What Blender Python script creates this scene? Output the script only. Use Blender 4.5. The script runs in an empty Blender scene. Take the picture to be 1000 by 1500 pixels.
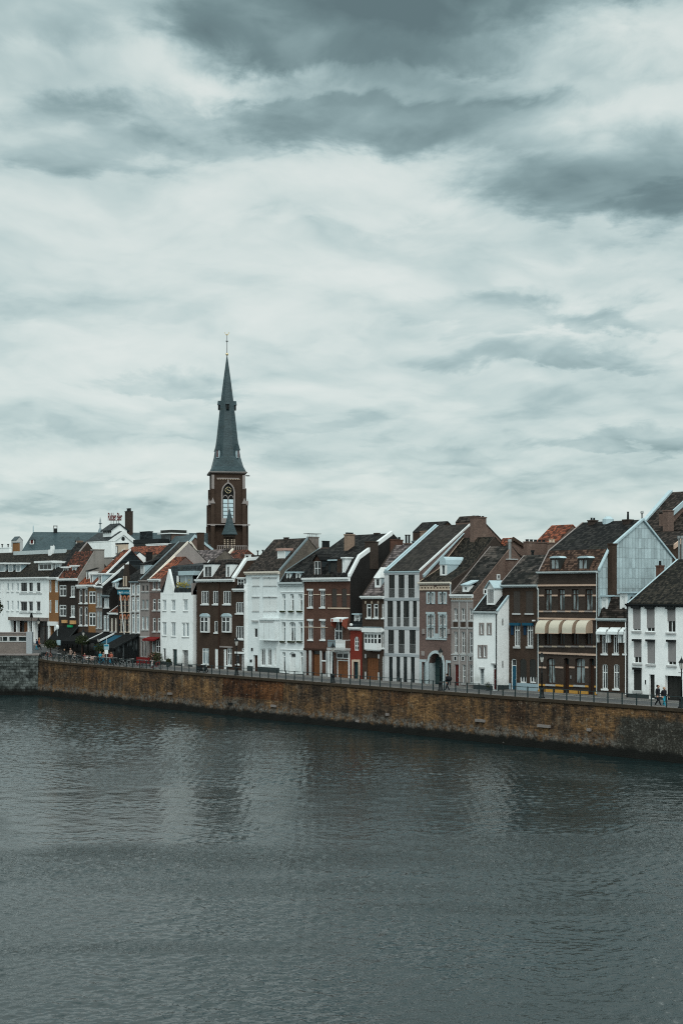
import bpy, bmesh, math, random
from mathutils import Vector, Matrix
random.seed(7)
SC = bpy.context.scene
COL = SC.collection
R = math.radians
# ---------------------------------------------------------------- camera
F = 2100.0; HY = 872.0; CZ = 14.6          # focal length (px of a 1000x1500 frame), horizon row, eye height over the river
CN, SN = 0.75389, 0.65696                  # world X runs along the quay, world Y away from the river
cam = bpy.data.cameras.new('camera'); camo = bpy.data.objects.new('camera', cam); COL.objects.link(camo)
camo.location = (0, 0, CZ); camo.rotation_euler = (R(90), 0, math.atan2(CN, SN))
cam.sensor_fit = 'VERTICAL'; cam.sensor_height = 24; cam.sensor_width = 16; cam.lens = F/1500*24
cam.shift_y = (HY-750)/1500; cam.clip_start = 1; cam.clip_end = 20000
SC.camera = camo
SC.view_settings.view_transform = 'Standard'; SC.view_settings.look = 'None'
SC.view_settings.exposure = 0.0; SC.view_settings.gamma = 1.0
SC.cycles.use_denoising = False; SC.cycles.pixel_filter_type = 'BLACKMAN_HARRIS'; SC.cycles.filter_width = 1.15
SC.cycles.max_bounces = 5; SC.cycles.caustics_reflective = False; SC.cycles.caustics_refractive = False; SC.cycles.sample_clamp_indirect = 3
# ---------------------------------------------------------------- node helpers
class NT:
    def __init__(s, nt): s.nt = nt; s.N = nt.nodes; s.L = nt.links
    def n(s, t, **k):
        x = s.N.new(t)
        for a, b in k.items(): setattr(x, a, b)
        return x
    def put(s, sock, v):
        if hasattr(v, 'is_output') or isinstance(v, bpy.types.NodeSocket): s.L.new(v, sock)
        else: sock.default_value = v
    def m(s, op, a, b=0.0, c=0.0, clamp=False):
        x = s.n('ShaderNodeMath', operation=op, use_clamp=clamp)
        s.put(x.inputs[0], a); s.put(x.inputs[1], b); s.put(x.inputs[2], c); return x.outputs[0]
    def vm(s, op, a, b=(0, 0, 0)):
        x = s.n('ShaderNodeVectorMath', operation=op); s.put(x.inputs[0], a); s.put(x.inputs[1], b)
        return x.outputs['Value'] if op in ('DOT_PRODUCT', 'LENGTH') else x.outputs[0]
    def comb(s, a, b, c):
        x = s.n('ShaderNodeCombineXYZ'); s.put(x.inputs[0], a); s.put(x.inputs[1], b); s.put(x.inputs[2], c); return x.outputs[0]
    def noise(s, v, scale, det=4, rough=.55, dist=0.0):
        x = s.n('ShaderNodeTexNoise'); s.put(x.inputs['Vector'], v); x.inputs['Scale'].default_value = scale
        x.inputs['Detail'].default_value = det; x.inputs['Roughness'].default_value = rough; x.inputs['Distortion'].default_value = dist
        return x.outputs['Fac']
    def ramp(s, f, stops, interp='LINEAR'):
        x = s.n('ShaderNodeValToRGB'); x.color_ramp.interpolation = interp; s.put(x.inputs[0], f); e = x.color_ramp.elements
        while len(e) > 1: e.remove(e[-1])
        e[0].position = stops[0][0]; e[0].color = c4(stops[0][1])
        for p, c in stops[1:]:
            q = e.new(p); q.color = c4(c)
        return x.outputs['Color']
    def mix(s, f, a, b, mode='MIX'):
        x = s.n('ShaderNodeMix', data_type='RGBA', blend_type=mode); s.put(x.inputs[0], f); s.put(x.inputs[6], c4(a)); s.put(x.inputs[7], c4(b)); return x.outputs[2]
    def ss(s, v, a, b):
        x = s.n('ShaderNodeMapRange', interpolation_type='SMOOTHSTEP'); s.put(x.inputs[0], v)
        x.inputs[1].default_value = a; x.inputs[2].default_value = b; x.inputs[3].default_value = 0; x.inputs[4].default_value = 1
        return x.outputs[0]
def c4(c):
    if isinstance(c, (tuple, list)): return (c[0], c[1], c[2], 1.0)
    if isinstance(c, (int, float)): return (c, c, c, 1.0)
    return c
# ---------------------------------------------------------------- sky: a broken overcast over a Nishita sky
SUN_EL, SUN_AZ = 52.0, 205.0       # sun behind the camera, hidden by thin cloud
W = bpy.data.worlds.new('World'); SC.world = W; W.use_nodes = True
w = NT(W.node_tree); w.N.clear()
out = w.n('ShaderNodeOutputWorld'); bg = w.n('ShaderNodeBackground'); w.L.new(bg.outputs[0], out.inputs[0])
sky = w.n('ShaderNodeTexSky', sky_type='NISHITA', sun_disc=False)
sky.sun_elevation = R(SUN_EL); sky.sun_rotation = R(SUN_AZ)
D = w.n('ShaderNodeTexCoord').outputs['Generated']
fx = w.vm('DOT_PRODUCT', D, (SN, CN, 0)); fy = w.vm('DOT_PRODUCT', D, (-CN, SN, 0)); fz = w.vm('DOT_PRODUCT', D, (0, 0, 1))
az = w.m('MULTIPLY', w.m('ARCTAN2', fx, fy), 1000*2.1); el = w.m('MULTIPLY', w.m('ARCSINE', fz), 1000*2.1)   # compass bearing / height in units of ~1/2100 rad
# cloud-layer coordinates: the layer recedes, so clouds flatten towards the horizon
elc = w.m('MAXIMUM', el, -100.0); iv = w.m('DIVIDE', 1.0, w.m('ADD', elc, 700.0))
U = w.m('MULTIPLY', az, iv); V = w.m('MULTIPLY', iv, 2900.0)
wq = w.noise(w.comb(U, V, 11.0), 3.0, 3, .5); wq2 = w.noise(w.comb(U, V, 23.0), 3.0, 3, .5)
U2 = w.m('ADD', U, w.m('MULTIPLY', w.m('SUBTRACT', wq, .5), .14)); V2 = w.m('ADD', V, w.m('MULTIPLY', w.m('SUBTRACT', wq2, .5), .22))
def puff(z, sc, dv, det=6, ro=.5):
    v = w.comb(U2, w.m('ADD', V2, dv), z); return w.noise(v, sc, det, ro)
n1 = puff(2.0, 2.3, 0.0, 5, .42); n1b = puff(2.0, 2.3, -.15, 3, .42)
n2 = puff(7.0, 5.0, 0.0, 8, .52); n2b = puff(7.0, 5.0, -.05, 8, .52)
n3 = puff(13.0, 6.0, 0.0, 8, .60); n3b = puff(17.0, 6.0, 0.0, 8, .60)
def billow(dv, sc, z, oct_=4):
    # rounded heaps: folded noise, octave by octave
    acc = None; am = 1.0; tot_ = 0.0
    for o_ in range(oct_):
        v = w.comb(w.m('ADD', U2, o_*3.7), w.m('ADD', V2, dv+o_*1.3), z); f_ = w.m('MULTIPLY', w.m('ABSOLUTE', w.m('SUBTRACT', w.noise(v, sc*2.05**o_, 0, 0), .5)), 2.0*am)
        acc = f_ if acc is None else w.m('ADD', acc, f_); tot_ += am; am *= .5
    return w.m('DIVIDE', acc, tot_)
bw = billow(0.0, 3.4, 4.0, 5); bwb = billow(-.05, 3.4, 4.0, 5)
relief = w.m('ADD', w.m('MULTIPLY', w.m('SUBTRACT', bw, bwb), .26), w.m('ADD', w.m('MULTIPLY', w.m('SUBTRACT', n2, n2b), .42), w.m('MULTIPLY', w.m('SUBTRACT', n1, n1b), .50)))
wa = w.m('ADD', az, w.m('ADD', w.m('MULTIPLY', w.m('SUBTRACT', bw, .3), 110), w.m('MULTIPLY', w.m('SUBTRACT', n3, .5), 340)))
we = w.m('ADD', el, w.m('ADD', w.m('MULTIPLY', w.m('SUBTRACT', bw, .3), 60), w.m('MULTIPLY', w.m('SUBTRACT', n3b, .5), 150)))
def blob(px, py, rx, ry, amp, soft=1.0):
    a = w.m('DIVIDE', w.m('SUBTRACT', wa, px-500), rx); b0 = w.m('SUBTRACT', we, HY-py)
    b = w.m('ADD', w.m('MAXIMUM', w.m('DIVIDE', b0, ry), 0.0), w.m('MAXIMUM', w.m('DIVIDE', b0, -ry*.62), 0.0))     # softer above, firmer flat base
    q = w.m('ADD', w.m('MULTIPLY', a, a), w.m('MULTIPLY', b, b))
    return w.m('MULTIPLY', w.m('SUBTRACT', 1.0, w.ss(q, 0.1, 1.0+soft)), amp)
BL = [(490, 76, 270, 112, .58), (560, 158, 240, 24, -.14), (330, 150, 70, 50, -.10), (770, 25, 320, 90, .24), (640, 130, 330, 110, .10), (590, 208, 215, 58, .36), (890, 300, 190, 76, .38), (970, 350, 110, 40, .18), (940, 20, 190, 60, .24),
      (115, 250, 150, 48, .24), (60, 70, 240, 80, .16), (780, 540, 160, 30, .22), (740, 478, 190, 24, .14), (235, 575, 110, 24, .20), (960, 480, 140, 26, .16),
      (330, 225, 110, 45, .12), (800, 150, 160, 50, .16), (60, 470, 170, 34, .08), (540, 720, 260, 26, .08), (900, 655, 160, 20, .14), (430, 640, 160, 18, .08), (90, 760, 160, 16, .08),
      (110, 160, 150, 55, -.10), (480, 310, 210, 50, -.13), (640, 420, 230, 46, -.08), (170, 690, 190, 36, -.14), (860, 420, 120, 30, -.10), (270, 150, 90, 60, -.09), (970, 120, 110, 50, -.12),
      (680, 640, 130, 30, -.08), (480, 480, 160, 34, -.05)]
tot = None
for b in BL:
    x = blob(*b); tot = x if tot is None else w.m('ADD', tot, x)
base = w.m('ADD', .735, w.m('ADD', w.m('MULTIPLY', bw, .22), w.m('ADD', w.m('MULTIPLY', w.m('SUBTRACT', n1, .5), .40), w.m('MULTIPLY', w.m('SUBTRACT', n2, .5), .15))))
val = w.m('ADD', w.m('SUBTRACT', base, tot), relief)
val = w.m('MAXIMUM', val, .12)
ccol = w.ramp(val, [(.10, (.115, .172, .180)), (.30, (.170, .250, .258)), (.46, (.275, .382, .390)), (.60, (.412, .532, .535)), (.72, (.550, .660, .648)), (.86, (.672, .755, .730)), (1.0, (.75, .81, .78))])
# extra gain overhead and behind the viewer, added to light the fronts and water
up = w.ss(el, 750.0, 2000.0); back = w.ss(w.vm('DOT_PRODUCT', D, (.93, -.36, 0)), -.25, .85)
gain = w.m('ADD', 1.0, w.m('ADD', w.m('MULTIPLY', up, .85), w.m('MULTIPLY', back, .75)))
ccol = w.vm('MULTIPLY', ccol, w.comb(gain, gain, gain))
skyc = w.vm('MULTIPLY', sky.outputs[0], (.10, .10, .10))
fin = w.mix(.93, skyc, ccol)
below = w.ss(el, -8.0, 0.0)
fin = w.mix(below, (.06, .07, .07), fin)
w.L.new(fin, bg.inputs[0]); bg.inputs[1].default_value = 1.0
W.cycles.sampling_method = 'MANUAL'; W.cycles.sample_map_resolution = 512
# ---------------------------------------------------------------- sun through cloud
sl = bpy.data.lights.new('sun', 'SUN'); sl.energy = 1.25; sl.angle = R(18); sl.color = (1.0, .96, .90)
so = bpy.data.objects.new('sun', sl); COL.objects.link(so)
# direction the light comes from: over the river, a little from the downstream side
sd = Vector((math.cos(R(SUN_EL))*.80, -math.cos(R(SUN_EL))*.60, math.sin(R(SUN_EL)))).normalized()
sky.sun_rotation = math.atan2(sd.x, sd.y)
so.rotation_euler = (-sd).to_track_quat('-Z', 'Y').to_euler()
so.location = (0, 0, 60)
# ---------------------------------------------------------------- photograph row/column -> place in the world
def T(x, d): return d/(CN*(x-500)+SN*F)
def S(x, d): return T(x, d)*(SN*(x-500)-CN*F)                 # on the vertical plane Y = d
def Zd(x, y, d): return CZ-(y-HY)*T(x, d)
def G(x, y, s):                                                # on the vertical plane X = s -> (Y, Z)
    t = s/(SN*(x-500)-CN*F); return (t*(CN*(x-500)+SN*F), CZ-(y-HY)*t)
def CP(x, y, dep):                                             # at a distance 'dep' ahead of the camera
    X = (x-500)*dep/F; return (SN*X-CN*dep, CN*X+SN*dep, CZ-(y-HY)*dep/F)
def HZ(x, y, z):                                               # on the level Z = z
    t = (CZ-z)/(y-HY); return (t*(SN*(x-500)-CN*F), t*(CN*(x-500)+SN*F), z)
DW, DF = 104.5, 112.2                                          # quay edge and house fronts
def zw(s): return 4.6+.4*(max(0, -74-s)/113)**2
def zst(s, d=DF):
    k = min(1, max(0, (-178-s-(DF-d)*.55)/24)); return zw(max(s, -190))+1.9*k*k*(3-2*k)
# ---------------------------------------------------------------- materials
MATS = {}
def newmat(name):
    m = bpy.data.materials.new(name); m.use_nodes = True; q = NT(m.node_tree); b = q.N['Principled BSDF']; MATS[name] = m
    b.inputs['Specular IOR Level'].default_value = .12
    return q, b
def wallmat(name, col, var=.25, rough=.85, brick=0.0, streak=.25, dirt=None, patch=None, foot=.5):
    q, b = newmat(name); oc = q.n('ShaderNodeNewGeometry').outputs['Position']
    sx = q.n('ShaderNodeSeparateXYZ'); q.L.new(oc, sx.inputs[0])
    h = q.m('ADD', sx.outputs[0], sx.outputs[1])
    a = q.noise(oc, .55, 5, .6); f = q.noise(oc, 4.2, 4, .7); st = q.noise(q.comb(q.m('MULTIPLY', h, 2.4), q.m('MULTIPLY', sx.outputs[2], .22), 0.0), 1.0, 4, .6)
    k = q.m('ADD', 1.0-.5*(var+streak)-.25*var, q.m('ADD', q.m('MULTIPLY', a, var), q.m('ADD', q.m('MULTIPLY', f, var*.7), q.m('MULTIPLY', st, streak))))
    c = q.vm('MULTIPLY', c4(col)[:3], q.comb(k, k, k))
    if brick:
        bt = q.n('ShaderNodeTexBrick'); q.put(bt.inputs['Vector'], q.comb(h, sx.outputs[2], 0.0)); bt.inputs['Scale'].default_value = 1.0
        bt.inputs['Brick Width'].default_value = .24; bt.inputs['Row Height'].default_value = .08; bt.inputs['Mortar Size'].default_value = .012
        bt.inputs['Color1'].default_value = (1.25, 1.2, 1.15, 1); bt.inputs['Color2'].default_value = (.62, .62, .64, 1); bt.inputs['Mortar'].default_value = (1.5, 1.6, 1.65, 1)
        c = q.mix(brick, c, q.mix(1.0, c, bt.outputs['Color'], 'MULTIPLY'))
    if patch:
        c = q.mix(q.m('MULTIPLY', q.ss(q.noise(oc, .8, 5, .65), .55, .68), .6), c, patch)
    if foot:
        ft = q.m('SUBTRACT', 1.0, q.ss(q.m('ADD', sx.outputs[2], q.m('MULTIPLY', q.m('SUBTRACT', q.noise(oc, 1.4, 5, .65), .5), 3.0)), 4.6, 6.6)); c = q.mix(q.m('MULTIPLY', ft, foot), c, q.vm('MULTIPLY', c, (.50, .50, .48)))
        bl = q.ss(q.noise(q.comb(q.m('MULTIPLY', h, .55), q.m('MULTIPLY', sx.outputs[2], .4), 31.0), 1.0, 5, .7), .50, .70); c = q.mix(q.m('MULTIPLY', bl, foot*.55), c, q.vm('MULTIPLY', c, (.70, .69, .66)))
    if dirt:
        c = q.mix(q.m('MULTIPLY', q.ss(st, .52, .72), dirt), c, q.vm('MULTIPLY', c, (.45, .47, .46)))
    q.L.new(c, b.inputs['Base Color']); b.inputs['Roughness'].default_value = rough
    bp = q.n('ShaderNodeBump'); bp.inputs['Strength'].default_value = .35; bp.inputs['Distance'].default_value = .03; q.L.new(f, bp.inputs['Height']); q.L.new(bp.outputs[0], b.inputs['Normal'])
    return name
def tilemat(name, col, col2, row=.2, cw=.26, rough=.75, patch=None, con=.75):
    q, b = newmat(name); oc = q.n('ShaderNodeNewGeometry').outputs['Position']
    sx = q.n('ShaderNodeSeparateXYZ'); q.L.new(oc, sx.inputs[0])
    rz = q.m('DIVIDE', sx.outputs[2], row); rf = q.m('FRACT', rz); ri = q.m('FLOOR', rz); ci = q.m('FLOOR', q.m('DIVIDE', q.m('ADD', sx.outputs[0], q.m('MULTIPLY', ri, cw*.5)), cw))
    wn = q.n('ShaderNodeTexWhiteNoise', noise_dimensions='2D'); q.put(wn.inputs['Vector'], q.comb(ri, ci, 0.0)); r1 = wn.outputs['Value']
    wn2 = q.n('ShaderNodeTexWhiteNoise', noise_dimensions='1D'); q.put(wn2.inputs['W'], ri)
    big = q.noise(oc, .45, 5, .65); fine = q.noise(oc, 3.0, 4, .65)
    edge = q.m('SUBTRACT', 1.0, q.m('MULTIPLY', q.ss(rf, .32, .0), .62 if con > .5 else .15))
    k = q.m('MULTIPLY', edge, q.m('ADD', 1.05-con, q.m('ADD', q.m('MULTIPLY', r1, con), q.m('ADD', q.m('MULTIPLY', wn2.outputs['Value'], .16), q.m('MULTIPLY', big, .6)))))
    c = q.mix(q.ss(q.m('ADD', q.m('MULTIPLY', fine, .6), q.m('MULTIPLY', r1, .4)), .42, .64), col, col2)
    if patch: c = q.mix(q.ss(big, .52, .62), c, patch)
    rep = q.m('MULTIPLY', q.ss(q.noise(oc, 1.1, 4, .7), .60, .66), .55 if con > .5 else .08); c = q.mix(rep, c, q.vm('MULTIPLY', c, (1.9, 1.75, 1.6)))
    c = q.mix(q.m('MULTIPLY', q.ss(q.noise(oc, .8, 5, .7), .56, .70), .5), c, (.020, .020, .013))
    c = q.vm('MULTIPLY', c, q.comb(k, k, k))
    q.L.new(c, b.inputs['Base Color']); b.inputs['Roughness'].default_value = rough; b.inputs['Specular IOR Level'].default_value = .08
    bp = q.n('ShaderNodeBump'); bp.inputs['Strength'].default_value = .8; bp.inputs['Distance'].default_value = .06
    q.L.new(q.m('ADD', q.m('SUBTRACT', 1.0, rf), q.m('MULTIPLY', r1, .3)), bp.inputs['Height']); q.L.new(bp.outputs[0], b.inputs['Normal'])
    return name
def plain(name, col, rough=.6, var=.15, metal=0.0, spec=.12, emit=None):
    q, b = newmat(name); oc = q.n('ShaderNodeNewGeometry').outputs['Position']
    f = q.noise(oc, 2.0, 4, .6); k = q.m('ADD', 1-var*.5, q.m('MULTIPLY', f, var))
    q.L.new(q.vm('MULTIPLY', tuple(col), q.comb(k, k, k)), b.inputs['Base Color']); b.inputs['Roughness'].default_value = rough
    b.inputs['Metallic'].default_value = metal; b.inputs['Specular IOR Level'].default_value = spec
    if emit: b.inputs['Emission Color'].default_value = c4(col); b.inputs['Emission Strength'].default_value = emit
    return name
wallmat('white_paint', (.82, .85, .85), .18, .8, 0, .22, .30, None, .75)
wallmat('white_brick_paint', (.85, .87, .87), .18, .8, .14, .14, .2, None, .6)
wallmat('white_stain', (.72, .77, .78), .28, .85, 0, .25, .35)
wallmat('cream_white', (.74, .75, .72), .12, .8, 0, .2, .5)
wallmat('brick_brown', (.046, .031, .0235), 1.0, .9, .55, .3)
wallmat('brick_dark', (.030, .024, .021), .7, .9, .5, .4)
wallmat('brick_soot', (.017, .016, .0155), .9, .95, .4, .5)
wallmat('brick_umber', (.042, .032, .027), .9, .9, .6, .3)
wallmat('brick_red', (.085, .045, .034), .8, .9, .6, .35)
wallmat('brick_rose', (.118, .080, .071), .8, .9, .7, .3)
wallmat('brick_orange', (.20, .10, .045), .35, .9, .5, .3)
wallmat('brick_grey', (.155, .130, .118), .6, .9, .7, .3)
wallmat('brick_mixed', (.120, .082, .068), .8, .9, .8, .3, None, (.23, .17, .14))
wallmat('brick_rubble', (.10, .085, .072), .9, .95, .8, .4, .4, (.22, .18, .15))
wallmat('brick_tan', (.235, .165, .125), .35, .9, .4, .3)
wallmat('red_paint', (.175, .030, .021), .3, .7, .3, .2)
wallmat('stone_mauve', (.25, .222, .212), .5, .9, .2, .4)
wallmat('stone_grey', (.42, .43, .43), .3, .85, 0, .3)
wallmat('stone_blue', (.40, .47, .49), .3, .8, 0, .3)
wallmat('stone_cream', (.52, .42, .33), .3, .85, 0, .3)
wallmat('concrete', (.53, .54, .55), .22, .8, 0, .15, .25)
wallmat('concrete_dark', (.33, .36, .38), .2, .8, 0, .2)
wallmat('render_grey', (.24, .225, .21), .4, .9, 0, .5)
wallmat('plinth_dark', (.045, .058, .060), .4, .8, 0, .3)
wallmat('plinth_blue', (.33, .44, .50), .3, .8, 0, .3)
wallmat('yellow_stone', (.55, .30, .07), .35, .8, 0, .3)
tilemat('tile_brown', (.016, .0135, .012), (.038, .030, .026))
tilemat('tile_dark', (.007, .0075, .008), (.019, .0185, .0175))
tilemat('tile_moss', (.011, .0105, .009), (.028, .024, .019), .16, .2)
tilemat('tile_mauve', (.060, .051, .052), (.125, .104, .102), .24, .45)
tilemat('tile_flat', (.019, .017, .0155), (.027, .0235, .021), .2, .3, .75, None, .5)
tilemat('tile_patchy', (.011, .0115, .011), (.027, .025, .023), .22, .5, .75, (.085, .072, .064))
tilemat('tile_orange', (.070, .028, .018), (.185, .056, .030))
tilemat('tile_redbrown', (.034, .020, .016), (.105, .036, .023))
tilemat('tile_mansard', (.036, .022, .017), (.075, .046, .034), .19, .24)
tilemat('slate', (.032, .049, .055), (.038, .057, .063), .14, .22, .42, None, .2)
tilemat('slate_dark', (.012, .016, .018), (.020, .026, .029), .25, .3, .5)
def zinc():
    q, b = newmat('zinc'); oc = q.n('ShaderNodeNewGeometry').outputs['Position']; sx = q.n('ShaderNodeSeparateXYZ'); q.L.new(oc, sx.inputs[0])
    u = q.m('DIVIDE', sx.outputs[1], .52); v = q.m('DIVIDE', sx.outputs[2], 1.02); ui = q.m('FLOOR', u)
    wn = q.n('ShaderNodeTexWhiteNoise', noise_dimensions='2D'); q.put(wn.inputs['Vector'], q.comb(ui, q.m('FLOOR', v), 0.0))
    seam = q.m('MAXIMUM', q.ss(q.m('ABSOLUTE', q.m('SUBTRACT', q.m('FRACT', u), .5)), .44, .49), q.m('MULTIPLY', q.ss(q.m('ABSOLUTE', q.m('SUBTRACT', q.m('FRACT', v), .5)), .46, .49), .6))
    n = q.noise(oc, 1.3, 5, .65); k = q.m('ADD', .55, q.m('ADD', q.m('MULTIPLY', wn.outputs[0], .34), q.m('MULTIPLY', n, .55)))
    k = q.m('MULTIPLY', k, q.m('SUBTRACT', 1.0, q.m('MULTIPLY', seam, .60)))
    q.L.new(q.vm('MULTIPLY', (.40, .485, .51), q.comb(k, k, k)), b.inputs['Base Color']); b.inputs['Roughness'].default_value = .5; b.inputs['Metallic'].default_value = .15
zinc()
plain('zinc_plain', (.42, .53, .57), .5, .3, .15)
plain('lead', (.20, .25, .27), .5, .3, .2)
plain('white_trim', (.72, .745, .745), .6, .22)
plain('cream_trim', (.68, .62, .54), .6, .2)
plain('beige_trim', (.50, .36, .28), .7, .3)
plain('grey_trim', (.42, .47, .48), .6, .2)
plain('black_metal', (.018, .021, .022), .5, .3, .3)
plain('dark_metal', (.03, .045, .047), .45, .3, .3)
plain('steel', (.30, .31, .31), .4, .3, .5)
plain('dark_recess', (.012, .013, .013), .8, .3)  # flat near-black, used for the shade inside openings and hollows
plain('wood_brown', (.15, .062, .028), .6, .5)
plain('wood_dark', (.045, .024, .017), .6, .4)
plain('door_red', (.075, .012, .010), .5, .3)
plain('door_green', (.030, .052, .052), .45, .3)
plain('door_teal', (.012, .035, .042), .4, .3)
plain('door_blue', (.012, .075, .125), .4, .2)
plain('shutter_grey', (.245, .235, .235), .6, .1)
plain('shutter_dark', (.030, .031, .029), .6, .3)
plain('shutter_brown', (.055, .047, .042), .6, .3)
plain('shutter_white', (.70, .73, .73), .6, .12)
plain('awning_cream', (.54, .50, .41), .85, .2)
plain('awning_black', (.006, .007, .0075), .8, .3)
plain('awning_blue', (.012, .065, .105), .8, .2)
plain('awning_red', (.14, .012, .012), .8, .2)
plain('awning_orange', (.26, .075, .05), .8, .3)
plain('copper_pink', (.42, .27, .23), .6, .4)
plain('terracotta', (.40, .16, .09), .8, .3)
plain('flower_yellow', (.32, .26, .04), .8, .5)
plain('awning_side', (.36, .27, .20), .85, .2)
plain('leaf_green', (.030, .042, .018), .8, .6)
plain('leaf_dark', (.028, .036, .016), .8, .6)
plain('leaf_red', (.14, .04, .025), .8, .6)
plain('gold', (.62, .50, .30), .4, .2, .6)
plain('sign_red', (.11, .022, .020), .6, .3)
plain('sign_green', (.005, .18, .07), .5, .1, 0, .3, .35)
plain('sign_amber', (.42, .24, .10), .6, .3, 0, .3, .15)
plain('sign_blue', (.02, .20, .30), .6, .3)
plain('sign_pale', (.30, .42, .46), .6, .3)
plain('skin', (.42, .25, .19), .6, .1)
plain('cloth_black', (.012, .013, .016), .9, .3)
plain('cloth_navy', (.012, .035, .07), .9, .3)
plain('cloth_teal', (.02, .22, .30), .8, .2)
plain('cloth_orange', (.35, .11, .07), .8, .2)
plain('cloth_taupe', (.25, .18, .15), .9, .2)
plain('cloth_jeans', (.03, .05, .085), .9, .3)
plain('cloth_red', (.18, .018, .018), .9, .2)
plain('hair_dark', (.02, .014, .010), .7, .3)
plain('hair_fair', (.30, .20, .12), .7, .3)
plain('tyre', (.015, .015, .015), .8, .2)
plain('chair_pink', (.60, .43, .38), .8, .2)
def glass(name, col, cur, thr):
    q, b = newmat(name); oc = q.n('ShaderNodeNewGeometry').outputs['Position']
    oi = q.n('ShaderNodeObjectInfo').outputs['Random']; sx = q.n('ShaderNodeSeparateXYZ'); q.L.new(oc, sx.inputs[0])
    n = q.noise(q.comb(q.m('MULTIPLY', q.m('ADD', sx.outputs[0], sx.outputs[1]), 2.2), q.m('MULTIPLY', sx.outputs[2], .5), q.m('MULTIPLY', oi, 30.0)), 1.0, 3, .5)
    c = q.mix(q.m('MULTIPLY', q.ss(n, thr, thr+.12), .9), col, cur)
    q.L.new(c, b.inputs['Base Color']); b.inputs['Roughness'].default_value = .12; b.inputs['Specular IOR Level'].default_value = .35
glass('glass', (.010, .013, .014), (.085, .10, .105), .54)
glass('glass_dark', (.012, .012, .011), (.035, .032, .028), .55)
glass('glass_curtain', (.05, .06, .06), (.27, .32, .33), .44)
glass('glass_pale', (.20, .25, .27), (.38, .44, .46), .45)
# ---------------------------------------------------------------- mesh builder
class MB:
    def __init__(s): s.v = []; s.f = []; s.m = []
    def face(s, pts, mi=0):
        k = len(s.v); s.v += [tuple(p) for p in pts]; s.f.append(tuple(range(k, k+len(pts)))); s.m.append(mi)
    def box(s, x0, x1, y0, y1, z0, z1, mi=0):
        x0, x1 = min(x0, x1), max(x0, x1); y0, y1 = min(y0, y1), max(y0, y1); z0, z1 = min(z0, z1), max(z0, z1)
        s.prism([(x0, z0), (x1, z0), (x1, z1), (x0, z1)], y0, y1, 'Y', mi); return s
    def prism(s, poly, a, b, ax, mi=0, caps=True):
        # poly in the plane across axis ax: X -> (y,z), Y -> (x,z), Z -> (x,y)
        def P(p, t):
            return (t, p[0], p[1]) if ax == 'X' else (p[0], t, p[1]) if ax == 'Y' else (p[0], p[1], t)
        n = len(poly); k = len(s.v)
        s.v += [P(p, a) for p in poly]+[P(p, b) for p in poly]
        for i in range(n):
            j = (i+1) % n; s.f.append((k+i, k+j, k+n+j, k+n+i)); s.m.append(mi)
        if caps:
            s.f.append(tuple(k+i for i in range(n))[::-1]); s.m.append(mi); s.f.append(tuple(k+n+i for i in range(n))); s.m.append(mi)
        return s
    def ring(s, rings, mi=0, cap=True):
        n = len(rings[0]); k = len(s.v)
        for r in rings: s.v += [tuple(p) for p in r]
        for a in range(len(rings)-1):
            for i in range(n):
                j = (i+1) % n; s.f.append((k+a*n+i, k+a*n+j, k+(a+1)*n+j, k+(a+1)*n+i)); s.m.append(mi)
        if cap:
            s.f.append(tuple(range(k, k+n))[::-1]); s.m.append(mi); e = k+(len(rings)-1)*n; s.f.append(tuple(range(e, e+n))); s.m.append(mi)
        return s
    def lathe(s, x, y, prof, n=10, mi=0):
        return s.ring([[(x+r*math.cos(2*math.pi*i/n), y+r*math.sin(2*math.pi*i/n), z) for i in range(n)] for r, z in prof], mi)
    def tube(s, p, q, r, n=6, mi=0, r2=None):
        p = Vector(p); q = Vector(q); d = (q-p).normalized(); u = d.orthogonal().normalized(); v = d.cross(u); r2 = r if r2 is None else r2
        return s.ring([[p+(u*math.cos(2*math.pi*i/n)+v*math.sin(2*math.pi*i/n))*r for i in range(n)], [q+(u*math.cos(2*math.pi*i/n)+v*math.sin(2*math.pi*i/n))*r2 for i in range(n)]], mi)
    def ball(s, c, r, n=8, k=5, mi=0, sx=1, sy=1, sz=1):
        s.ring([[(c[0]+sx*r*math.sin(math.pi*a/k)*math.cos(2*math.pi*i/n), c[1]+sy*r*math.sin(math.pi*a/k)*math.sin(2*math.pi*i/n), c[2]+sz*r*math.cos(math.pi*a/k)) for i in range(n)] for a in [.05]+list(range(1, k))+[k-.05]], mi); return s
    def build(s, name, mats, parent=None, org=None, smooth=False):
        if isinstance(mats, str): mats = [mats]
        if org is None: org = tuple(parent['org']) if parent is not None and 'org' in parent else (0, 0, 0)
        me = bpy.data.meshes.new(name); me.from_pydata([(a-org[0], b-org[1], c-org[2]) for a, b, c in s.v], [], s.f)
        for m in mats: me.materials.append(MATS[m])
        me.polygons.foreach_set('material_index', s.m)
        bm = bmesh.new(); bm.from_mesh(me); bmesh.ops.remove_doubles(bm, verts=bm.verts, dist=1e-5); bmesh.ops.recalc_face_normals(bm, faces=bm.faces); bm.to_mesh(me); bm.free()
        if smooth: me.polygons.foreach_set('use_smooth', [True]*len(me.polygons))
        o = bpy.data.objects.new(name, me); COL.objects.link(o)
        if parent is not None:
            o.parent = parent
            if 'org' in parent: o['org'] = list(org)
        else:
            o.location = org
        return o
def tag(o, label, cat, group=None, kind=None):
    if label: o['label'] = label
    if cat: o['category'] = cat
    if group: o['group'] = group
    if kind: o['kind'] = kind
    return o
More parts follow.
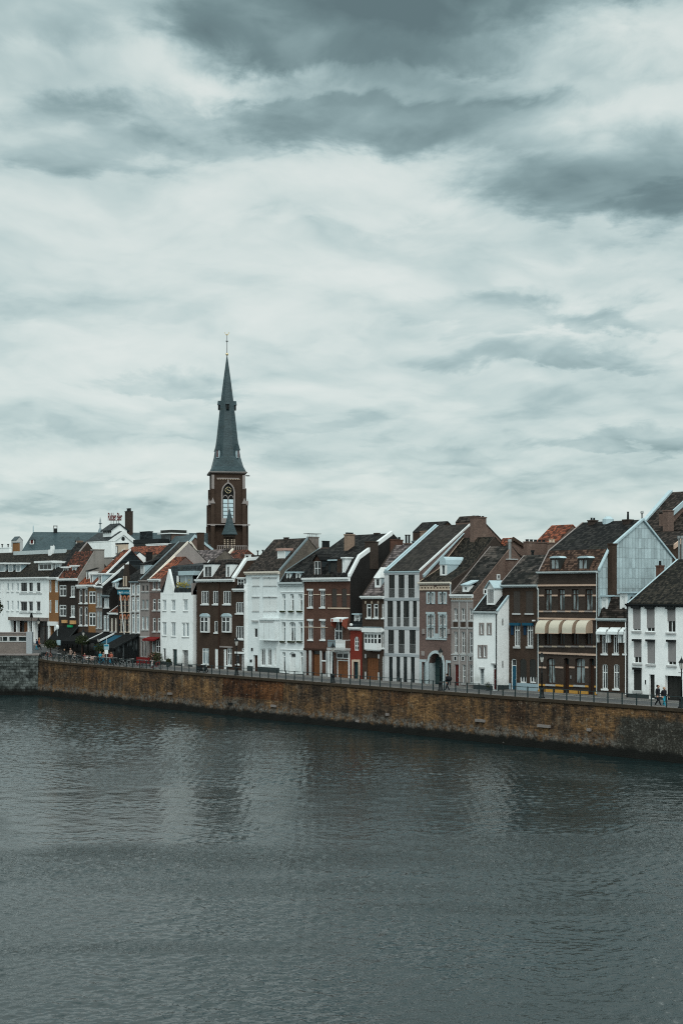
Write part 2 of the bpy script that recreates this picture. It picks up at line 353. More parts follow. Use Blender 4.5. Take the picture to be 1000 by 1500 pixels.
def thing(name, label, cat, loc, group=None, rz=0, local=False):
    o = bpy.data.objects.new(name, None); COL.objects.link(o); o.location = loc; o.rotation_euler = (0, 0, rz); o.empty_display_size = .5
    tag(o, label, cat, group)
    o['org'] = [0, 0, 0] if local else list(loc)
    return o
def copy_tree(o, parent=None):
    c = o.copy(); COL.objects.link(c); c.parent = parent
    for ch in [x for x in bpy.data.objects if x.parent == o]: copy_tree(ch, c)
    return c
HS = []
# ---------------------------------------------------------------- house builder
def arch_pts(a, b, z, rise, n=8, kind='round'):
    c = (a+b)/2; r = (b-a)/2; P = []
    for i in range(n+1):
        u = -1+2*i/n
        if kind == 'pointed': h = math.sqrt(max(0, 4-(abs(u)+1)**2))/math.sqrt(3)
        else: h = math.sqrt(max(0, 1-u*u))
        P.append((c+u*r, z+rise*h))
    return P
class House:
    def __init__(h, name, label, xl, xr, ye, wall, roof, prof=None, side='R', d=DF, depth=None, z0=None, flat=None, cat='house', group=None, sl=None, sr=None, gut=('white_trim', .32, .30), roofov=.0, sidemat=None, bays=0):
        h.d = d; h.sl = (S(xl, d) if sl is None else sl)+.01; h.sr = (S(xr, d) if sr is None else sr)-.01
        sm = (h.sl+h.sr)/2; h.zg = zst(sm, d) if z0 is None else z0
        h.ze = Zd((xl+xr)/2, ye, d); h.wall = wall; h.roofm = roof; h.holes = []; h.sidemat = sidemat
        h.xm = (xl+xr)/2; h.root = thing(name, label, cat, (h.sl, d, h.zg-.15), group)
        pf = [(d, h.ze)]
        if flat is not None: pf += [(d+flat, h.ze)]
        elif prof and side in 'RL':
            sp = h.sr if side == 'R' else h.sl
            for x, y in prof: pf.append(G(x, y, sp))
        else: pf += [(d+a, h.ze+b) for a, b in prof]
        if flat is None:
            dr, zr = pf[-1]
            if depth and depth > dr-d+.3: pf.append((d+depth, max(h.ze, zr-(zr-h.ze)*(d+depth-dr)/max(.1, dr-d))))
            else:
                if dr > d+.2: pf.append((dr+(dr-d)*.95, h.ze+.05*(zr-h.ze)))
        h.pf = pf; h.gut = gut; h.flat = flat; h.cnt = 0
    # where the sight line through (x, y) meets the roof
    def hit(h, x, y):
        for (d0, z0), (d1, z1) in zip(h.pf, h.pf[1:]):
            f = lambda d, z: CZ-(y-HY)*T(x, d)-z
            a, b = f(d0, z0), f(d1, z1)
            if a >= 0 >= b or (a*b <= 0):
                k = a/(a-b) if a != b else 0; return d0+(d1-d0)*k
        return max(h.pf, key=lambda p: p[1])[0]
    def roofz(h, d):
        for (d0, z0), (d1, z1) in zip(h.pf, h.pf[1:]):
            if d0 <= d <= d1: return z0+(z1-z0)*(d-d0)/(d1-d0+1e-9)
        return h.pf[0][1] if d < h.pf[0][0] else h.pf[-1][1]
    def roofd(h, z):                       # first place where the roof reaches height z
        for (d0, z0), (d1, z1) in zip(h.pf, h.pf[1:]):
            if z0 <= z <= z1: return d0+(d1-d0)*(z-z0)/(z1-z0+1e-9)
        return max(h.pf, key=lambda p: p[1])[0]
    def rect(h, x0, y0, x1, y1, d=None):
        d = h.d if d is None else d; xm = (x0+x1)/2
        return S(x0, d), S(x1, d), Zd(xm, y1, d), Zd(xm, y0, d)
    def opening(h, x0, y0, x1, y1, arch=0, rev=.16, kind='round'):
        a, b, z0, z1 = h.rect(x0, y0, x1, y1)
        a = max(a, h.sl+.03); b = min(b, h.sr-.03); z0 = max(z0, h.zg-.1)
        q = dict(a=a, b=b, z0=z0, z1=z1, arch=arch*(b-a)/2, rev=rev, kind=kind); h.holes.append(q); return q
    def win(h, x0, y0, x1, y1, nv=1, tr=(.7,), fr='white_trim', fw=.075, pane='glass', arch=0, rev=.16, sill=None, lintel=None, sur=None, shut=None, name='window', label=None, kind='round', glazed=None, thick=.06):
        q = h.opening(x0, y0, x1, y1, arch, rev, kind); a, b, z0, z1, d = q['a'], q['b'], q['z0'], q['z1'], h.d
        zs = z1-q['arch']; m = MB(); da, db = d+rev-.07, d+rev-.07+thick
        m.box(a, a+fw, da, db, z0, zs); m.box(b-fw, b, da, db, z0, zs); m.box(a+fw, b-fw, da, db, z0, z0+fw)
        if q['arch'] > 0:
            A = arch_pts(a, b, zs, q['arch'], 8, kind); B = arch_pts(a+fw, b-fw, zs, max(.01, q['arch']-fw), 8, kind)
            for i in range(8): m.prism([B[i], B[i+1], A[i+1], A[i]], da, db, 'Y')
        else: m.box(a+fw, b-fw, da, db, z1-fw, z1)
        for i in range(nv):
            c = a+(b-a)*(i+1)/(nv+1); m.box(c-fw*.42, c+fw*.42, da+.004, db-.004, z0+fw, z1-fw*.9)
        for t in tr:
            c = z0+(z1-z0)*t; m.box(a+fw, b-fw, da+.008, db-.008, c-fw*.45, c+fw*.45)
        f = m.build(name, fr, h.root)
        if label: f['label'] = label
        p = MB(); p.face([(a, db-.01, z0), (b, db-.01, z0), (b, db-.01, z1), (a, db-.01, z1)]); p.build('pane', pane, f)
        if shut:
            k, mt = shut; MB().box(a+.02, b-.02, da-.06, da-.02, z1-(z1-z0)*k, z1-.02).build('roller_shutter', mt, f)
        if sill:
            mt, hh, pr = sill; MB().box(a-.10, b+.10, d-pr, d+rev-.08, z0-hh, z0-.002).build('sill', mt, f)
        if lintel:
            mt, hh, pr = lintel; MB().box(a-.10, b+.10, d-pr, d+.02, z1+.002, z1+hh).build('lintel', mt, f)
        if sur:
            mt, wd = sur; s = MB(); e = .035
            s.box(a-wd, a, d-e, d+.02, z0-wd*.6, z1+wd*.8); s.box(b, b+wd, d-e, d+.02, z0-wd*.6, z1+wd*.8)
            s.box(a, b, d-e, d+.02, z1, z1+wd*.8); s.box(a, b, d-e, d+.02, z0-wd*.6, z0)
            s.build('surround', mt, f)
        return f
    def door(h, x0, y0, x1, y1, mat='wood_brown', fr='white_trim', light=0.0, arch=0, rev=.22, fw=.08, panels=1, name='door', handle=True, label=None):
        q = h.opening(x0, y0, x1, y1, arch, rev); a, b, z0, z1, d = q['a'], q['b'], q['z0'], q['z1'], h.d
        m = MB(); da = d+rev-.09; zt = z1-(z1-z0)*light; z0 = max(z0, h.zg-.05)
        L = MB(); n = panels
        for i in range(n):
            xa = a+fw+(b-a-2*fw)*i/n+.012; xb = a+fw+(b-a-2*fw)*(i+1)/n-.012
            L.box(xa, xb, da+.03, da+.07, z0, zt-.02)
            w2 = (xb-xa)*.62; xc = (xa+xb)/2
            for f0, f1 in ((.08, .42), (.50, .93)): L.box(xc-w2/2, xc+w2/2, da+.012, da+.03, z0+(zt-z0)*f0, z0+(zt-z0)*f1)
        o = L.build(name, mat, h.root)
        if label: o['label'] = label
        m.box(a, a+fw, da, da+.08, z0, z1); m.box(b-fw, b, da, da+.08, z0, z1)
        m.box(a+fw, b-fw, da, da+.08, z1-fw, z1)
        if light: m.box(a+fw, b-fw, da, da+.08, zt-.03, zt+.03)
        m.build('frame', fr, o)
        if light or arch:
            MB().box(a+fw, b-fw, da+.05, da+.07, zt-.02, z1).build('fanlight', 'glass', o)
        if handle: MB().ball((b-fw-.12, da+.02, z0+1.05), .035).build('handle', 'steel', o)
        return o
    def band(h, y, hh, mat, pr=.06, x0=None, x1=None, name='string_course', zc=None):
        xm = 0; a = h.sl+.02 if x0 is None else S(x0, h.d); b = h.sr-.02 if x1 is None else S(x1, h.d)
        z = Zd(h.xm if hasattr(h, 'xm') else xm, y, h.d) if zc is None else zc
        return MB().box(a, b, h.d-pr, h.d+.02, z-hh/2, z+hh/2).build(name, mat, h.root)
    def box(h, x0, y0, x1, y1, mat, pr=.1, back=.02, name='trim', parent=None):
        a, b, z0, z1 = h.rect(x0, y0, x1, y1)
        return MB().box(a, b, h.d-pr, h.d+back, z0, z1).build(name, mat, parent or h.root)
    def pipe(h, x, y0, y1, mat='grey_trim', r=.06, name='downpipe'):
        s = S(x, h.d); z0, z1 = Zd(x, y1, h.d), Zd(x, y0, h.d)
        return MB().tube((s, h.d-.1, max(z0, h.zg)), (s, h.d-.1, z1), r).build(name, mat, h.root)
    def verge(h, side, mat='white_trim', w_=.30, hh=.18, upto=None, name='verge', inset=0.0, skip=0):
        s = h.sr if side == 'R' else h.sl; sg = 1 if side == 'R' else -1; P = h.pf
        m = MB()
        for i, ((d0, z0), (d1, z1)) in enumerate(zip(P, P[1:])):
            if i < skip: continue
            if upto is not None and i >= upto: break
            if z1 < z0-.05 and upto is None: break
            e = .02
            m.prism([(d0, z0-e*4), (d1, z1-e*4), (d1, z1+.12+hh), (d0, z0+.12+hh)], s+sg*.03-sg*w_, s+sg*.03, 'X')
        return m.build(name, mat, h.root)
    def chimney(h, x0, y0, x1, y1, fs=.55, mat='brick_umber', pots=0, cap=None, dd=None, potm='terracotta', name='chimney', poth=.45, potr=.12):
        xm = x0+(x1-x0)*fs; d = h.hit(xm, y1) if dd is None else h.d+dd
        a, b = S(x0, d), S(xm, d); back = G(x1, y1, b)[0]; back = max(d+.35, min(back, d+3.0))
        z1 = Zd(xm, y0, d); zb = min(h.roofz(d), h.roofz(back), Zd(xm, y1, d))-.3
        m = MB().box(a, b, d, back, zb, z1-.14); m.box(a-.05, b+.05, d-.05, back+.05, z1-.14, z1)
        o = m.build(name, mat, h.root)
        if cap: MB().box(a-.08, b+.08, d-.08, back+.08, z1, z1+.08).build('cap', cap, o)
        for i in range(pots):
            if back-d > (b-a): px, py = (a+b)/2, d+(back-d)*(i+.5)/pots
            else: px, py = a+(b-a)*(i+.5)/pots, (d+back)/2
            MB().lathe(px, py, [(potr, z1+(.08 if cap else 0)), (potr*.8, z1+poth*.9), (potr, z1+poth*.9), (potr, z1+poth)], 8).build('chimney_pot', potm, o)
        return o
    def dormer(h, x0, y0, x1, y1, nv=1, tr=(), wall='white_trim', roof='zinc_plain', side=None, kind='flat', fr='white_trim', pane='glass', ins=(.14, .12, .14, .14), rise=.55, ov=.14, name='dormer', dd=None, back=None, fas=.16):
        xm = (x0+x1)/2; d = (h.hit(xm, y1) if dd is None else h.d+dd); a, b, z0, z1 = S(x0, d), S(x1, d), Zd(xm, y1, d), Zd(xm, y0, d)
        db = h.roofd(z1) if back is None else d+back
        if db < d+.4: db = d+1.2
        side = side or wall; m = MB()
        # front with an opening
        wa, wb, w0, w1 = a+ins[0], b-ins[1], z0+ins[2], z1-ins[3]
        ft = .12
        m.box(a, wa, d, d+ft, z0, z1); m.box(wb, b, d, d+ft, z0, z1); m.box(wa, wb, d, d+ft, z0, w0); m.box(wa, wb, d, d+ft, w1, z1)
        for s0, s1 in ((a, a+.08), (b-.08, b)):
            m.prism([(d+ft, z0), (d+ft, z1), (db, z1), (min(db, d+ft+.3), z0)], s0, s1, 'X', 1)
        if kind == 'flat':
            m.box(a-ov, b+ov, d-ov, db+.05, z1+.002, z1+fas, 2)
        elif kind == 'slope':
            zb = z1+rise; dbb = max(db, h.roofd(zb)); m.prism([(d-ov, z1), (d-ov, z1+.1), (dbb, zb+.1), (dbb, zb), (d+ft, z1)], a-ov*.5, b+ov*.5, 'X', 2)
        elif kind in ('gable', 'hip'):
            c = (a+b)/2; zt = z1+rise; dt = max(db, h.roofd(zt)); e = ov
            m.face([(a, d, z1), (b, d, z1), (c, d+(.5 if kind == 'hip' else 0), zt)], 0)
            d2 = d-e if kind == 'gable' else d+.5
            for sx in (-1, 1):
                u = a-e*.6 if sx < 0 else b+e*.6
                k = len(m.v)
                P = [(u, d-e, z1-.02), (c, d2, zt), (c, dt+.2, zt), (u, dt, z1-.02)]; Q = [(p[0], p[1], p[2]+.1) for p in P]
                m.v += P+Q
                for f in ((0, 1, 2, 3), (7, 6, 5, 4), (0, 4, 5, 1), (1, 5, 6, 2), (2, 6, 7, 3), (3, 7, 4, 0)): m.f.append(tuple(k+i for i in f)); m.m.append(2)
            if kind == 'hip':
                m.face([(a-e*.6, d-e, z1-.02), (b+e*.6, d-e, z1-.02), (c, d2, zt)], 2)
        elif kind == 'barrel':
            A = arch_pts(a-.05, b+.05, z1, rise, 10); dt = max(db, h.roofd(z1+rise*.8))
            m.prism([(p, q) for p, q in A], d-.08, dt+.1, 'Y', 2)
        o = m.build(name, [wall, side, roof], h.root)
        f = MB(); w_ = .06
        f.box(wa, wa+w_, d+.03, d+.09, w0, w1); f.box(wb-w_, wb, d+.03, d+.09, w0, w1); f.box(wa+w_, wb-w_, d+.03, d+.09, w0, w0+w_); f.box(wa+w_, wb-w_, d+.03, d+.09, w1-w_, w1)
        for i in range(nv):
            c = wa+(wb-wa)*(i+1)/(nv+1); f.box(c-.04, c+.04, d+.034, d+.086, w0+w_, w1-w_)
        for t in tr: f.box(wa+w_, wb-w_, d+.038, d+.08, w0+(w1-w0)*t-.025, w0+(w1-w0)*t+.025)
        f.build('window', fr, o)
        MB().box(wa, wb, d+.075, d+.085, w0, w1).build('pane', pane, o)
        return o
    def done(h):
        HS.append(h); d = h.d; P = h.pf; m = MB()
        xs = sorted(set([h.sl, h.sr]+[q['a'] for q in h.holes]+[q['b'] for q in h.holes]))
        zs = sorted(set([h.zg-.3, h.ze]+[q['z0'] for q in h.holes]+[min(q['z1'], h.ze-.02) for q in h.holes]))
        for q in h.holes: q['z1'] = min(q['z1'], h.ze-.02)
        def inside(x, z): return any(q['a'] < x < q['b'] and q['z0'] < z < q['z1'] for q in h.holes)
        for x0, x1 in zip(xs, xs[1:]):
            run = None
            for z0, z1 in zip(zs, zs[1:]):
                if inside((x0+x1)/2, (z0+z1)/2):
                    if run is not None: m.face([(x0, d, run), (x1, d, run), (x1, d, z0), (x0, d, z0)]); run = None
                elif run is None: run = z0
            if run is not None: m.face([(x0, d, run), (x1, d, run), (x1, d, h.ze), (x0, d, h.ze)])
        for q in h.holes:
            a, b, z0, z1, e = q['a'], q['b'], q['z0'], q['z1'], d+q['rev']; r = q['arch']; zt = z1-r
            m.face([(a, d, z0), (a, e, z0), (a, e, zt), (a, d, zt)]); m.face([(b, d, z0), (b, e, z0), (b, e, zt), (b, d, zt)])
            m.face([(a, d, z0), (b, d, z0), (b, e, z0), (a, e, z0)])
            if r > 0:
                A = arch_pts(a, b, zt, r, 8, q['kind'])
                for i in range(8):
                    p, s2 = A[i], A[i+1]
                    m.face([(p[0], d, p[1]), (s2[0], d, s2[1]), (s2[0], d, z1), (p[0], d, z1)]) if max(p[1], s2[1]) < z1+1e-6 and min(p[1], s2[1]) < z1-1e-4 else None
                    m.face([(p[0], d, p[1]), (s2[0], d, s2[1]), (s2[0], e, s2[1]), (p[0], e, p[1])])
            else: m.face([(a, d, z1), (b, d, z1), (b, e, z1), (a, e, z1)])
        db = P[-1][0]; side = [(d, h.zg-.3)]+P+[(db, h.zg-.3)]
        sm = 1 if h.sidemat else 0
        m.face([(h.sl, a, b) for a, b in side], 0); m.face([(h.sr, a, b) for a, b in side], sm)
        m.face([(h.sl, db, h.zg-.3), (h.sr, db, h.zg-.3), (h.sr, db, P[-1][1]), (h.sl, db, P[-1][1])])
        m.build('wall', [h.wall]+([h.sidemat] if h.sidemat else []), h.root)
        if h.roofm:
            r = MB()
            for (d0, z0), (d1, z1) in zip(P, P[1:]): r.prism([(d0, z0+.002), (d1, z1+.002), (d1, z1+.12), (d0, z0+.12)], h.sl-.02, h.sr+.02, 'X')
            r.build('roof', h.roofm, h.root)
        if h.gut:
            mt, hh, pr = h.gut; g = MB(); g.box(h.sl-.03, h.sr+.03, d-pr, d+.04, h.ze-hh*.45, h.ze+.05); g.box(h.sl-.03, h.sr+.03, d-pr*.6, d+.02, h.ze-hh, h.ze-hh*.45-.002)
            g.build('gutter', mt, h.root)
        return h
# ---------------------------------------------------------------- the row of houses, from the nearest (right) to the farthest (left)
ROW = 'houses in the riverside row'
SILL = ('stone_grey', .16, .10); WSILL = ('white_trim', .16, .10)
def H(name, label, *a, **k): return House(name, label, *a, group=ROW, **k)

# --- white corner house at the right edge
h = H('white_house', 'white painted brick house with grey roller shutters and broad mossy roof at the right edge', 917.5, 1064, 885.5, 'white_brick_paint', 'tile_moss', [(991, 821)], 'L', gut=('black_metal', .22, .32))
for x0, x1, y0, y1, k in ((926, 937.5, 888.5, 924, .93), (946, 958, 889, 925.5, .84), (976.3, 988.5, 889.5, 926.5, .55), (1012, 1024, 890, 927, .7), (1040, 1051, 891, 928, .9),
                          (927.3, 938.8, 936.5, 971.5, .74), (947, 958.7, 937, 973, .95), (977.2, 989.3, 937.5, 974.5, .86), (1013, 1025, 938, 976, .8), (1041, 1052, 939, 977, .8)):
    f = h.win(x0, y0, x1, y1, nv=1, tr=(), pane='glass_dark', fr='white_trim', shut=(k, 'shutter_grey'), sill=('stone_grey', .18, .12), rev=.2)
    h.box(x0-.3, y0-.4, x1+.1, y0+2.7, 'black_metal', .28, name='shutter_box', parent=f)
f = h.win(927.5, 978, 939, 1012, nv=0, tr=(), shut=(.97, 'shutter_dark'), sill=('stone_grey', .2, .12), rev=.16); h.box(927.3, 977.8, 939.1, 981, 'black_metal', .26, name='shutter_box', parent=f)
h.door(950, 988, 958, 1023, 'shutter_dark', 'black_metal', rev=.35)
h.door(973, 990, 997, 1028, 'shutter_dark', 'black_metal', rev=.55, panels=3, name='garage_door')
h.box(944.2, 996, 945.4, 1002.2, 'black_metal', .05, name='letter_box')
h.box(917.8, 1017.5, 949.6, 1022.5, 'plinth_dark', .05, name='plinth'); h.box(958.3, 1020.5, 972.6, 1026, 'plinth_dark', .05, name='plinth'); h.box(997.5, 1023, 1060, 1031, 'plinth_dark', .05, name='plinth')
h.pipe(919, 887, 1021, 'black_metal'); h.verge('L', 'zinc_plain', .18, .03, 1)
h.chimney(960, 828, 972, 842, .5, 'brick_red', 1, None, potr=.14, potm='black_metal'); h.done()

# --- small brick house under the zinc gable
h = H('brick_house', 'low brown brick house with striped sun blinds beside the white painted brick house', 874.3, 917.5, 906.3, 'brick_brown', 'tile_brown', [(1.6, 2.0), (2.1, 2.2)], 'M', depth=2.2, gut=('grey_trim', .24, .34))
h.pf = [(DF, h.ze), (DF+1.15, h.ze+2.15), (DF+6, h.ze+2.45)]
for x0, x1 in ((881, 888.5), (897.6, 905), (912.6, 917)):
    h.win(x0, 923.5, x1, 957.5, nv=1, tr=(.72,), sill=WSILL, rev=.14, fw=.09)
for x0, x1 in ((881.3, 889.3), (898, 906)):
    h.win(x0, 973, x1, 1009, nv=1, tr=(.66,), arch=.45, sill=WSILL, rev=.14, fw=.09)
h.box(874.6, 1014.5, 917, 1021, 'render_grey', .06, name='plinth')
h.pipe(916.4, 908, 1018, 'white_trim', .055)
for x0, x1 in ((877.5, 891.5), (894, 909), (911, 917)):
    a, b, z0, z1 = h.rect(x0, 919, x1, 922.5)
    m = MB(); m.prism([(DF-.02, z1), (DF-.02, z1-.08), (DF-.55, z0-.28), (DF-.55, z0-.18)], a, b, 'X')
    m.box(a, a+.05, DF-.45, DF-.02, z0-1.25, z0+.05); m.box(b-.05, b, DF-.45, DF-.02, z0-1.25, z0+.05)
    m.box(a, b, DF-.60, DF-.545, z0-.45, z0-.17)
    m.build('sun_blind', 'white_stain', h.root)
z8 = Zd(890, 874, DF+1.2); MB().box(h.sl+.2, S(930, DF+1.2), DF+1.1, DF+5, z8-.05, z8+.12).build('zinc_ledge', 'zinc_plain', h.root)
h.dormer(878.5, 874, 889, 902.5, nv=0, side='zinc_plain', fr='white_trim', pane='shutter_white', dd=.45, ins=(.22, .22, .1, .3), ov=.2)
h.dormer(907, 869, 917.2, 903, nv=0, side='zinc_plain', fr='white_trim', pane='shutter_white', dd=.45, ins=(.22, .22, .1, .3), ov=.2)
h.done()

# --- banded brick house with the scalloped awnings and the zinc-clad gable
h = H('banded_brick_house', 'brown brick house with pale stone bands, cream dome awnings and tall zinc-clad gable', 787.8, 874.3, 837.5, 'brick_umber', None, [(889, 806), (938.5, 763)], 'R', gut=('grey_trim', .18, .38))
x4 = ((797, 807.2), (816.8, 826.4), (836.6, 846.5), (856.6, 867))
for x0, x1 in x4:
    h.win(x0, 863, x1, 894.3, nv=1, tr=(.76,), fr='wood_dark', pane='glass_curtain', rev=.22, fw=.08)
    h.win(x0, 913, x1, 945, nv=1, tr=(.74,), fr='wood_dark', pane='glass_dark', rev=.22, fw=.08)
def bands(xs, y, hh, mt, pr=.07):
    for x0, x1 in xs: h.box(x0, y-hh/2, x1, y+hh/2, mt, pr, name='stone_band')
h.box(788, 856, 873.9, 858.6, 'beige_trim', .12, name='string_course')
bands(((788.2, 796.4), (807.8, 816.2), (827, 836), (847, 856), (867.4, 873.8)), 872.3, 2.4, 'beige_trim')
bands(((796, 808), (816, 827.4), (836, 847.4), (856, 868)), 895.6, 2.2, 'stone_mauve', .1); bands(((788.2, 795.8), (808.2, 815.8), (827.6, 835.8), (847.6, 855.8), (868.2, 873.8)), 895.6, 2.2, 'beige_trim', .08)
h.box(788, 905.2, 873.9, 907.8, 'beige_trim', .16, name='string_course')
bands(((796, 808), (816, 827.4), (836, 847.4), (856, 868)), 947, 2.3, 'stone_mauve', .1); bands(((788.2, 795.8), (808.2, 815.8), (827.6, 835.8), (847.6, 855.8), (868.2, 873.8)), 947, 2.3, 'stone_cream', .08)
h.box(788, 956.2, 873.9, 959, 'beige_trim', .14, name='string_course')
h.win(800, 964, 812.5, 1001, nv=1, tr=(.72,), fr='wood_dark', pane='glass_curtain', arch=.5, rev=.25)
h.win(841.5, 964, 856, 1001.5, nv=1, tr=(.66,), fr='wood_dark', pane='glass_curtain', arch=.35, rev=.25)
h.door(825, 964, 833, 1014, 'wood_dark', 'wood_dark', light=.2, arch=.5, rev=.4); h.door(861.8, 964.5, 870, 1017, 'wood_dark', 'wood_dark', light=.2, arch=.5, rev=.4)
bands(((788.2, 799.4), (813, 824.4), (833.6, 841), (856.6, 861.2), (870.4, 873.8)), 977.6, 2.4, 'beige_trim')
for x0, x1 in ((788.2, 799), (813.6, 824.5), (833.6, 840), (857, 861.2), (870.6, 873.8)): h.box(x0, 1002+(x0-788)*.03, x1, 1004.6+(x0-788)*.03, 'yellow_stone', .09, name='stone_band')
for x0, x1 in ((799, 813.6), (840, 857)): h.box(x0, 1002+(x0-788)*.03, x1, 1004.6+(x0-788)*.03, 'stone_grey', .11, name='stone_band')
for x0, x1 in ((788.2, 797), (799, 811), (813, 824.5), (833.6, 846), (848, 861.2), (870.6, 873.8)): h.box(x0, 1009+(x0-788)*.05, x1, 1013.6+(x0-788)*.05, 'yellow_stone', .09, name='plinth_block')
h.box(835, 989.5, 836.4, 994, 'steel', .06, name='house_number_plate'); h.pipe(874, 840, 1016, 'grey_trim', .05)
r = MB(); P = h.pf
r.prism([(P[1][0], P[1][1]+.002), (P[2][0], P[2][1]+.002), (P[2][0], P[2][1]+.13), (P[1][0], P[1][1]+.13)], h.sl-.02, h.sr+.02, 'X'); r.prism([(P[2][0], P[2][1]+.002), (P[3][0], P[3][1]+.002), (P[3][0], P[3][1]+.13), (P[2][0], P[2][1]+.13)], h.sl-.02, h.sr+.02, 'X'); r.build('roof', 'tile_dark', h.root)
MB().prism([(P[0][0], P[0][1]+.002), (P[1][0], P[1][1]+.002), (P[1][0], P[1][1]+.13), (P[0][0], P[0][1]+.13)], h.sl-.02, h.sr+.02, 'X').build('mansard_roof', 'tile_mansard', h.root)
m = MB(); m.prism([(DF+.05, h.zg+7.0), (DF+.05, P[0][1]-.05), (P[1][0], P[1][1]+.05), (P[2][0], P[2][1]+.05), (P[3][0], P[3][1]+.05), (P[3][0], h.zg+7.0)], h.sr+.06, h.sr+.16, 'X'); m.build('zinc_gable_cladding', 'zinc', h.root)
m = MB()
for i in range(3): (d0, z0), (d1, z1) = P[i], P[i+1]; m.prism([(d0, z0+.06), (d1, z1+.06), (d1, z1+.28), (d0, z0+.28)], h.sr+.05, h.sr+.34, 'X')
m.build('verge', 'zinc_plain', h.root); h.verge('L', 'stone_mauve', .16, .06, 2)
for x0, x1 in ((805, 820.5), (845.5, 862)):
    h.dormer(x0, 817.5, x1, 836, nv=1, wall='shutter_dark', side='shutter_dark', roof='zinc_plain', kind='barrel', rise=.22, fr='wood_dark', pane='glass_curtain', ins=(.08, .25, .06, .1))
h.chimney(860, 761.5, 875, 771, .5, 'brick_umber', 2, None, potm='black_metal', poth=.25); h.chimney(911, 760.5, 927, 770, .5, 'brick_umber', 1, None, potm='black_metal', poth=.8)
o = MB(); dd, zz = G(892, 766, (h.sl+h.sr)/2); sx = S(890, P[2][0]); o.lathe(sx, P[2][0], [(.62, P[2][1]-.3), (.58, P[2][1]+.35), (.25, P[2][1]+.62), (.2, P[2][1]+.62)], 10); o.build('roof_vent', 'zinc_plain', h.root)
s_ = h.sr+.1; MB().lathe(s_, P[2][0], [(.09, P[2][1]), (.09, P[2][1]+.75), (.2, P[2][1]+.78), (.14, P[2][1]+1.0)], 8).build('flue', 'steel', h.root)
# stack standing against the zinc gable
a = h.sr+.17; d0 = G(889.3, 830, a)[0]; d1 = G(893, 830, a)[0]; zt = CZ-(796-HY)*T(891, d0)
m = MB(); m.box(a, a+.55, d0, d0+.75, h.zg+7.5, zt-.12); m.box(a-.03, a+.62, d0-.06, d0+.82, zt-.12, zt); m.build('chimney', 'brick_brown', h.root)
h.done(); banded = h

# --- brown brick house with the blue door
h = H('brick_house', 'narrow brown brick house with blue door, blue window hoods and pale blue plinth', 731, 787.8, 857.2, 'brick_brown', 'tile_patchy', [(767, 815)], 'L', gut=('grey_trim', .22, .36))
for x0, x1 in ((751.4, 761.2), (769.6, 780.4)):
    h.win(x0, 866, x1, 898, nv=0, tr=(), fr='shutter_brown', pane='shutter_brown', rev=.14, sill=('stone_grey', .18, .1), shut=(.98, 'shutter_brown'))
for x0, x1 in ((753, 761), (771.6, 780)):
    f = h.win(x0, 914, x1, 947, nv=1, tr=(.72,), rev=.12, fw=.11, sill=('stone_grey', .2, .14)); h.box(x0-5, 912.4, x1+1, 916.2, 'door_blue', .3, name='hood', parent=f); h.box(x0-5, 916, x0-1.2, 930, 'cloth_navy', .06, name='shutter', parent=f)
h.door(748.2, 965, 756, 1010, 'door_blue', 'white_trim', light=.22, arch=.5, rev=.16, fw=.1)
for x0, x1 in ((761, 770.4), (775.2, 784.6)):
    f = h.win(x0, 965.5, x1, 1000.5, nv=1, tr=(), arch=.5, rev=.16, fw=.13, shut=(.74, 'shutter_dark'))
h.box(757, 1001, 787.4, 1012, 'plinth_blue', .06, name='plinth'); h.box(745.6, 1001, 747.8, 1010, 'plinth_blue', .06, name='plinth')
h.pipe(788.6, 862, 1010, 'grey_trim', .07); MB().tube((S(786, DF), DF-.12, Zd(786, 858, DF)), (S(788.6, DF), DF-.12, Zd(788.6, 864, DF)), .07).build('downpipe', 'grey_trim', h.root)
MB().box(S(781, DF), S(783.5, DF), DF-.25, DF, Zd(782, 910, DF), Zd(782, 908, DF)).build('alarm_box', 'white_trim', h.root)
MB().lathe(S(779.5, DF+4.6), DF+4.6, [(.14, h.ze+1.8), (.14, h.ze+3.6), (.2, h.ze+3.6), (.2, h.ze+3.8)], 8).build('flue', 'black_metal', h.root)
h.verge('L', 'stone_mauve', .10, .02, 1); h.done(); h4 = h

# --- small white house standing forward of the row
d5 = G(728, 1010, S(745, DF))[0]
h = H('white_house', 'small white house projecting forward, with grey stone window surrounds and dark red door', 692.6, 728, 896.2, 'white_paint', 'tile_dark', [(1.5, 1.35), (3.3, 2.9)], 'M', d=d5, gut=('grey_trim', .20, .26), sr=S(745, DF))
for x0, x1 in ((703.6, 706.4), (714.6, 717.6)): h.win(x0, 914.5, x1, 928.5, nv=0, tr=(), sur=('stone_mauve', .22), rev=.16, fw=.07)
for x0, x1 in ((701.3, 704.5), (708, 711.2)): h.win(x0, 946.8, x1, 962.6, nv=0, tr=(), sur=('stone_mauve', .20), rev=.16, fw=.07)
h.win(702.5, 979.5, 708.5, 1003, nv=1, tr=(.35, .66), fr='grey_trim', fw=.05, pane='glass_curtain', lintel=('stone_grey', .16, .08), rev=.2)
h.door(721.6, 973.5, 725.8, 1010, 'door_red', 'white_trim', light=.17, rev=.16, fw=.06); h.box(719.5, 971.3, 727.2, 973, 'stone_grey', .12, name='lintel')
h.box(693, 1003.5, 721.3, 1010, 'plinth_dark', .05, name='plinth')
h.pipe(727.2, 898, 1010, 'black_metal', .05); h.verge('L', 'zinc_plain', .15, .03, 2); h.verge('R', 'zinc_plain', .22, .05, 2)
MB().box(h.sr, h.sr+.05, d5, DF-.02, h.zg-.2, h.zg+.55).build('plinth', 'plinth_dark', h.root)
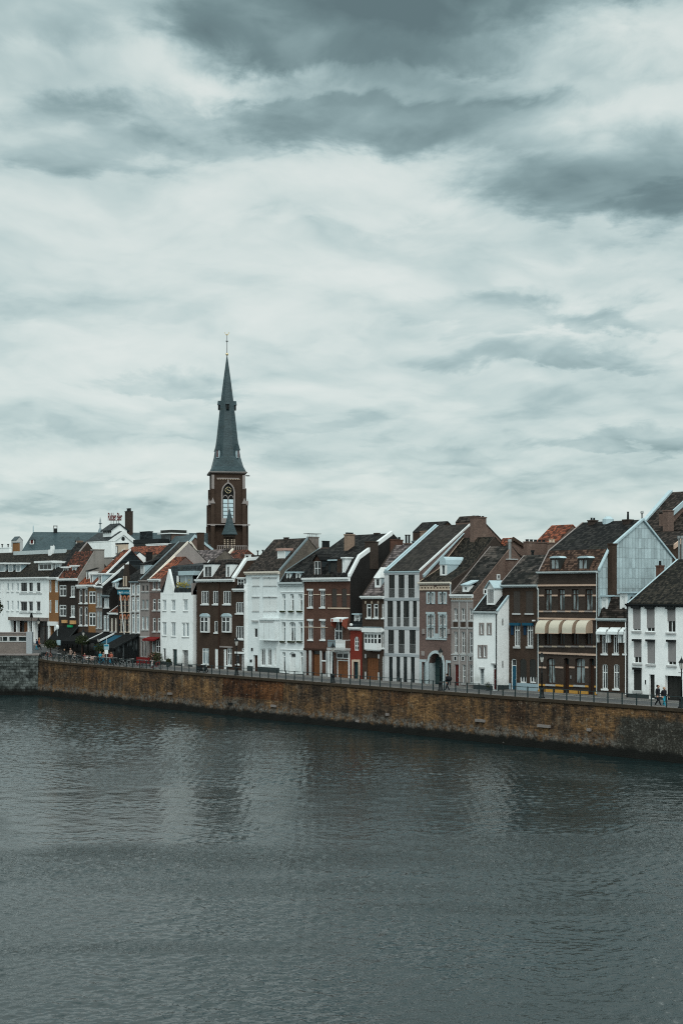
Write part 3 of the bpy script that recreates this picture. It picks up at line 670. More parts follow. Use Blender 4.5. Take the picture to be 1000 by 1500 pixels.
for y in (911, 973):
    dd, zz = G(735, y, h.sr); MB().box(h.sr, h.sr+.03, dd, dd+.12, zz-.35, zz+.35).build('wall_tie', 'shutter_dark', h.root)
h.dormer(712.3, 862, 723.3, 886, nv=2, wall='white_trim', side='white_trim', roof='zinc_plain', kind='gable', rise=.75, ins=(.1, .1, .12, .06), ov=.22, dd=.55)
h.done()

# --- narrow grey stone house
h = H('stone_house', 'narrow grey stone house with three tall windows per floor, dentil cornice and dark red door', 660.3, 692.6, 871.2, 'stone_mauve', 'tile_patchy', [(717.3, 802)], 'L', gut=('white_trim', .32, .34), sidemat='brick_mixed')
for x0, x1 in ((664.2, 669.6), (675.4, 680.8), (686.8, 691.8)):
    h.win(x0, 891, x1, 908.6, nv=1, tr=(.5,), rev=.18, fw=.07, sill=('stone_grey', .15, .08), arch=.3); h.box(x0-.6, 911.5, x1+.4, 918, 'brick_brown', .03, name='brick_panel')
    h.win(x0, 925.3, x1, 957, nv=1, tr=(.35, .7), rev=.18, fw=.07, sill=('stone_grey', .15, .08))
    f = h.win(x0+.9, 962, x1-1.6, 967.2, nv=0, tr=(), fr='black_metal', rev=.1, fw=.04, sur=('stone_grey', .12))
for x0, x1 in ((676.5, 681.4), (687.2, 692)): h.win(x0, 973.5, x1, 1001, nv=1, tr=(.35, .66), rev=.18, fw=.07, sill=('stone_grey', .15, .08))
h.door(665, 973, 671.3, 1006.5, 'door_red', 'stone_grey', rev=.2, fw=.05)
for y in (876.6,): 
    for i in range(10): h.box(662+i*3.05, 875.2, 663.9+i*3.05, 878.4, 'stone_cream', .12, name='dentil')
h.box(660.6, 879.2, 692.4, 881, 'stone_grey', .07, name='string_course'); h.box(660.6, 919, 692.4, 920.6, 'stone_grey', .07, name='string_course'); h.box(660.6, 958.6, 692.4, 960, 'stone_grey', .07, name='string_course')
for x in (672.4, 683.8): h.box(x, 882, x+.9, 1004, 'stone_grey', .07, name='pilaster')
h.verge('L', 'stone_mauve', .14, .05, 1); h.verge('R', 'brick_mixed', .12, .02, 1)
h.dormer(676.8, 857.5, 686, 868.6, nv=0, wall='white_trim', side='white_trim', roof='zinc_plain', kind='slope', rise=.5, ins=(.3, .3, .25, .1), ov=.2)
for x, y, r_ in ((729, 845, .5), (709.5, 866.5, .5)):
    dd, zz = G(x, y, h.sr); m = MB(); m.box(h.sr, h.sr+.08, dd-r_*.5, dd+r_*.5, zz-r_*.6, zz+r_*.6); f = m.build('window', 'white_trim', h.root); MB().box(h.sr+.081, h.sr+.09, dd-r_*.22, dd+r_*.22, zz-r_*.32, zz+r_*.32).build('pane', 'glass', f)
dd, zz = G(742, 820, h.sr); MB().box(h.sr-.6, h.sr+.45, dd-.1, dd+1.1, zz-2.4, zz).build('chimney', 'brick_mixed', h.root); MB().box(h.sr-.7, h.sr+.55, dd-.2, dd+1.2, zz, zz+.12).build('chimney_cap', 'stone_grey', h.root)
MB().lathe(h.sr-.05, dd+.5, [(.17, zz+.1), (.17, zz+2.0), (.24, zz+2.0), (.2, zz+2.3)], 10).build('flue', 'steel', h.root)
h.done()

# --- brick house with the stone archway
h = H('archway_house', 'red brown brick house with a tall stone archway, grey window surrounds and barrel dormer', 614, 660.3, 853, 'brick_rose', 'tile_moss', [(641.5, 835), (678, 789.5)], 'L', gut=('cream_trim', .24, .34), sidemat='brick_umber')
for x0, x1 in ((626.2, 629.9), (631.3, 635), (643.4, 647.2), (648.8, 652.4)): h.win(x0, 869, x1, 883.2, nv=1, tr=(), rev=.16, fw=.06, sur=('stone_blue', .20))
for x0, x1 in ((626.2, 629.9), (631.5, 635.2), (643.6, 647.4), (649, 652.7)):
    h.win(x0, 901.5, x1, 915.5, nv=1, tr=(), rev=.16, fw=.06, sur=('stone_blue', .18)); h.win(x0, 919.5, x1, 933.5, nv=1, tr=(), rev=.16, fw=.06, sur=('stone_blue', .18))
h.box(623.6, 896.4, 636.2, 899.6, 'stone_blue', .06, name='lintel'); h.box(641, 896.6, 654, 899.8, 'stone_blue', .06, name='lintel'); h.box(624, 935.2, 654, 937.2, 'stone_blue', .09, name='sill'); h.box(636.8, 928, 641.6, 935, 'stone_blue', .04, name='apron_panel')
q = h.opening(628, 957, 649, 1004.5, 1.0, 1.0); a, b, z0, z1, r_ = q['a'], q['b'], q['z0'], q['z1'], q['arch']; zs = z1-r_
m = MB(); A = arch_pts(a-.28, b+.28, zs, r_+.32, 12); B = arch_pts(a, b, zs, r_, 12)
for i in range(12): m.prism([B[i], B[i+1], A[i+1], A[i]], DF-.10, DF+.03, 'Y')
m.box(a-.28, a, DF-.10, DF+.03, h.zg-.1, zs); m.box(b, b+.28, DF-.10, DF+.03, h.zg-.1, zs)
m.box(a-.36, a, DF-.13, DF+.03, h.zg-.1, h.zg+.6); m.box(b, b+.36, DF-.13, DF+.03, h.zg-.1, h.zg+.6); arch_o = m.build('stone_arch', 'stone_blue', h.root)
m = MB(); m.box(a, a+.06, DF+.03, DF+.98, h.zg, zs); m.build('stone_jamb', 'stone_blue', arch_o)
m = MB(); m.prism([(a, h.zg), (b, h.zg)]+arch_pts(a, b, zs, r_, 12)[::-1], DF+.9, DF+.97, 'Y'); dr = m.build('door', 'door_green', h.root)
m = MB(); m.box((a+b)/2-.02, (a+b)/2+.02, DF+.88, DF+.9, h.zg, z1-.1)
for k in range(4): m.box(a+.1, b-.1, DF+.885, DF+.9, h.zg+.9*k+.1, h.zg+.9*k+.16)
m.build('moulding', 'door_teal', dr)
for k in range(3): MB().ball(((a+b)/2+.5, DF+.87, h.zg+1.3+k*.75), .06).build('door_stud', 'white_trim', dr)
h.door(618, 970.5, 622.3, 1001, 'door_green', 'stone_blue', arch=.6, rev=.3, fw=.05, handle=False); h.door(655.3, 972, 659.6, 1004, 'door_green', 'stone_blue', arch=.6, rev=.3, fw=.05, handle=False)
for x0, x1, y0, y1 in ((614.4, 617.6, 966, 1001), (622.7, 624.6, 966, 1002), (653, 655, 967, 1004)): h.box(x0, y0, x1, y1, 'stone_blue', .05, name='stone_pier')
h.box(614.4, 966, 624.6, 969.4, 'stone_blue', .06, name='lintel'); h.box(653, 967.5, 660, 971, 'stone_blue', .06, name='lintel')
h.box(617, 953.5, 621.8, 960.3, 'stone_mauve', .05, name='wall_plaque')
for x in (620.6, 657.6): h.box(x-1.6, 921, x+1.6, 928.6, 'stone_mauve', .14, name='wall_bracket')
h.box(615, 858, 636, 860, 'stone_cream', .13, name='string_course'); h.box(615, 862.4, 660, 864.6, 'stone_cream', .12, name='string_course'); h.box(640, 858, 660, 860, 'stone_cream', .13, name='string_course')
for i in range(10): h.box(615.2+i*4.5, 860, 617.6+i*4.5, 862.4, 'stone_cream', .12, name='dentil')
h.pipe(660.2, 855, 871, 'grey_trim', .06); h.verge('L', 'stone_cream', .11, .03, 2); h.verge('R', 'brick_umber', .12, .02, 2)
h.dormer(644, 827, 653.2, 844.5, nv=0, wall='white_trim', side='zinc_plain', roof='zinc_plain', kind='barrel', rise=.88, ins=(.25, .2, .2, .05), back=6.0)
h.done()

# --- modern concrete-framed house
h = H('modern_house', 'modern house of pale concrete frames with tall dark openings and plain sloping roof', 562.4, 614, 837.2, 'concrete', 'tile_flat', [(688, 769)], 'R', gut=('zinc_plain', .14, .1), sidemat='brick_rose')
rows = [((569, 577.8), (583.2, 592), (597.5, 606.8), 842, 875.4), ((567, 575.4), (580.4, 586.2), (590.4, 599), (604.2, 610), 880.2, 917.8), ((568.2, 576.8), (583.2, 592.2), (599.2, 608.4), 922.8, 957), ((569.2, 574.8), (580.2, 585.8), (590.5, 596), (601.2, 607), 962, 1000.4)]
for k, rw in enumerate(rows):
    y0, y1 = rw[-2], rw[-1]
    for x0, x1 in rw[:-2]:
        f = h.win(x0, y0, x1, y1, nv=1, tr=(), fr='dark_metal', fw=.05, pane='glass' if k == 3 else 'glass_dark', rev=.13, glazed=1)
        if k < 3:
            q = h.holes[-1]; m = MB(); zr = q['z0']+1.0; m.box(q['a'], q['b'], DF+.0, DF+.03, zr, zr+.05)
            n_ = 7
            for i in range(n_): m.box(q['a']+(q['b']-q['a'])*(i+.5)/n_-.012, q['a']+(q['b']-q['a'])*(i+.5)/n_+.012, DF+.005, DF+.025, q['z0'], zr)
            m.build('balustrade', 'steel', f)
for y in (839.6, 877.8, 920.3, 959.5): h.box(562.6, y-1.9, 613.8, y+1.9, 'concrete_dark', .04, name='floor_beam')
h.verge('R', 'white_trim', .15, .04, 1); m = MB(); P = h.pf
for o_, hh, ww in ((0, .30, .32), (.36, .16, .26)): m.prism([(P[0][0], P[0][1]), (P[1][0], P[1][1]), (P[1][0], P[1][1]+hh), (P[0][0], P[0][1]+hh)], h.sl+.02+o_, h.sl+.02+o_+ww, 'X')
m.build('verge', 'zinc_plain', h.root)
m = MB(); m.prism([G(619, 846, h.sr), G(676, 783, h.sr), G(678, 781, h.sr), G(618, 842, h.sr)], h.sr, h.sr+.25, 'X'); m.build('flashing', 'zinc_plain', h.root)
d_, z_ = G(688, 771, h.sr); MB().tube((h.sr+.12, d_, z_), (h.sr+.12, d_, z_-2.2), .08).build('downpipe', 'white_trim', h.root)
h.done(); h8 = h

# --- narrow brick house with the white oriel
h = H('brick_house', 'narrow dark red brick house with white oriel bay over a brown garage door', 530.3, 562.4, 873.6, 'brick_brown', 'tile_mauve', [(579, 800)], 'L', gut=('white_trim', .30, .42))
for x0, x1 in ((536.6, 543.4), (547, 553.8)): h.win(x0, 884.5, x1, 905, nv=0, tr=(.72,), rev=.12, fw=.13, sill=WSILL)
for x in (534.8, 544, 553.2): h.box(x, 880.2, x+1.6, 884.2, 'stone_cream', .08, name='stone_block')
for x in (559.2,): h.win(x, 884.5, x+2.8, 905, nv=0, tr=(.72,), rev=.12, fw=.1, sill=WSILL); h.win(x, 925, x+2.8, 949, nv=0, tr=(.72,), rev=.12, fw=.1, sill=WSILL, lintel=('white_trim', .3, .14))
h.door(537.5, 963.5, 554, 997.5, 'wood_brown', 'wood_brown', rev=.18, panels=4, name='garage_door', fw=.05)
h.door(560, 962, 562.1, 998, 'door_green', 'white_trim', rev=.1, fw=.05, handle=False)
for x0, y0, y1 in ((534.6, 958, 964), (553.6, 958.5, 964.5), (534.4, 984, 996), (553.6, 985, 998)): h.box(x0, y0, x0+2, y1, 'stone_grey', .07, name='quoin')
# oriel
a, b, z0, z1 = h.rect(531.5, 926, 554, 951.5, DF-.55); d_ = DF-.75
a = S(533.2, d_); b = S(553.2, d_)-.15
m = MB(); m.box(a, b, d_, DF, z0, z0+.75); m.box(a, b, d_, DF, z1-.25, z1); 
for i in range(5): c = a+(b-a)*i/4; c0 = max(a, c-.07); m.box(c0, min(b, c+.07), d_, d_+.1, z0+.75, z1-.25)
for i in range(2): c = d_+.1+(DF-.2-d_)*i; m.box(b-.1, b, c, c+.1, z0+.75, z1-.25); m.box(a, a+.1, c, c+.1, z0+.75, z1-.25)
m.box(a+.07, b-.1, d_+.02, d_+.08, z1-.75, z1-.65); m.box(b-.08, b-.02, d_+.2, DF-.1, z1-.75, z1-.65)
bay = m.build('oriel_bay', 'white_trim', h.root); MB().box(a+.05, b-.05, d_+.06, DF-.03, z0+.7, z1-.2).build('pane', 'glass', bay)
m = MB(); m.box(a-.2, b+.2, d_-.25, DF-.01, z1+.002, z1+.5); m.box(a+.1, b-.1, d_+.15, DF-.01, z0-.14, z0-.002); m.build('canopy', 'white_trim', bay); MB().box(a-.1, b+.1, d_-.12, DF-.01, z1+.502, z1+.62).build('flashing', 'lead', bay)
h.dormer(548.6, 846.5, 557, 862, nv=0, wall='white_trim', side='zinc_plain', roof='white_trim', kind='hip', rise=1.15, ins=(.2, .2, .3, .1), ov=.12)
h.verge('L', 'brick_umber', .2, .08, 1); h.done()

# --- narrow red house
h = H('red_house', 'very narrow red painted house with arched white window and dark teal door', 512.6, 530.3, 919.3, 'red_paint', 'slate_dark', [(1.2, 1.5), (5, 1.8)], 'M', depth=6, gut=('white_trim', .30, .40), d=DF-.06, sr=S(530.3, DF)-.02)
h.win(519, 932.3, 525.2, 953, nv=1, tr=(.33, .62), arch=1.0, rev=.12, fw=.10)
h.door(518, 969.5, 525, 995.5, 'door_teal', 'door_teal', rev=.22, fw=.05); 
for x0, y0, x1, y1 in ((515.4, 966.2, 518, 996.5), (525, 966.2, 527.4, 996.5)): h.box(x0, y0, x1, y1, 'stone_cream', .07, name='door_surround')
h.box(518, 966.2, 525, 969.3, 'stone_cream', .07, name='door_surround')
h.dormer(518.6, 900.5, 526, 916, nv=1, tr=(.35, .65), side='zinc_plain', dd=.5, ins=(.2, .12, .12, .1), ov=.22)
MB().ball((S(514.5, DF-.3), DF-.35, Zd(514, 915, DF)), .22, 8, 5, 0, 1.4, .5, .8).build('satellite_dish', 'white_trim', h.root)
h.done()

# --- double red brick house
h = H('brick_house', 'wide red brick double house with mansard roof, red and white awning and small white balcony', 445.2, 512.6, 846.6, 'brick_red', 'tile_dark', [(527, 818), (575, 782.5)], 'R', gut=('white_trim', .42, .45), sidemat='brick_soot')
for x0, x1 in ((451.2, 458), (469, 475.8)):
    h.win(x0, 865, x1, 889.6, nv=1, tr=(.72,), rev=.14, fw=.11, sill=WSILL, lintel=('white_trim', .2, .1)); h.win(x0+.3, 909.4, x1+.3, 937, nv=1, tr=(.72,), rev=.14, fw=.11, sill=WSILL, lintel=('white_trim', .22, .12))
for x0, x1 in ((485.8, 493.2), (500.4, 507.6)):
    h.win(x0, 862, x1, 889.5, nv=0, tr=(), rev=.16, fr='shutter_brown', pane='shutter_brown', shut=(.97, 'shutter_brown'), arch=.3)
for x0, x1 in ((445.6, 450.4), (459, 468.4), (476.6, 480)): h.box(x0, 870.4, x1, 871.5, 'stone_cream', .05, name='stone_band')
for x0, x1 in ((480.4, 485), (493.6, 499.8), (508.2, 512.3)): h.box(x0, 870.2, x1, 871.8, 'stone_cream', .07, name='stone_band')
h.box(480.4, 890, 512.4, 891.8, 'stone_cream', .1, name='string_course'); h.box(445.6, 918.4, 480, 919.3, 'stone_cream', .04, name='stone_band')
h.win(489.4, 910, 501.4, 938.5, nv=1, tr=(.5,), rev=.14, fw=.14, name='balcony_door')
# left ground floor
h.box(445.6, 950, 479.8, 952.6, 'wood_dark', .14, name='fascia')
q = h.opening(449.2, 953, 453.2, 991.5, 0, .5); MB().box(q['a'], q['b'], DF+.4, DF+.45, q['z0'], q['z1']).build('door', 'wood_dark', h.root)
h.door(457.2, 953, 469, 992.5, 'wood_brown', 'wood_dark', rev=.3, panels=2, fw=.06, light=.14)
h.win(472.4, 955, 477.6, 967, nv=0, tr=(), rev=.14, fr='wood_dark', sill=WSILL)
for x0, x1 in ((445.8, 449), (453.4, 456.6), (469.5, 471.8), (478.2, 480.2)): h.box(x0, 952.8, x1, 992.4, 'stone_grey', .12, name='pilaster')
h.box(470, 987.5, 480.2, 993, 'stone_grey', .14, name='plinth_block')
# right ground floor and balcony
h.door(492.6, 966.5, 510, 996, 'wood_brown', 'white_trim', rev=.2, panels=2, fw=.14)
h.win(491.6, 956.5, 511, 964.8, nv=1, tr=(), rev=.16, fw=.1)
for x0, x1 in ((480.8, 483.5), (485, 488.4), (510.6, 512.3)): h.box(x0, 953, x1, 995.5, 'white_trim', .08, name='pilaster')
a, b, z0, z1 = h.rect(477.2, 949, 505, 952.2, DF-.5); m = MB(); m.box(S(479, DF-.9), S(505.5, DF-.9), DF-.95, DF+.0, z0, z1); bal = m.build('balcony', 'stone_grey', h.root)
m = MB(); zt = z1+1.0; dd = DF-.92
xa, xb = S(491.5, dd), S(504.8, dd)
m.box(xa, xb, dd, dd+.05, zt-.06, zt)
for i in range(14): c = xa+(xb-xa)*i/13; m.box(c-.035, c+.035, dd+.005, dd+.045, z1, zt-.06)
m.box(xa, xb, dd+.01, dd+.04, z1+.1, z1+.55); m.box(xb-.05, xb, dd+.05, DF, zt-.06, zt); m.build('railing', 'white_trim', bal)
m = MB(); xc = S(479.5, dd); m.box(xc, xa-.03, dd+.01, dd+.05, zt-.25, zt-.05); m.box(xc, xa-.03, dd+.015, dd+.04, z1+.08, zt-.3); m.build('railing', 'lead', bal)
h.box(491, 953.2, 512.4, 956, 'white_trim', .2, name='fascia')
# the red and white awning over the balcony door
a, b, z0, z1 = h.rect(486.4, 904, 504, 912, DF-.5); d_ = DF-1.0
a = S(484.6, d_); b = S(501, d_)
m = MB(); m.prism([(DF-.01, z1), (DF-.01, z1-.1), (d_, z0+.35), (d_, z0+.48)], a, b, 'X'); m.box(a, b, d_-.03, d_, z0+.1, z0+.5); aw = m.build('awning', 'white_stain', h.root)
m = MB(); m.prism([(DF-.01, z1-.12), (d_, z0+.35), (d_, z0-.35), (DF-.3, z0-.75)], a, a+.05, 'X'); m.prism([(DF-.01, z1-.12), (d_, z0+.35), (d_, z0-.35), (DF-.3, z0-.75)], b-.05, b, 'X')
m.box(a+.12, a+.4, d_-.045, d_-.031, z0+.12, z0+.44); m.box(b-.4, b-.12, d_-.045, d_-.031, z0+.12, z0+.44); m.build('valance', 'awning_orange', aw)
h.verge('R', 'white_trim', .46, .30, 2); h.verge('L', 'tile_dark', .1, .0, 2)
h.dormer(459.6, 821.5, 470, 843.6, nv=1, tr=(.5,), wall='wood_dark', side='slate_dark', roof='tile_dark', kind='gable', rise=.75, ins=(.06, .06, .05, .04), ov=.15)
h.dormer(481.6, 821.5, 493, 843, nv=0, wall='slate_dark', side='slate_dark', roof='zinc_plain', pane='shutter_dark', fr='slate_dark', dd=.35, back=1.2)
h.chimney(493.4, 819, 500.8, 844, .8, 'brick_brown', 0, None, dd=.35); h.dormer(501.2, 818, 505, 842, nv=0, wall='white_trim', side='white_trim', roof='white_trim', pane='shutter_white', dd=.3, back=1.9, ins=(.05, .05, .05, .05))
h.chimney(503.8, 782.2, 519.4, 808, .32, 'brick_tan', 3, None, potm='black_metal', poth=.2, potr=.2)
sR = h.sr; dd, zz = G(541.5, 815, sR); d2, z2 = G(553.5, 800, sR); m = MB(); zt = CZ-(794-HY)*T(546, dd); m.box(sR-.9, sR+.04, dd, d2, zz-1.5, zt); m.box(sR-.96, sR+.1, dd-.06, d2+.06, zt, zt+.12); m.build('chimney', 'brick_umber', h.root)
dd, zz = G(571, 800, sR); d2, z2 = G(589.5, 800, sR); m = MB(); zt = CZ-(791-HY)*T(580, dd); m.box(sR-.8, sR+.07, dd, d2, zz-4, zt); m.box(sR-.86, sR+.12, dd-.06, d2+.06, zt, zt+.12); o = m.build('chimney', 'brick_red', h.root)
for i in range(4): MB().lathe(sR-.35, dd+(d2-dd)*(i+.5)/4, [(.16, zt+.1), (.14, zt+.42), (.16, zt+.45)], 8).build('chimney_pot', 'black_metal', o)
h.chimney(547.5, 780.4, 556, 784, .5, 'brick_umber'); h.done(); h11 = h
# --- white house with flower boxes
h = H('white_house', 'white house with flower boxes under narrow windows and two small mansard dormers', 409.4, 445.2, 853.2, 'white_stain', 'tile_dark', [(419.5, 836.5), (467, 805)], 'L', gut=('grey_trim', .42, .36))
for x0, x1 in ((412.6, 418), (424.8, 430.2), (437, 442.8)):
    f = h.win(x0, 870, x1, 896, nv=0, tr=(.7,), pane='glass_curtain', rev=.3, fw=.18, sill=('stone_grey', .14, .2)); h.box(x0-1, 894.6, x1+.6, 896.8, 'leaf_dark', .26, name='flower_box', parent=f)
for x0, x1, k in ((412.6, 418, 0), (423.6, 432.8, .35), (437, 443, 0)):
    f = h.win(x0, 911, x1, 940.5, nv=1 if k else 0, tr=(.74,), pane='glass_curtain', rev=.3, fw=.17, arch=k, sill=('stone_grey', .14, .2)); h.box(x0-1, 939, x1+.4, 941.2, 'leaf_dark', .26, name='flower_box', parent=f)
for x0, x1, k in ((413, 418, .3), (438.8, 443.6, .3)): h.win(x0, 955, x1, 986, nv=0, tr=(.78,), pane='glass_curtain', rev=.25, fw=.16, arch=k)
h.door(423.8, 955.5, 433, 988.5, 'shutter_white', 'white_trim', light=.22, arch=.4, rev=.25, fw=.2)
h.box(409.6, 985.8, 423.4, 988.8, 'plinth_dark', .05, name='plinth'); h.box(433.4, 987.2, 444.8, 990.4, 'plinth_dark', .05, name='plinth')
for y in (867, 907.3, 951.5): h.box(411, y, 444.6, y+.8, 'white_trim', .08, name='string_course')
for x0, x1 in ((419.4, 425), (433.4, 439)): h.dormer(x0, 839.2, x1, 850.6, nv=0, side='zinc_plain', roof='zinc_plain', fr='white_trim', pane='glass_curtain', dd=.3, ins=(.1, .1, .08, .08), ov=.16, back=2.0)
h.verge('L', 'lead', .2, .05, 2); h.done()

# --- tall white house with the bay
h = H('white_house', 'tall white house with closed white shutters, projecting bay and steep brown tiled roof', 360.2, 409.4, 837.6, 'white_stain', 'tile_brown', [(451, 789.3)], 'R', sidemat='brick_rubble', gut=('cream_trim', .34, .38))
for x0, x1, y0, y1 in ((370, 379.8, 846.5, 858.3), (386, 395, 846.5, 858.3), (395.4, 405, 846.5, 858.3), (370, 379.8, 875, 895.5), (386, 395, 875, 895.5), (395.4, 405, 875, 895.5)):
    h.win(x0, y0, x1, y1, nv=0, tr=(), pane='shutter_white', rev=.10, fw=.06, shut=(.97, 'shutter_white'), sill=('stone_grey', .07, .06), lintel=('stone_grey', .10, .14))
h.win(372.3, 920, 377.6, 934, nv=0, tr=(), rev=.12, fw=.1); h.box(369.6, 908.6, 378.6, 910.6, 'stone_grey', .2, name='lintel')
h.door(371, 959.5, 377.4, 985.5, 'wood_dark', 'white_trim', rev=.3, fw=.04)
for x0, x1 in ((382.2, 388.4), (392, 398), (401.4, 404.6)): h.win(x0, 950, x1, 975, nv=1, tr=(), rev=.14, fw=.12)
h.box(360.6, 975.5, 370.6, 985.5, 'plinth_dark', .05, name='plinth'); h.box(377.8, 977.5, 409, 988, 'plinth_dark', .05, name='plinth')
h.box(368.6, 949, 370.4, 953.4, 'black_metal', .1, name='wall_lamp'); h.box(366.3, 966, 369.2, 970, 'black_metal', .05, name='letter_box')
d_ = DF-.7; a, b = S(379.5, d_), S(402, d_); z0, z1 = Zd(390, 937, d_), Zd(390, 908, d_)
m = MB(); m.box(a, b, d_, DF-.01, z0, z1); m.box(a-.12, b+.12, d_-.14, DF-.01, z1, z1+.2); m.box(a-.05, b+.05, d_-.06, DF-.01, z0-.1, z0-.002); bay = m.build('bay', 'white_stain', h.root)
m = MB(); m.box(a+.2, b-.2, d_-.03, d_-.002, z1-.35, z1-.15)
for i in range(1, 3): c = a+(b-a)*i/3; m.box(c-.02, c+.02, d_-.02, d_-.002, z0+.1, z1-.4)
m.build('moulding', 'stone_grey', bay); m = MB(); m.box(a, b, d_+.02, d_+.05, z1+.95, z1+1.0); 
for i in range(12): c = a+(b-a)*i/11; m.box(c-.015, c+.015, d_+.02, d_+.05, z1+.2, z1+.95)
m.build('railing', 'white_trim', bay)
h.dormer(406.2, 806.5, 417, 819.8, nv=0, side='zinc_plain', roof='copper_pink', fr='white_trim', pane='shutter_white', ins=(.12, .08, .1, .1), ov=.12, fas=.3)
h.verge('R', 'lead', .2, .1, 1); h.box(358.5, 855, 362.4, 985, 'white_paint', .12, name='pilaster'); h.chimney(415.5, 787, 423, 791, .6, 'brick_umber'); h.done()

# --- low brown brick house
h = H('brick_house', 'lower brown brick house with white cornice and single dormer beside tall white house', 343.5, 360.2, 862.8, 'brick_brown', 'tile_dark', [(7.4, 6.3)], 'M', gut=('white_trim', .34, .42))
for y0, y1 in ((882, 898.5), (917, 936)): h.win(345.6, y0, 356.6, y1, nv=2, tr=(), rev=.12, fw=.11, sill=WSILL)
h.win(346, 959, 350.6, 973, nv=0, tr=(), rev=.14, sill=WSILL); h.door(353.6, 958.5, 359.6, 983.5, 'wood_dark', 'white_trim', rev=.2, fw=.13); h.box(345, 954.8, 360, 957.6, 'white_trim', .16, name='lintel')
h.win(354.4, 949.5, 359, 954, nv=0, tr=(), rev=.12, fw=.1)
h.dormer(348, 847.5, 357.4, 860, nv=1, tr=(.5,), side='slate_dark', roof='white_trim', dd=.5, ins=(.1, .1, .1, .08), ov=.18); h.done()

# --- brown brick house with two bays
h = H('brick_house', 'tall brown brick house with two white bay windows and a thick white roof verge', 288.3, 343.5, 848.8, 'brick_brown', 'tile_brown', [(362, 820.5)], 'R', gut=('white_trim', .34, .42))
h.pf = h.pf[:2]+[(h.pf[1][0]+3.2, h.pf[1][1]+.25), (h.pf[1][0]+7, h.ze+1)]
for x0, x1, n_ in ((295, 305.6, 2), (312, 319.8, 1), (327, 338, 2)): h.win(x0, 865.5, x1, 885, nv=n_, tr=(), rev=.12, fw=.12, sill=WSILL)
for x0, x1 in ((293.4, 305.2), (325, 337.2)):
    d_ = DF-.35; a, b = S(x0, d_), S(x1, d_)-.1; z0, z1 = Zd((x0+x1)/2, 926.5, d_), Zd((x0+x1)/2, 903, d_)
    m = MB(); m.box(a, b, d_, DF-.01, z0, z0+.16); m.box(a, b, d_, DF-.01, z1-.14, z1)
    for i in range(3): c = a+(b-a)*i/2; m.box(max(a, c-.09), min(b, c+.09), d_, d_+.1, z0+.16, z1-.14)
    m.box(a, a+.1, d_+.1, DF-.01, z0+.16, z1-.14); m.box(b-.1, b, d_+.1, DF-.01, z0+.16, z1-.14); m.box(a+.09, b-.09, d_+.01, d_+.08, z1-.72, z1-.62)
    bay = m.build('bay_window', 'white_trim', h.root); MB().box(a+.06, b-.06, d_+.06, DF-.02, z0+.1, z1-.1).build('pane', 'glass', bay)
    m = MB(); A = arch_pts(a-.1, b+.1, z1+.002, .42, 8); m.prism(A, d_-.1, DF-.01, 'Y'); m.build('hood', 'zinc_plain', bay)
h.win(314.2, 909.5, 319, 926.5, nv=0, tr=(), rev=.12, fw=.12, sill=WSILL)
h.win(296.2, 949.5, 305.8, 973, nv=1, tr=(.76,), rev=.14, fw=.1, pane='glass_pale', sill=WSILL); h.door(315, 950.5, 319.4, 981, 'shutter_white', 'white_trim', rev=.12, fw=.05)
h.door(328, 951, 331.6, 982.5, 'shutter_white', 'white_trim', rev=.12, fw=.05); h.win(333, 950, 339.4, 974.5, nv=1, tr=(.7,), rev=.12, fw=.1, pane='glass_curtain', sill=WSILL); h.box(323, 946.6, 341, 948.6, 'stone_mauve', .16, name='lintel')
h.pipe(321.5, 852, 980, 'wood_dark', .07)
for x0, x1, n_ in ((298.4, 311, 1), (331, 337, 0)): h.dormer(x0, 826.5, x1, 846.4, nv=n_, side='white_trim', roof='tile_dark', fas=.22, ins=(.2, .2, .12, .3), ov=.08)
h.verge('R', 'white_trim', .62, .22, 2); h.verge('L', 'white_trim', .16, .08, 1); h.done()

# --- dark gap between two houses, closed by a set-back dark block
h = H('gap_block', 'dark block closing the narrow gap between the white gabled house and the brown brick house', 282.8, 288.3, 866, 'slate_dark', 'lead', None, 'M', flat=6, d=DF+.6, gut=('lead', .1, .1), sl=S(282.8, DF), sr=S(288.3, DF))
h.win(283.6, 873, 287.6, 930, nv=0, tr=(.5,), fr='dark_metal', pane='glass_pale', rev=.1, fw=.08); h.done()

# --- white modern gable house
h = H('white_house', 'plain white modern house with pointed gable peak, loggia and yellow flowers', 235.2, 282.8, 868, 'white_paint', 'slate_dark', [(1.0, 1.0)], 'M', gut=None)
h.pf = [(DF, h.ze), (DF+1.9, h.ze+3.6), (DF+8.6, h.ze+4.3), (DF+12, h.ze+1)]
for x0, x1, y0, y1, n_ in ((238.8, 243.6, 879, 894.6, 1), (251.6, 257, 879, 895, 1), (269, 275, 878.4, 895, 1), (238.4, 243.8, 911.5, 931, 1), (251.4, 257.2, 911.8, 932.3, 1), (267.2, 271, 912.6, 933, 0), (272.8, 276.8, 912.6, 933, 0)):
    h.win(x0, y0, x1, y1, nv=n_, tr=(), rev=.14, fw=.13, pane='glass_pale', sill=('stone_grey', .1, .08), lintel=('stone_grey', .08, .03))
h.win(239, 949.4, 243, 967.5, nv=0, tr=(), rev=.2, fw=.08); h.door(253, 951, 259.4, 977, 'door_green', 'black_metal', rev=.25, fw=.05); h.door(267.2, 952.3, 275.6, 978.5, 'steel', 'black_metal', rev=.5, fw=.05, panels=2)
h.box(235.6, 969, 252.6, 975, 'plinth_dark', .05, name='plinth'); h.box(259.8, 973, 266.8, 978, 'plinth_dark', .05, name='plinth'); h.box(276, 974, 282.4, 979, 'plinth_dark', .05, name='plinth')
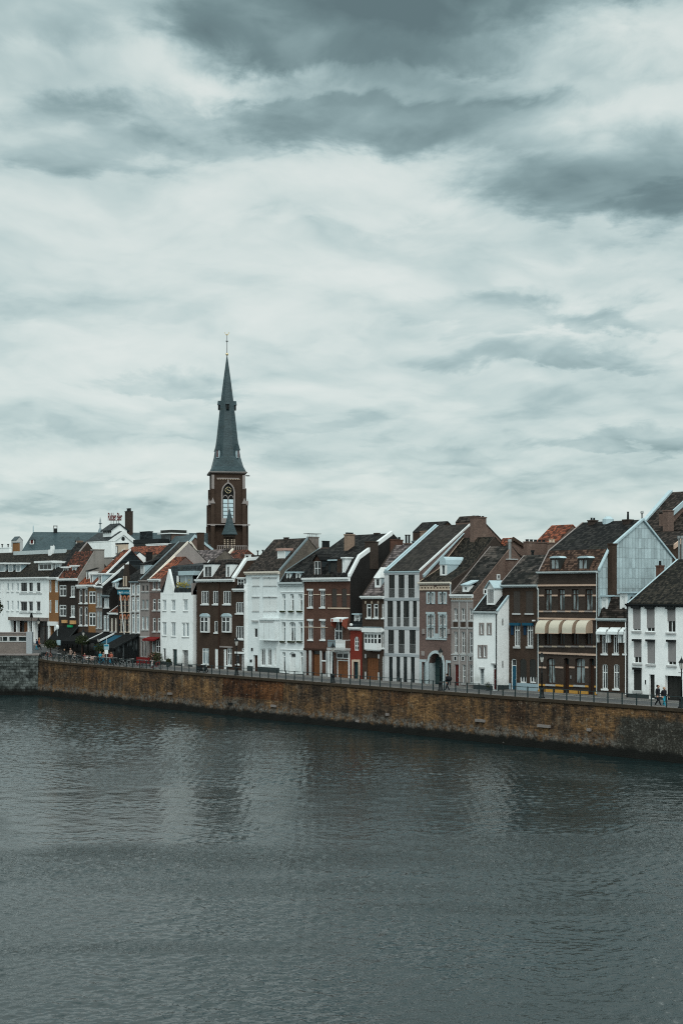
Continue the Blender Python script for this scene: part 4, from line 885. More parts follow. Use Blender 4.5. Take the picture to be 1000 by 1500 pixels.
z_, zp = h.ze, Zd(247, 833.5, DF); m = MB(); m.prism([(S(239, DF), z_-.3), (S(256, DF), z_-.3), (S(247.3, DF), zp)], DF-.02, DF+.35, 'Y'); m.build('gable_peak', 'white_paint', h.root)
# loggia set on the roof, a near-black box standing for its shaded inside
a, b = S(262.5, DF+.3), S(281.5, DF+.3); m = MB(); m.box(a, b, DF+.25, DF+.32, z_, z_+1.0); m.build('balustrade', 'lead', h.root)
m = MB(); m.box(a, b, DF+.5, DF+1.6, z_+.3, z_+2.3); m.build('loggia_shade_box', 'dark_recess', h.root); m = MB(); m.box(a-.1, b+.4, DF+.2, DF+2.2, z_+2.35, z_+2.95); m.build('loggia_canopy', 'zinc_plain', h.root)
m = MB(); m.box(S(265, DF+.45), b-.05, DF+.40, DF+.46, z_+.9, z_+2.3); m.build('loggia_glazing', 'glass_pale', h.root)
m = MB(); m.box(S(260, DF+.4), S(262.6, DF+.4), DF+.28, DF+.38, z_+.8, z_+2.3); m.build('curtain', 'white_trim', h.root)
m = MB()
for i in range(60): m.ball((random.uniform(a-.3, b-.2), DF+.05+random.uniform(-.15, .2), z_+1.0+random.gauss(.12, .2)), random.uniform(.05, .10), 5, 3)
m.build('flowers', 'flower_yellow', h.root)
m = MB(); m.box(S(280.5, DF), h.sr, DF-.03, DF+1.5, z_-.3, z_+1.3); m.build('parapet', 'stone_mauve', h.root); h.done()

# --- red brick house with the orange roof
h = H('brick_house', 'reddish brick house with orange tiled roof left of the white gabled house', 219.4, 235.2, 848.5, 'brick_rose', 'tile_orange', [(256, 817)], 'L', gut=('white_trim', .32, .40))
for x0, x1 in ((224, 228.2), (231.2, 234.9)):
    h.win(x0, 851.6, x1, 863.3, nv=0, tr=(), rev=.12, fw=.1, sill=WSILL); h.win(x0, 877.5, x1, 894, nv=0, tr=(.7,), rev=.12, fw=.11, sill=SILL); h.win(x0, 905, x1, 925, nv=0, tr=(.75,), rev=.12, fw=.11, sill=SILL)
h.win(222.6, 938, 227, 956, nv=0, tr=(), fw=.1, pane='glass_curtain'); h.win(228, 938, 234.8, 956, nv=1, tr=(.5,), fw=.1)
z_ = Zd(227, 934, DF); m = MB(); m.prism([(DF-.01, z_+.1), (DF-.01, z_), (DF-1.1, z_-.45), (DF-1.1, z_-.2)], h.sl-.2, h.sr-.1, 'X'); m.build('awning', 'awning_red', h.root)
h.box(219.6, 866.4, 235, 867.6, 'stone_mauve', .05, name='string_course'); h.verge('L', 'cream_trim', .2, .08, 1)
s_ = S(251, DF+5.6); m = MB(); m.box(s_-.5, s_+.25, DF+5.2, DF+6, h.roofz(DF+5.6), h.roofz(DF+5.6)+.35); m.build('skylight', 'white_trim', h.root); h.done()
# --- grey stone house and its two companions under long dark roofs
h = H('stone_house', 'narrow grey stone house with long dark roof right of the large white windows', 205.2, 219.4, 850.3, 'stone_mauve', 'tile_flat', [(276, 795)], 'R', gut=('stone_mauve', .26, .3))
for x0, x1 in ((208, 211.8), (214, 217.6)):
    h.win(x0, 857.5, x1, 866, nv=0, tr=(), fr='stone_mauve', rev=.14, sill=SILL); h.win(x0, 878.3, x1, 892, nv=0, tr=(), fr='stone_grey', rev=.14, sill=SILL, pane='glass_curtain'); h.win(x0, 903, x1, 922, nv=0, tr=(), fr='white_trim', rev=.14, sill=SILL, pane='glass_pale')
for x0, x1 in ((206.6, 209.4), (211, 213.6)): h.win(x0, 939, x1, 962, nv=0, tr=(), fr='stone_grey', rev=.14)
h.box(205.5, 932, 219.2, 934, 'stone_grey', .08, name='string_course'); h.verge('R', 'cream_trim', .2, .14, 1); h.verge('L', 'lead', .2, .14, 1); h.done()
h = H('stone_house', 'grey brown house with large white windows stacked over the dark terrace tent', 191.4, 205.2, 851.8, 'brick_grey', 'tile_dark', [(262, 797)], 'R', gut=('lead', .2, .3))
for x0, x1 in ((193.2, 197.4), (200, 204.4)):
    h.win(x0, 856.5, x1, 871, nv=0, tr=(), fw=.14, rev=.12, pane='glass_pale', sill=SILL); h.win(x0, 874.8, x1, 895.5, nv=0, tr=(.75,), fw=.14, rev=.12, pane='glass_pale', sill=SILL); h.win(x0, 899.3, x1, 927, nv=0, tr=(.8,), fw=.14, rev=.12, pane='glass_pale', sill=SILL)
for x in (191.6, 198, 204.6): h.box(x, 853, x+.7, 928, 'white_trim', .06, name='drainpipe')
h.dormer(206.4, 827.5, 211, 842, nv=1, side='zinc_plain', roof='tile_dark', kind='slope', rise=1.0, ov=.3, ins=(.1, .1, .1, .1)); h.done()
# --- house with ornate orange arches and a blue sign
h = H('ornate_house', 'dark house with ornate orange window arches, stepped gable and blue shop sign', 173, 191.4, 861.2, 'brick_soot', 'tile_dark', [(1.2, 1.2), (8, 5.2)], 'M', gut=('white_trim', .22, .36))
for x0, x1 in ((176.4, 179.4), (181.6, 185), (187.4, 190.8)):
    for y0, y1 in ((874.5, 896.5), (902, 925.5)):
        h.win(x0, y0, x1, y1, nv=1, tr=(.62,), fw=.08, fr='cream_trim', rev=.14, arch=.9, sill=('stone_cream', .12, .1)); a, b, z0, z1 = h.rect(x0, y0, x1, y1); m = MB(); A = arch_pts(a-.14, b+.14, z1-.5, .75, 8); B = arch_pts(a, b, z1-.5, .5, 8)
        for i in range(8): m.prism([B[i], B[i+1], A[i+1], A[i]], DF-.08, DF+.01, 'Y')
        m.build('arch_moulding', 'terracotta', h.root)
        h.box(x0-.5, (y0*.45+y1*.55), x0, (y0*.45+y1*.55)+1, 'terracotta', .06, name='stone_block')
sg = h.box(173.3, 864.6, 191, 870.6, 'sign_blue', .12, name='shop_sign')
for i in range(15):
    if i in (7,): continue
    xx = 174.3+i*1.08; m = MB(); a, b, z0, z1 = h.rect(xx, 866.3, xx+.75, 869.2); m.box(a, b, DF-.14, DF-.125, z0, z0+(z1-z0)*random.choice((.7, 1))); m.build('lettering', 'sign_pale', sg)
m = MB(); g0, g1 = S(180, DF), S(187.6, DF); zb = h.ze
for i in range(4): k = (g1-g0)*.5*i/4.6; m.box(g0+k, g1-k, DF-.04, DF+.45, zb+i*.85, zb+(i+1)*.85)
m.build('stepped_gable', 'brick_umber', h.root); q = (g0+g1)/2
for k in (-.33, .33): MB().box(q+k-.17, q+k+.17, DF-.06, DF-.045, zb+.25, zb+1.7).build('blind_window', 'stone_cream', h.root)
h.done()
for i, (x0, y0, x1, y1) in enumerate(((176, 868, 182.5, 929), (190.8, 866, 191.2, 929))):
    p = (S(x0, DF-.9), DF-.9, Zd(x0, y0, DF-.9)); q_ = (S(x1, DF-.25), DF-.25, Zd(x1, y1, DF-.25)); m = MB(); m.tube(q_, p, .07, 8, 0, .045); m.ball(p, .1)
    tag(m.build('flagpole', 'white_trim', None, q_), ('leaning white flagpole fixed under the blue shop sign', 'upright white flagpole at the right side of the blue shop sign')[i], 'flagpole', 'flagpoles on the ornate house')
# --- low brown house
h = H('low_house', 'low brown house with a small red tiled roof left of the blue shop sign', 160.2, 173, 898, 'brick_umber', 'tile_redbrown', [(3.0, 1.9)], 'M', gut=('white_trim', .26, .36))
for x0, x1 in ((162.8, 165.4), (168.6, 171)): h.win(x0, 905.5, x1, 925, nv=0, tr=(), fw=.16, rev=.12, fr='cream_trim', pane='glass_curtain', sill=SILL)
h.verge('L', 'white_trim', .14, .05, 1); h.done()
# --- dark house with dormer
h = H('dark_house', 'dark brown house with louvred white windows and one dormer in its long roof', 150.2, 160.2, 872, 'brick_soot', 'tile_dark', [(189, 834)], 'R', gut=('lead', .3, .4))
h.win(152.4, 876.5, 160, 890, nv=3, tr=(), fw=.09, rev=.12, pane='glass_pale', sill=SILL); h.win(152, 901, 156, 923.5, nv=0, tr=(.85,), fw=.12, rev=.12, pane='glass_pale', sill=SILL); h.win(156.6, 901, 160, 923.5, nv=0, tr=(.85,), fw=.12, rev=.12, pane='glass_pale', sill=SILL)
h.dormer(165.4, 853.5, 169.4, 861, nv=0, side='zinc_plain', roof='zinc_plain', kind='slope', rise=.6, pane='glass_pale', ins=(.1, .1, .1, .1)); h.done()
# --- grey house with arched windows
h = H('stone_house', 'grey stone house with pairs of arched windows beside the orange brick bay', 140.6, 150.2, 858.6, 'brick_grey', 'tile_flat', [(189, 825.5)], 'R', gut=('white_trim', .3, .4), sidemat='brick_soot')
for x0, x1 in ((142, 145.4), (146, 149.6)):
    h.win(x0, 868, x1, 888.5, nv=0, tr=(.7,), fw=.12, rev=.12, fr='stone_grey', pane='glass_pale', arch=.7, sill=SILL); h.win(x0, 895, x1, 920, nv=0, tr=(.7,), fw=.12, rev=.12, fr='stone_grey', pane='glass_pale', arch=.7, sill=SILL)
h.verge('R', 'white_trim', .2, .16, 1)
h.dormer(145, 841.5, 148.6, 855.4, nv=0, side='zinc_plain', roof='white_trim', dd=.3, back=2.6, ins=(.08, .08, .1, .1), ov=.25, fas=.2); h.done()
# --- orange bay house
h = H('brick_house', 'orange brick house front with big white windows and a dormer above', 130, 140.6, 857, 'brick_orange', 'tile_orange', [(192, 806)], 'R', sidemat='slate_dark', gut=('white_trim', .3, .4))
for y0, y1 in ((866, 884.6), (897, 917)): h.win(130.4, y0, 140.4, y1, nv=1, tr=(.68,), fw=.16, rev=.12)
h.verge('R', 'white_trim', .2, .1, 1); h.dormer(132.6, 841.5, 135.4, 855, nv=0, side='zinc_plain', roof='white_trim', dd=.3, back=2.2, ins=(.06, .06, .1, .1), ov=.25, fas=.2); h.done()
# --- brown house with narrow windows
h = H('brick_house', 'brown brick house with two narrow arched windows per floor above the black awning', 114.6, 130, 857, 'brick_brown', 'tile_orange', [(1.9, 1.6)], 'M', gut=('white_trim', .5, .42))
for x0, x1 in ((116.6, 121), (124.4, 128.8)):
    h.win(x0, 862.5, x1, 883.5, nv=0, tr=(.55,), fw=.13, rev=.12, arch=.8, sur=('stone_mauve', .06), sill=WSILL); h.win(x0, 889, x1, 916, nv=0, tr=(.55,), fw=.13, rev=.12, arch=.8, sur=('stone_mauve', .06), sill=WSILL)
h.dormer(127, 837, 130.4, 851, nv=0, dd=.9, back=1.8, side='white_trim', roof='tile_dark', kind='slope', rise=.5, ins=(.06, .06, .1, .1)); h.done()
# --- dark brown house with red roof
h = H('brick_house', 'dark brown brick house with patchy red and brown roof and grey rendered side gable', 86.4, 114.6, 847.8, 'brick_dark', 'tile_redbrown', [(139, 808)], 'R', gut=('white_trim', .34, .45), sidemat='render_grey')
for y0, y1 in ((857, 873.6), (886, 903)):
    h.win(87.4, y0, 97.4, y1, nv=1, tr=(.66,), fw=.15, rev=.12); h.win(104, y0+.8, 110, y1+.6, nv=1, tr=(.7,), fw=.13, rev=.12, pane='glass_curtain', sill=WSILL)
h.dormer(93, 832, 100, 842.3, nv=1, roof='white_trim', dd=.8, back=2.2, ov=.3, fas=.22, ins=(.12, .12, .1, .1)); h.dormer(106, 830, 111.6, 843.4, nv=0, roof='white_trim', side='zinc_plain', pane='glass_pale', dd=.8, back=3.0, ov=.3, fas=.22, ins=(.12, .12, .1, .1))
m = MB(); s_ = h.sr; d0, z0 = G(139.5, 806, s_); d1, z1 = G(152.8, 806, s_); zt = CZ-(804-HY)*T(146, d0); m.box(s_-1.2, s_+.06, d0, d1, h.zg+5, zt-.15); m.box(s_-1.26, s_+.12, d0-.06, d1+.06, zt-.15, zt); m.build('chimney', 'render_grey', h.root)
h.verge('R', 'render_grey', .2, .03, 1)
for x0, x1, y0, y1, k in ((93, 99.2, 908.2, 912.6, 0), (105, 112, 909, 914.2, 0)): h.box(x0, y0, x1, y1, 'sign_amber', .3, name='lit_sign')
h.box(102, 915.4, 107.6, 918.8, 'sign_green', .4, name='lit_sign')
h.done()
# --- orange brick strip next to the white corner building
h = H('brick_house', 'orange brown brick house squeezed between white corner building and dark brown house', 72.2, 86.4, 846, 'brick_orange', 'tile_dark', [(128, 795)], 'R', sidemat='brick_umber', gut=('white_trim', .34, .42))
for y0, y1 in ((850, 867.6), (879, 897.5)): h.win(72.8, y0, 75.4, y1, nv=0, tr=(), fw=.16, rev=.1); h.win(80.8, y0, 85.4, y1, nv=1, tr=(), fw=.12, rev=.12, pane='glass_pale')
h.box(72.4, 910.5, 86, 916.5, 'white_trim', .3, name='fascia'); h.opening(75.6, 918, 81, 940, 0, .6); MB().box(S(75.6, DF), S(81, DF), DF+.5, DF+.55, Zd(78, 941, DF), Zd(78, 917, DF)).build('shop_window', 'glass', h.root)
for x0, x1 in ((72.6, 74.4), (81.4, 85.8)): h.box(x0, 917, x1, 941, 'white_trim', .2, name='pilaster')
h.verge('R', 'stone_mauve', .16, .05, 1); h.done()
# --- white corner building at the left edge
h = H('white_building', 'white rendered corner building with dark shopfront and wide white roof dormers at the left edge', -40, 72.2, 846.5, 'white_paint', 'tile_moss', [(5.2, 4.3)], 'M', gut=('white_trim', .36, .45))
for x0, x1 in ((-30, -24), (-18, -12), (-6, 1), (10.5, 13.5), (17.5, 20), (25, 28)):
    h.win(x0, 854, x1, 866, nv=0, tr=(), rev=.14, fw=.1, pane='glass_pale', sill=WSILL); h.win(x0, 880, x1, 894, nv=0, tr=(), rev=.14, fw=.1, pane='glass_pale', sill=WSILL)
for x0, x1 in ((31, 40), (43, 48.5), (54.3, 59.5)):
    h.win(x0, 853.5, x1, 865.8, nv=1 if x0 < 40 else 0, tr=(), rev=.18, fw=.1, fr='black_metal', pane='glass', sill=WSILL); h.win(x0, 882, x1, 894.5, nv=1 if x0 < 40 else 0, tr=(), rev=.18, fw=.1, fr='black_metal', pane='glass', sill=WSILL, lintel=('stone_grey', .22, .05))
h.box(29, 869, 62, 869.8, 'stone_grey', .1, name='string_course'); h.box(29, 897.4, 62, 898.2, 'stone_grey', .1, name='string_course'); h.pipe(5, 850, 900, 'white_trim', .07)
for x0, x1 in ((16, 24), (24.8, 41), (42, 48.6), (51.2, 70.6)):
    h.opening(x0, 909.5, x1, 944, 0, 1.0); a, b, z0, z1 = h.rect(x0, 909.5, x1, 944)
    f = MB(); f.box(a, a+.08, DF+.6, DF+.7, z0, z1); f.box(b-.08, b, DF+.6, DF+.7, z0, z1); f.box((a+b)/2-.05, (a+b)/2+.05, DF+.61, DF+.69, z0, z1); f.box(a+.08, b-.08, DF+.62, DF+.68, z1-.9, z1-.8)
    o = f.build('shop_window', 'wood_dark', h.root); MB().box(a, b, DF+.74, DF+.78, z0, z1).build('pane', 'glass_dark', o)
h.box(15.4, 904.2, 71.8, 909.2, 'brick_grey', .4, name='fascia'); h.box(49, 909.5, 50.8, 941, 'white_trim', .2, name='column')
h.box(32, 912, 38, 936, 'wood_brown', -.5, .56, name='door_leaf')
for x0, x1, n_ in ((-1, 8, 0), (12.5, 19, 0), (23.5, 30, 0)): h.dormer(x0, 826.5, x1, 838.6, nv=n_, side='zinc_plain', roof='white_trim', pane='glass_pale', ov=.45, fas=.25)
h.dormer(56.5, 824.5, 77, 836.5, nv=2, roof='white_trim', ov=.5, fas=.3, ins=(.3, .3, .25, .2)); h.dormer(81, 825, 88, 835, nv=1, roof='white_trim', pane='glass_pale', ov=.4, fas=.3)
m = MB(); dk = DF+4.6; a, b = S(20, dk), S(96, dk); zz = h.roofz(dk); m.box(a, b, dk, dk+.25, zz-.2, zz+.75); m.build('roof_parapet', 'grey_trim', h.root)
m = MB(); a, b = S(74, dk), S(81, dk); b = a+.9; m.box(a, b, dk-.4, dk+.4, zz-.3, zz+.75); m.box(a+(b-a)*.6, b, dk-.3, dk+.3, zz+.75, zz+1.35); m.tube((b+.15, dk, zz), (b+.15, dk, zz+1.5), .05); m.build('roof_plant', 'white_trim', h.root); h.done()

# ---------------------------------------------------------------- things beyond the row
BG = 'buildings behind the riverside row'
def gabled(name, label, apx, d, front, back, length, wall, roof, verge=None, vw=.3, zb=5.0, cat='house', sl=.08, xl=None):
    s1 = S(apx[0], d); fp = G(front[0], front[1], s1); bp = G(back[0], back[1], s1); ap = (d, Zd(apx[0], apx[1], d))
    s0 = s1-length
    if length < 0: s0, s1 = s1, s0
    o = thing(name, label, cat, (s0, fp[0], zb), BG)
    m = MB(); m.prism([(fp[0], zb), fp, ap, bp, (bp[0], zb)], s0, s1, 'X'); m.build('wall', wall, o)
    r = MB()
    for p, q in ((fp, ap), (ap, bp)): r.prism([(p[0], p[1]+.003), (q[0], q[1]+.003), (q[0], q[1]+.15), (p[0], p[1]+.15)], s0-.02, s1+.05, 'X')
    r.build('roof', roof, o)
    if verge:
        r = MB()
        for p, q in ((fp, ap), (ap, bp)): r.prism([(p[0], p[1]-vw*1.2), (q[0], q[1]-vw*1.2), (q[0], q[1]+.25), (p[0], p[1]+.25)], s1+.052, s1+.2, 'X')
        r.build('verge', verge, o)
    o['s0'] = s0; o['s1'] = s1; o['ap'] = ap; o['fp'] = fp
    return o
def blk(name, label, x0, y0, x1, y1, d, fs, mat, zb=5.0, cat='building', group=BG, parent=None, dep=None, capm=None, cap=.12, pots=0, potm='black_metal', poth=.45, potr=.14, part='wall'):
    # an upright block: front face from x0 to xm, right flank to x1
    xm = x0+(x1-x0)*fs; a, b = S(x0, d), S(xm, d); bk = (G(x1, y1, b)[0] if fs < 1 else d+1.5) if dep is None else d+dep; z1 = Zd(xm, y0, d)
    if zb is None: zb = Zd(xm, y1, d)
    o = parent or thing(name, label, cat, (a, d, zb), group)
    MB().box(a, b, d, bk, zb, z1-cap).build(part, mat, o)
    MB().box(a-.06, b+.06, d-.06, bk+.06, z1-cap, z1).build('cap' if capm else 'coping', capm or mat, o)
    for i in range(pots):
        px, py = ((a+b)/2, d+(bk-d)*(i+.5)/pots) if bk-d > b-a else (a+(b-a)*(i+.5)/pots, (d+bk)/2)
        MB().lathe(px, py, [(potr, z1), (potr*.8, z1+poth*.85), (potr*1.1, z1+poth*.87), (potr*1.1, z1+poth)], 8).build('chimney_pot', potm, o)
    return o, a, b, d, bk, z1
CH = 'chimneys seen above the roofs'
# right: tall brown roof with zinc verges behind the zinc gable
o = gabled('brick_house', 'tall brick house with brown roof and zinc verges rising behind the white painted brick house', (1003, 733), 133, (982, 752), (1040, 772), 1.6, 'brick_mixed', 'tile_brown', 'zinc_plain', .3)
o = gabled('brick_house', 'tall brown roofed house with a zinc edge behind the zinc-clad gable', (981, 723), 136, (930, 781), (1035, 790), -6.5, 'brick_brown', 'tile_brown', None)
s0 = o['s0']; m = MB(); m.prism([(o['fp'][0], o['fp'][1]+.1), (o['ap'][0], o['ap'][1]+.1), (o['ap'][0], o['ap'][1]+.4), (o['fp'][0], o['fp'][1]+.4)], s0-.25, s0+.3, 'X'); m.build('verge', 'zinc_plain', o)
blk('chimney', 'broad brick chimney at the far right below the brown roof', 970, 747, 986, 806, 128, .45, 'brick_mixed', group=CH, cat='chimney')
o = gabled('low_house', 'low dark roofed building squeezed behind the white painted brick house', (1012, 779), 127.5, (985, 801), (1040, 800), 6, 'brick_brown', 'tile_brown', 'beige_trim', .2)
for i, x in enumerate((994, 998.5)):
    s_, d_ = S(x, 121.5), 121.5; z_ = Zd(x, 821, d_); m = MB(); m.lathe(s_, d_, [(.11, z_-1.2), (.11, z_+2.2), (.2, z_+2.22), (.2, z_+2.5)], 8); tag(m.build('flue_pipe', 'steel', None, (s_, d_, z_)), ('left of the two steel flue pipes on the mossy roof', 'right of the two steel flue pipes on the mossy roof')[i], 'flue pipe', 'steel flues at the right edge')
# orange roof and chimneys between brown brick house and banded house
gabled('brick_house', 'house with bright orange roof rising left of the tall dark slate roof', (838, 770), 128, (812, 797), (868, 800), 3.1, 'brick_mixed', 'tile_orange', None)
blk('chimney', 'very wide brick chimney block with five black pots', 766, 793, 801, 838, 121.5, .14, 'brick_mixed', group=CH, cat='chimney', pots=5, poth=.25, potr=.2)
o, a, b, d_, bk, z1 = blk('chimney', 'low brick chimney with two pale pots before the orange roof', 801, 794.5, 814, 806, 123, .3, 'brick_mixed', group=CH, cat='chimney', pots=2, potm='stone_cream', poth=.4, potr=.16)
gabled('brick_house', 'small brick gable behind the narrow grey stone house', (750, 789.5), 126, (736, 806), (766, 800), 1.5, 'brick_mixed', 'tile_orange', 'brick_brown', .15)
gabled('brick_house', 'rubble brick gable beside the wide five-pot chimney', (744, 801), 120.6, (739, 808), (772, 823), 1.2, 'brick_mixed', 'tile_brown', None)
blk('chimney', 'massive brick chimney beside the modern concrete house roof', 688, 756.5, 711.8, 800, 118.6, .25, 'brick_mixed', group=CH, cat='chimney', pots=4, poth=.12, potr=.16)
gabled('brick_house', 'brick gable sloping away behind the massive chimney', (700, 757), 121.5, (694, 765), (738, 797), 3, 'brick_mixed', 'tile_brown', None)
blk('brick_building', 'brown brick block left of the modern house roof, topped by dark roofing', 615, 777, 641, 805, 124, .55, 'brick_tan')
gabled('dark_house', 'small dark roof peeping over behind the pale zinc verge', (655, 765), 128, (641, 779), (670, 780), 4.5, 'brick_brown', 'tile_dark', None)
blk('roof_hut', 'small rooftop hut with white side left of the brown brick block', 603, 792, 614.5, 800, 122, .4, 'dark_recess', capm='lead')
for i, x in enumerate((594.6, 598.8)):
    d_ = 121; s_ = S(x, d_); z_ = Zd(x, 800, d_); m = MB(); m.lathe(s_, d_, [(.12, z_-2), (.12, z_+1.25), (.16, z_+1.27), (.16, z_+1.4)], 8); tag(m.build('flue_pipe', 'black_metal', None, (s_, d_, z_)), ('left of the two thin black flues beside the purple tiled roof', 'right of the two thin black flues beside the purple tiled roof')[i], 'flue pipe', 'thin black flues')
blk('brick_building', 'low brick wall block below the two thin black flues', 591, 795.5, 603, 803, 120.4, .5, 'brick_mixed')
# chimneys by the white houses
o, a, b, d_, bk, z1 = blk('chimney', 'big grey brown chimney with a flat metal cover on legs', 449.5, 786, 466.8, 812, 120.6, .22, 'brick_grey', group=CH, cat='chimney')
m = MB(); 
for px in (a+.1, b-.1):
    for k in range(3): c = d_+.15+(bk-d_-.3)*k/2; m.tube((px, c, z1), (px, c, z1+.36), .03)
m.box(a-.35, b+.2, d_-.3, bk+.3, z1+.36, z1+.44); m.build('chimney_cover', 'steel', o)
blk('brick_building', 'bare orange brick and rubble gable wall below the covered chimney', 436, 800, 467, 836, 119.6, .2, 'brick_tan')
blk('brick_building', 'ragged rubble wall between the two dark roofs', 436, 801.5, 452, 828, 117.6, .6, 'brick_rubble')
o, a, b, d_, bk, z1 = blk('chimney', 'low chimney carrying five dark pots beside the covered chimney', 470, 802, 484, 812, 122, .25, 'brick_mixed', group=CH, cat='chimney', pots=5, poth=.9, potr=.15)
# church: steeple, nave and stair turret
t = thing('church', 'brick church with a tall slate spire, clock and long slate roof', 'church', (0, 0, 0), BG, 0, True)
cs, cd, cz = CP(334.5, 872, 300); K = 300/F; t.location = (cs, cd, 5.0); t.rotation_euler = (0, 0, math.atan2(CN, SN)+R(9)); t['org'] = [0, 0, 0]
def Lz(y): return CZ-(y-HY)*K-5.0
Wd = 3.45
m = MB(); m.box(-Wd, Wd, 0, 2*Wd, 0, Lz(693)); tw = m.build('tower', 'brick_brown', t, (0, 0, 0))
m = MB()
for sx in (-1, 1):
    for (y0, y1, e) in ((900, 770, 1.0), (770, 738, .85), (738, 715, .45)):
        xa, xb = (sx*(Wd-.55), sx*(Wd+.25*e)); m.box(xa, xb, -1.0*e, 0, Lz(y0), Lz(y1)-.01); m.box(sx*(Wd-.002), sx*(Wd+.75*e), .15, 1.3, Lz(y0), Lz(y1)); m.box(sx*(Wd-.002), sx*(Wd+.75*e), 2*Wd-1.3, 2*Wd, Lz(y0), Lz(y1))
m.build('buttresses', 'brick_brown', t, (0, 0, 0))
m = MB()
for sx in (-1, 1):
    m.prism([(sx*(Wd-.65), Lz(738)), (sx*(Wd+.3), Lz(738)), (sx*(Wd-.17), Lz(729.5))], -.98, -.05, 'Y'); m.box(sx*(Wd-.62), sx*(Wd+.28), -1.08, -.95, Lz(771), Lz(768)); m.box(sx*(Wd-.5), sx*(Wd+.05), -.5, -.01, Lz(716.5), Lz(696))
    m.box(sx*(Wd+.1), sx*(Wd+.7), -.4, .2, Lz(740), Lz(734)); m.lathe(sx*(Wd+.55), .1, [(.12, Lz(736)), (.05, Lz(731))], 6)
m.box(-Wd-1.0, Wd+1.0, -1.1, -.02, Lz(769.6), Lz(768.2)); m.box(-Wd*.7, Wd*.65, -.15, -.002, Lz(701.5), Lz(700)); m.build('stone_dressing', 'stone_mauve', t, (0, 0, 0))
m = MB()
for i in range(14): c = -Wd*.68+i*.35; m.box(c, c+.16, -.16, -.004, Lz(702.6), Lz(701.5)-.002)
m.build('dentils', 'stone_cream', t, (0, 0, 0))
# tall pointed window with the clock in its head
xa, xb = -1.22, 1.12; zs = Lz(721); zb = Lz(765.5); m = MB(); A = arch_pts(xa-.28, xb+.28, zs, 2.15, 14, 'pointed'); B = arch_pts(xa, xb, zs, 1.85, 14, 'pointed')
for i in range(14): m.prism([B[i], B[i+1], A[i+1], A[i]], -.3, 0, 'Y')
m.box(xa-.28, xa, -.3, 0, zb, zs); m.box(xb, xb+.28, -.3, 0, zb, zs); c = (xa+xb)/2; m.box(c-.09, c+.09, -.22, -.02, zb+.5, Lz(729)); m.lathe(c, -.15, [(.16, zs+2.1), (.16, zs+2.4), (.03, zs+2.6)], 6)
for sx in (-1, 1):
    q0, q1 = (xa, c) if sx < 0 else (c, xb); A2 = arch_pts(q0+.02, q1-.02, Lz(730), .75, 8, 'pointed'); B2 = arch_pts(q0+.14, q1-.14, Lz(730), .58, 8, 'pointed')
    for i in range(8): m.prism([B2[i], B2[i+1], A2[i+1], A2[i]], -.2, -.02, 'Y')
m.prism([(xa-.28, zb-.1), (xb+.28, zb-.1), (xb, zb+.9), (xa, zb+.9)], -.28, -.01, 'Y'); win = m.build('window', 'stone_mauve', t, (0, 0, 0))
m = MB(); m.prism([(xa, zb), (xb, zb)]+B[::-1], -.06, -.003, 'Y'); m.build('recess_shade', 'dark_recess', win, (0, 0, 0))  # near-black sheet on the wall, inner shade of the opening put into colour
m = MB()
for q0, q1 in ((xa+.12, c-.12), (c+.12, xb-.12)):
    n_ = 5
    for i in range(n_): z0 = zb+.75+i*(Lz(731)-zb-.75)/n_; m.prism([(-.28, z0), (-.24, z0), (-.10, z0+.75), (-.14, z0+.75)], q0, q1, 'X')
m.build('louvre', 'zinc_plain', win, (0, 0, 0))
m = MB(); m.lathe(0, 0, [(.78, 0), (.78, .06)], 20); clk = m.build('clock', 'black_metal', t, (0, 0, 0)); clk.location = (c, -.14, Lz(718)); clk.rotation_euler = (R(90), 0, 0)
m = MB()
for i in range(12): a_ = math.pi*i/6; m.box(0, 0.001, 0, .001, 0, .001) if False else m.prism([((.50)*math.cos(a_)-.05*math.sin(a_), .50*math.sin(a_)+.05*math.cos(a_)), ((.50)*math.cos(a_)+.05*math.sin(a_), .50*math.sin(a_)-.05*math.cos(a_)), ((.70)*math.cos(a_)+.06*math.sin(a_), .70*math.sin(a_)-.06*math.cos(a_)), ((.70)*math.cos(a_)-.06*math.sin(a_), .70*math.sin(a_)+.06*math.cos(a_))], .062, .075, 'Z')
m.prism([(-.04, -.04), (.5, -.22), (.52, -.14), (.02, .06)], .064, .09, 'Z'); m.prism([(-.05, -.03), (.0, .05), (-.26, .3), (-.3, .24)], .065, .091, 'Z'); m.build('clock_marks', 'gold', clk, (0, 0, 0))
# spire: square broach base running into an octagon
def octo(r, z, k=1.0): return [(r*math.cos(math.pi/8+math.pi*i/4), Wd+r*math.sin(math.pi/8+math.pi*i/4), z) for i in range(8)]
def sqo(w_, z): q = .90; return [(w_, Wd+w_*q, z), (w_*q, Wd+w_, z), (-w_*q, Wd+w_, z), (-w_, Wd+w_*q, z), (-w_, Wd-w_*q, z), (-w_*q, Wd-w_, z), (w_*q, Wd-w_, z), (w_, Wd-w_*q, z)]
m = MB(); m.ring([sqo(Wd+.35, Lz(693.5)), sqo(Wd+.55, Lz(692)), sqo(Wd+.55, Lz(691))]); m.build('cornice', 'stone_mauve', t, (0, 0, 0))
m = MB(); m.ring([sqo(Wd+.35, Lz(691)+.003), sqo(Wd*.93, Lz(683)), octo(Wd*.86, Lz(668)), octo(Wd*.68, Lz(640)), octo(Wd*.46, Lz(593)), octo(Wd*.22, Lz(550)), octo(.06, Lz(516))]); spire = m.build('spire', 'slate', t, (0, 0, 0))
